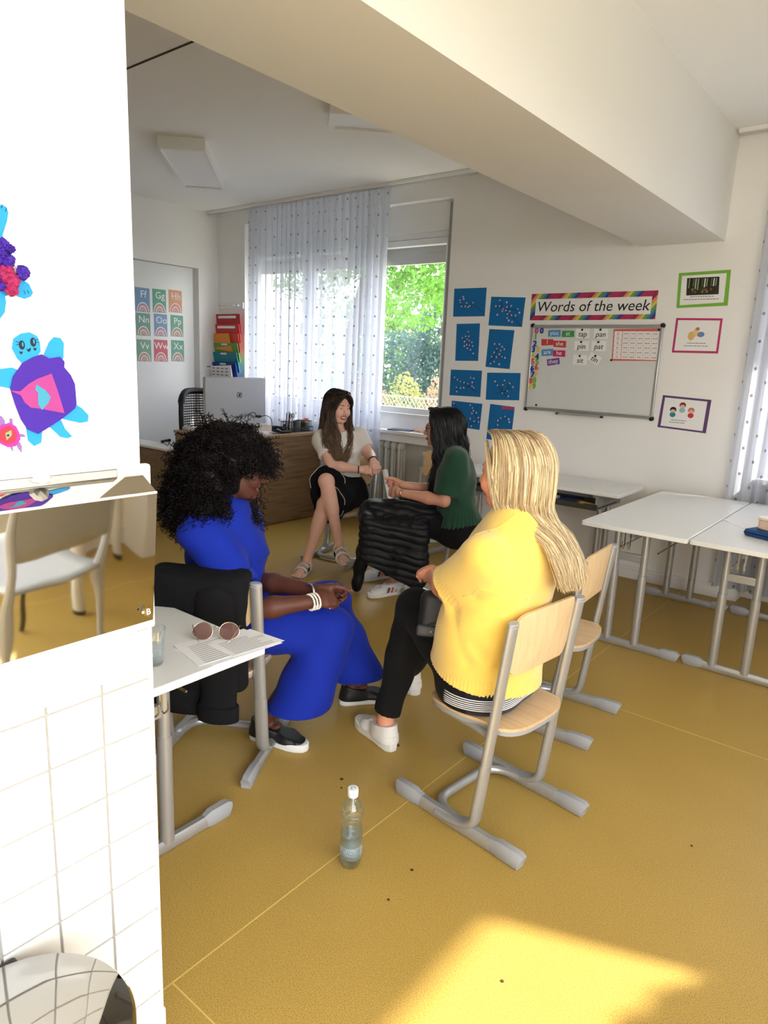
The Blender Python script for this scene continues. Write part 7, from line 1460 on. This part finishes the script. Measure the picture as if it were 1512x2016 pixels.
hair_obj('front_lock', hair_sheet(Gf, 800, 26, .012, 14, wave=.013, wfreq=3.6), .0022, M_HK, hg_, 6)
# rolled paper in her hands
pr = []
for i in range(2):
    c = (rb_, rt)[i]; x_ = nrm(np.cross(ra, (0, 1, .2))); y_ = np.cross(ra, x_); pr.append([tuple(c + (x_ * math.cos(a) + y_ * math.sin(a)) * (.0135 + .0009 * a)) for a in np.linspace(0, 4.6 * PI * .62, 60)])
mb = MB(); mb.grid(pr); mb.obj('paper_roll', M_PAPER, smooth=True, solid=.0008, label='white rolled-up paper held by the woman in green', cat='paper roll')
# puffer jacket over her knees
pj_ = thing('puffer_jacket', 'black quilted puffer jacket lying over the knees of the woman in green', 'jacket', (-2.58, 3.40, .08)); M_PUF = mat('black_nylon', (.007, .0075, .010), .5, spec=.3, bump=.5, bscale=40)
dj = nrm(A_(.80, .60, 0)); nj = A_(dj[1], -dj[0], 0); Fj = np.array([dj, nj, (0, 0, 1.0)]); jq = lambda x, y, z: A_(-2.60, 3.43, 0) + A_(x, y, z) @ Fj
S = SDF(); S.cap(J['hipL'] + A_(-.12, -.06, .03), J['kneeL'] + A_(-.02, 0, .02), .105, .105, .05); S.cap(J['hipR'] + A_(-.12, 0, .03), J['kneeR'] + A_(-.02, 0, .02), .10, .10, .05)
S.box(jq(.0, .088, .335), (.205, .050, .20), Fj, .045, .05); S.box(jq(.09, .10, .22), (.10, .04, .13), Fj, .035, .04); S.box(jq(-.19, .04, .38), (.045, .11, .19), Fj, .04, .05)
def quilt(p): s = p[:, 2] * 1.0 + .18 * ((p - A_(-2.6, 3.43, 0)) @ dj); return -.009 * np.abs(np.sin(PI * (s + .003 * np.sin(p[:, 0] * 31 + p[:, 1] * 17)) / .047)) ** .6 + .004 + .0013 * np.sin(p @ A_(190, -150, 60) + 3 * np.sin(p[:, 2] * 40)) 
S.add(quilt); S.add(ripple(.0055, 34)); S.clip(jq(-.24, .1, .285), A_(-dj[0] * .45, -dj[1] * .45, -.89)); mesh_obj('jacket_body', [S.mesh(*bounds([jq(x, y, z) for x in (-.36, .34) for y in (-.3, .18) for z in (.08, .68)], .02), .005)], M_PUF, pj_)
S = SDF(); S.cap(A_(-2.765, 3.36, .50), A_(-2.795, 3.335, .28), .055, .046, .03); S.cap(A_(-2.795, 3.335, .28), A_(-2.825, 3.315, .04), .046, .036, .03); S.add(ripple(.006, 40)); mesh_obj('jacket_sleeve', [S.mesh(*bounds([A_(-2.80, 3.34, .50), A_(-2.845, 3.31, .02)], .08), .005)], M_PUF, pj_)
# ---------------------------------------------------------------- woman in the white t-shirt
J = dict(pel=A_(-3.527, 3.918, 0.525), hipL=A_(-3.460, 3.961, 0.521), hipR=A_(-3.595, 3.865, 0.525), neck=A_(-3.513, 3.846, 0.967), shL=A_(-3.411, 3.976, 0.945), shR=A_(-3.604, 3.744, 0.921),
    kneeR=A_(-3.340, 3.540, .655), ankR=A_(-3.130, 3.460, .255), toeR=A_(-2.990, 3.365, .175), kneeL=A_(-3.330, 3.520, .490), ankL=A_(-3.395, 3.420, .095), toeL=A_(-3.320, 3.250, .02),
    elbR=A_(-3.424, 3.670, 0.749), wrR=A_(-3.218, 3.768, 0.733), elbL=A_(-3.300, 3.966, 0.815), wrL=A_(-3.170, 3.850, 0.803))
H = dict(o=A_(-3.512, 3.832, 1.166), F=frame((.965, -.20, -.10), (.06, .03, 1)), s=.97); fW = A_(.6, -.8, 0)
P4 = person('smiling seated woman in a white t-shirt and black skirt with legs crossed', J['pel'])
SK4 = skin('skin_fair', srgb(228, 180, 158)); LIP4 = mat('lip_pink', srgb(176, 92, 92), .35)
S = body_sdf(J, H, fW, 1.0, 1.0); lips = head_sdf(S, H, smile=True)
t1_ = hand_sdf(S, J['wrR'], (.80, .60, .03), (.35, -.62, .55), -1, DK(55, 70, 35), .95, (.15, .4)); t2_ = hand_sdf(S, J['wrL'], (.62, -.18, -.62), (.55, -.30, .60), 1, DK(55, 70, 35), .95, (.15, .4))
for s_ in 'LR':   # toes
    an, to = J['ank' + s_], J['toe' + s_]; F = foot_frame(an, to); dz = (to[2] - an[2] + (.075 if s_ == 'L' else .0)) ; v = nrm(to - an + A_(0, 0, .075))
    for k in range(5): b = to + F[0] * (.030 - .0155 * k) * (1 if s_ == 'L' else -1) * -1; S.cap(b, b + v * (.040 - .004 * abs(k - (0 if True else 4))), .0098 if k == 0 else .0078, .0088 if k == 0 else .0068, .004)
lo, hi = bounds(list(J.values()) + [hd(H, 0, 0, .13)], .13); hl = bounds([hd(H, x, y, z) for x in (-.1, .1) for y in (-.13, .13) for z in (-.15, .13)], .0); wl = bounds([J['wrL'], J['wrR'], J['wrR'] + A_(.09, .06, 0)], .055)
fl = [bounds([J['toe' + s_] - nrm(J['toe' + s_] - J['ank' + s_]) * .03, J['toe' + s_] + nrm(J['toe' + s_] - J['ank' + s_]) * .04], .045) for s_ in 'LR']
mesh_obj('body', body_mesh(S, lo, hi, .0055, [(*hl, .0025), (*wl, .0025), (*fl[0], .003), (*fl[1], .003)]), [SK4, LIP4], P4, matfn=lip_fn(H, lips))
face_bits(H, P4, mat('brow_brown', srgb(64, 44, 36), .8), ('hazel', srgb(60, 50, 36)), teeth=True, S=S); nails(t1_ + t2_, mat('nail_dark', srgb(40, 22, 30), .25, coat=.4), P4)
M_TEE = cloth_mat('white_tee', (.74, .71, .66), .85, 400, .15, .2); pel, nk = J['pel'], J['neck']; L = lambda t: pel + (nk - pel) * t; sd = nrm(J['shR'] - J['shL']); hs = nrm(J['hipR'] - J['hipL'])
S = SDF(); S.ecap(L(.12), L(.40), (.150, .115), (.140, .108), hs, .05); S.ecap(L(.40), L(.72), (.140, .108), (.152, .118), sd, .05); S.ecap(L(.72), L(.95), (.152, .118), (.088, .070), sd, .05)
for s_ in 'LR': S.cap(L(.91), J['sh' + s_], .058, .052, .08); e = J['sh' + s_] + (J['elb' + s_] - J['sh' + s_]) * .62; S.cap(J['sh' + s_], e, .053, .060, .06, flat=True)
S.cap(nk - A_(0, 0, .01), hd(H, 0, .0, -.07), .056, .052, .02, 's'); S.add(ripple(.006, 34)); mesh_obj('t_shirt', [S.mesh(*bounds([L(0), L(1.0), J['shL'], J['shR'], J['elbL'], J['elbR']], .18), .005)], M_TEE, P4)
M_SKT = cloth_mat('black_skirt', (.007, .007, .008), .95, 400, .15, .0); M_TRIM = mat('cream_trim', srgb(196, 186, 166), .8)
S = SDF(); S.ecap(L(.16), L(-.03), (.148, .112), (.178, .150), hs, .05); he = {}
for s_, fr in (('R', .80), ('L', .86)):
    h0, k0 = J['hip' + s_], J['knee' + s_]; e = h0 + (k0 - h0) * fr; he[s_] = (e, nrm(k0 - h0)); S.cap(h0, e, .125, .128, .05, flat=True); S.cap(h0 - A_(0, 0, .04), e - A_(0, 0, .075), .10, .085, .05, flat=True)
S.add(ripple(.008, 30))
mesh_obj('skirt', [S.mesh(*bounds([L(.2), J['hipL'], J['hipR'], he['L'][0], he['R'][0]], .20), .0045)], M_SKT, P4)
for s_ in 'LR':
    c_, a_ = he[s_]; u_ = nrm(np.cross(a_, (0, 0, 1))); v_ = np.cross(u_, a_); MB().tube([Vector(c_ + u_ * (.127 + .004 * math.sin(7 * a)) * math.cos(a) + v_ * (.127 + .004 * math.sin(7 * a)) * math.sin(a) + A_(0, 0, -.02) * (math.sin(a) < -9)) for a in [2 * PI * k / 40 for k in range(40)]], .0028, n=5, closed=True).obj('skirt_trim', M_TRIM, P4, smooth=True)
# sandals
M_SAN = mat('sandal_white', (.78, .77, .73), .5)
for s_, sg in (('L', 1), ('R', -1)):
    an, to = J['ank' + s_], J['toe' + s_]; dv = to - an; tilt = 0 if s_ == 'L' else -.13; F = foot_frame(an, to); d = F[1] * math.cos(tilt) + A_(0, 0, 1) * math.sin(tilt); F = np.array([F[0], d, np.cross(F[0], d)])
    o = A_(an[0], an[1], 0) if s_ == 'L' else an - F[2] * .086; q = lambda x, y, z: o + A_(x, y, z) @ F
    M4 = Matrix.Identity(4)
    for i in range(3):
        for j in range(3): M4[i][j] = F[j][i]
        M4[i][3] = o[i]
    sa = tag(bpy.data.objects.new('sandal', None)); COL.objects.link(sa); sa.parent = P4; sa.location = WM(P4).inverted() @ Vector(o)
    pl = [(x * -sg, y * 1.04) for x, y in FOOTP]; pl = pl if area(pl) > 0 else pl[::-1]; mb = MB(); mb.prism(pl, M4, .026); mb.obj('sole', M_SAN, sa, bevel=.006)
    for (y, w, hz, wd) in ((.128, .034, .062, .047), (.080, .026, .078, .045), (.022, .024, .105, .040)):
        rows = []
        for dy in (-w / 2, w / 2): rows.append([tuple(q(wd * math.cos(a), y + dy - .012 * math.sin(a), .018 + (hz - .018 - .06 * max(0, dy)) * math.sin(a))) for a in np.linspace(0, PI, 13)])
        mb = MB(); mb.grid(rows); mb.obj('strap', M_SAN, sa, smooth=True, solid=.004)
    for k in range(3):
        mb = MB(); y = .118 - .018 * k; xs = sg * -.0485
        mb.add([q(xs, y, .026), q(xs, y - .008, .026), q(xs * .93, y - .018, .052), q(xs * .93, y - .010, .052)], [(0, 1, 2, 3)]); mb.obj('side_stripe', M_INK, sa, solid=.003)
    for xs in (-1, 1): mb = MB(); mb.add([q(xs * .046, .14, .02), q(xs * .042, .02, .022), q(xs * .040, .03, .06), q(xs * .043, .11, .046)], [(0, 1, 2, 3)]); mb.obj('side_panel', M_SAN, sa, solid=.004)
for w_, d_, m_, nm in ((J['wrR'], (.80, .60, .03), mat('watch_olive', srgb(60, 58, 48), .5), 'dark_watch'), (J['wrL'], (.62, -.18, -.62), M_BLACKP, 'black_bracelet')):
    a_ = nrm(d_); u_ = nrm(np.cross(a_, (0, 0, 1))); v_ = np.cross(u_, a_); MB().tube([Vector(w_ - a_ * .012 + u_ * .027 * math.cos(a) + v_ * .0255 * math.sin(a)) for a in [2 * PI * k / 20 for k in range(20)]], .005, n=6, closed=True).obj(nm, m_, P4, smooth=True)
nkf = [Vector(hd(H, .055 * math.cos(a), -.01 + .058 * math.sin(a), -.155 - .012 * math.sin(a))) for a in [2 * PI * k / 24 for k in range(24)]]; MB().tube(nkf, .006, n=6, closed=True).obj('black_choker', M_BLACKP, P4, smooth=True)
# long wavy brown hair
M_HW = [mat('hair_brown_%d' % i, srgb(*c), .42, spec=.5) for i, c in enumerate(((40, 28, 24), (62, 44, 36), (92, 68, 52), (136, 106, 80)))]
S = SDF(); hair_cap(S, H, .006); S.ell(hd(H, 0, .135, .01), A_(.066, .080, .105), H['F'], .010, 's'); capV = S.mesh(*bounds([hd(H, x, y, z) for x in (-.1, .1) for y in (-.14, .1) for z in (-.13, .14)], .01), .006)
azs = [-118, -90, -58, -28, 2, 32, 62, 92, 118]
nape = [(.096 * math.sin(math.radians(a)), -.02 - .115 * math.cos(math.radians(a)), -.115) for a in azs]
ends = [[(.098 * math.sin(math.radians(a)), (.03 if abs(a) > 75 else -.03) - .09 * max(-.1, math.cos(math.radians(a))), -.205), (.085 * math.sin(math.radians(a)), (.07 if abs(a) > 75 else .0 if abs(a) > 50 else -.05) - .07 * max(-.1, math.cos(math.radians(a))), -.295), (.070 * math.sin(math.radians(a)), (.115 if abs(a) > 75 else .04 if abs(a) > 50 else -.05) - .06 * max(-.1, math.cos(math.radians(a))), -.38)] for a in azs]
G = guides(azs, 0, ends, [.085, .05, .01, -.03, -.05, -.03, .01, .05, .085], nape, rx=.094, ry=.116)
hw_ = mesh_obj('hair', [capV, sheet_solid(inset(G, hd(H, 0, -.02, .0)), 40, 26, .018)], M_HW[0], P4, label='very long wavy brown hair'); hair_obj('hair_strands', hair_sheet(G, 2100, 24, .007, 23, wave=.008, wfreq=2.6), .0021, M_HW, hw_, 8, grad=True)
rt1 = [[(.015, .075, .118), (.070, .062, .070), (.088, .035, .0), (.098, .03, -.09), (.112, .03, -.18), (.125, .035, -.27), (.120, .05, -.36)], [(.012, .085, .112), (.066, .074, .060), (.084, .045, -.01), (.094, .055, -.10), (.104, .075, -.19), (.112, .088, -.28), (.110, .098, -.385)], [(.010, .09, .108), (.062, .080, .055), (.082, .052, -.02), (.086, .070, -.11), (.084, .105, -.20), (.082, .125, -.29), (.085, .135, -.40)], [(.008, .09, .108), (.060, .082, .052), (.080, .056, -.025), (.076, .078, -.115), (.060, .122, -.205), (.052, .145, -.30), (.058, .150, -.40)]]
hair_obj('front_lock', hair_sheet([[hd(H, *p) for p in g] for g in rt1], 1500, 26, .011, 31, wave=.012, wfreq=2.8), .0021, M_HW, hw_, 9, grad=True)
lt1 = [[(-.005, .085, .112), (-.062, .074, .06), (-.082, .045, -.01), (-.080, .060, -.11), (-.060, .105, -.20), (-.028, .140, -.29), (-.01, .150, -.385)], [(-.01, .075, .118), (-.07, .062, .07), (-.088, .03, .0), (-.094, .04, -.10), (-.088, .085, -.20), (-.062, .120, -.29), (-.045, .130, -.36)]]
hair_obj('front_lock', hair_sheet([[hd(H, *p) for p in g] for g in lt1], 900, 26, .012, 32, wave=.012, wfreq=2.8), .0021, M_HW, hw_, 10, grad=True)
# ================================================================ lettering becomes plain mesh
bpy.context.view_layer.update(); DG = bpy.context.evaluated_depsgraph_get()
for o in [o for o in bpy.data.objects if o.type == 'FONT']:
    me = bpy.data.meshes.new_from_object(o.evaluated_get(DG)); q = bpy.data.objects.new('tmp', me); COL.objects.link(q); nm = o.name
    q.parent = o.parent; q.location = o.location; q.rotation_euler = o.rotation_euler
    for k in ('label', 'category', 'group'):
        if k in o: q[k] = o[k]
    bpy.data.objects.remove(o, do_unlink=True); q.name = nm
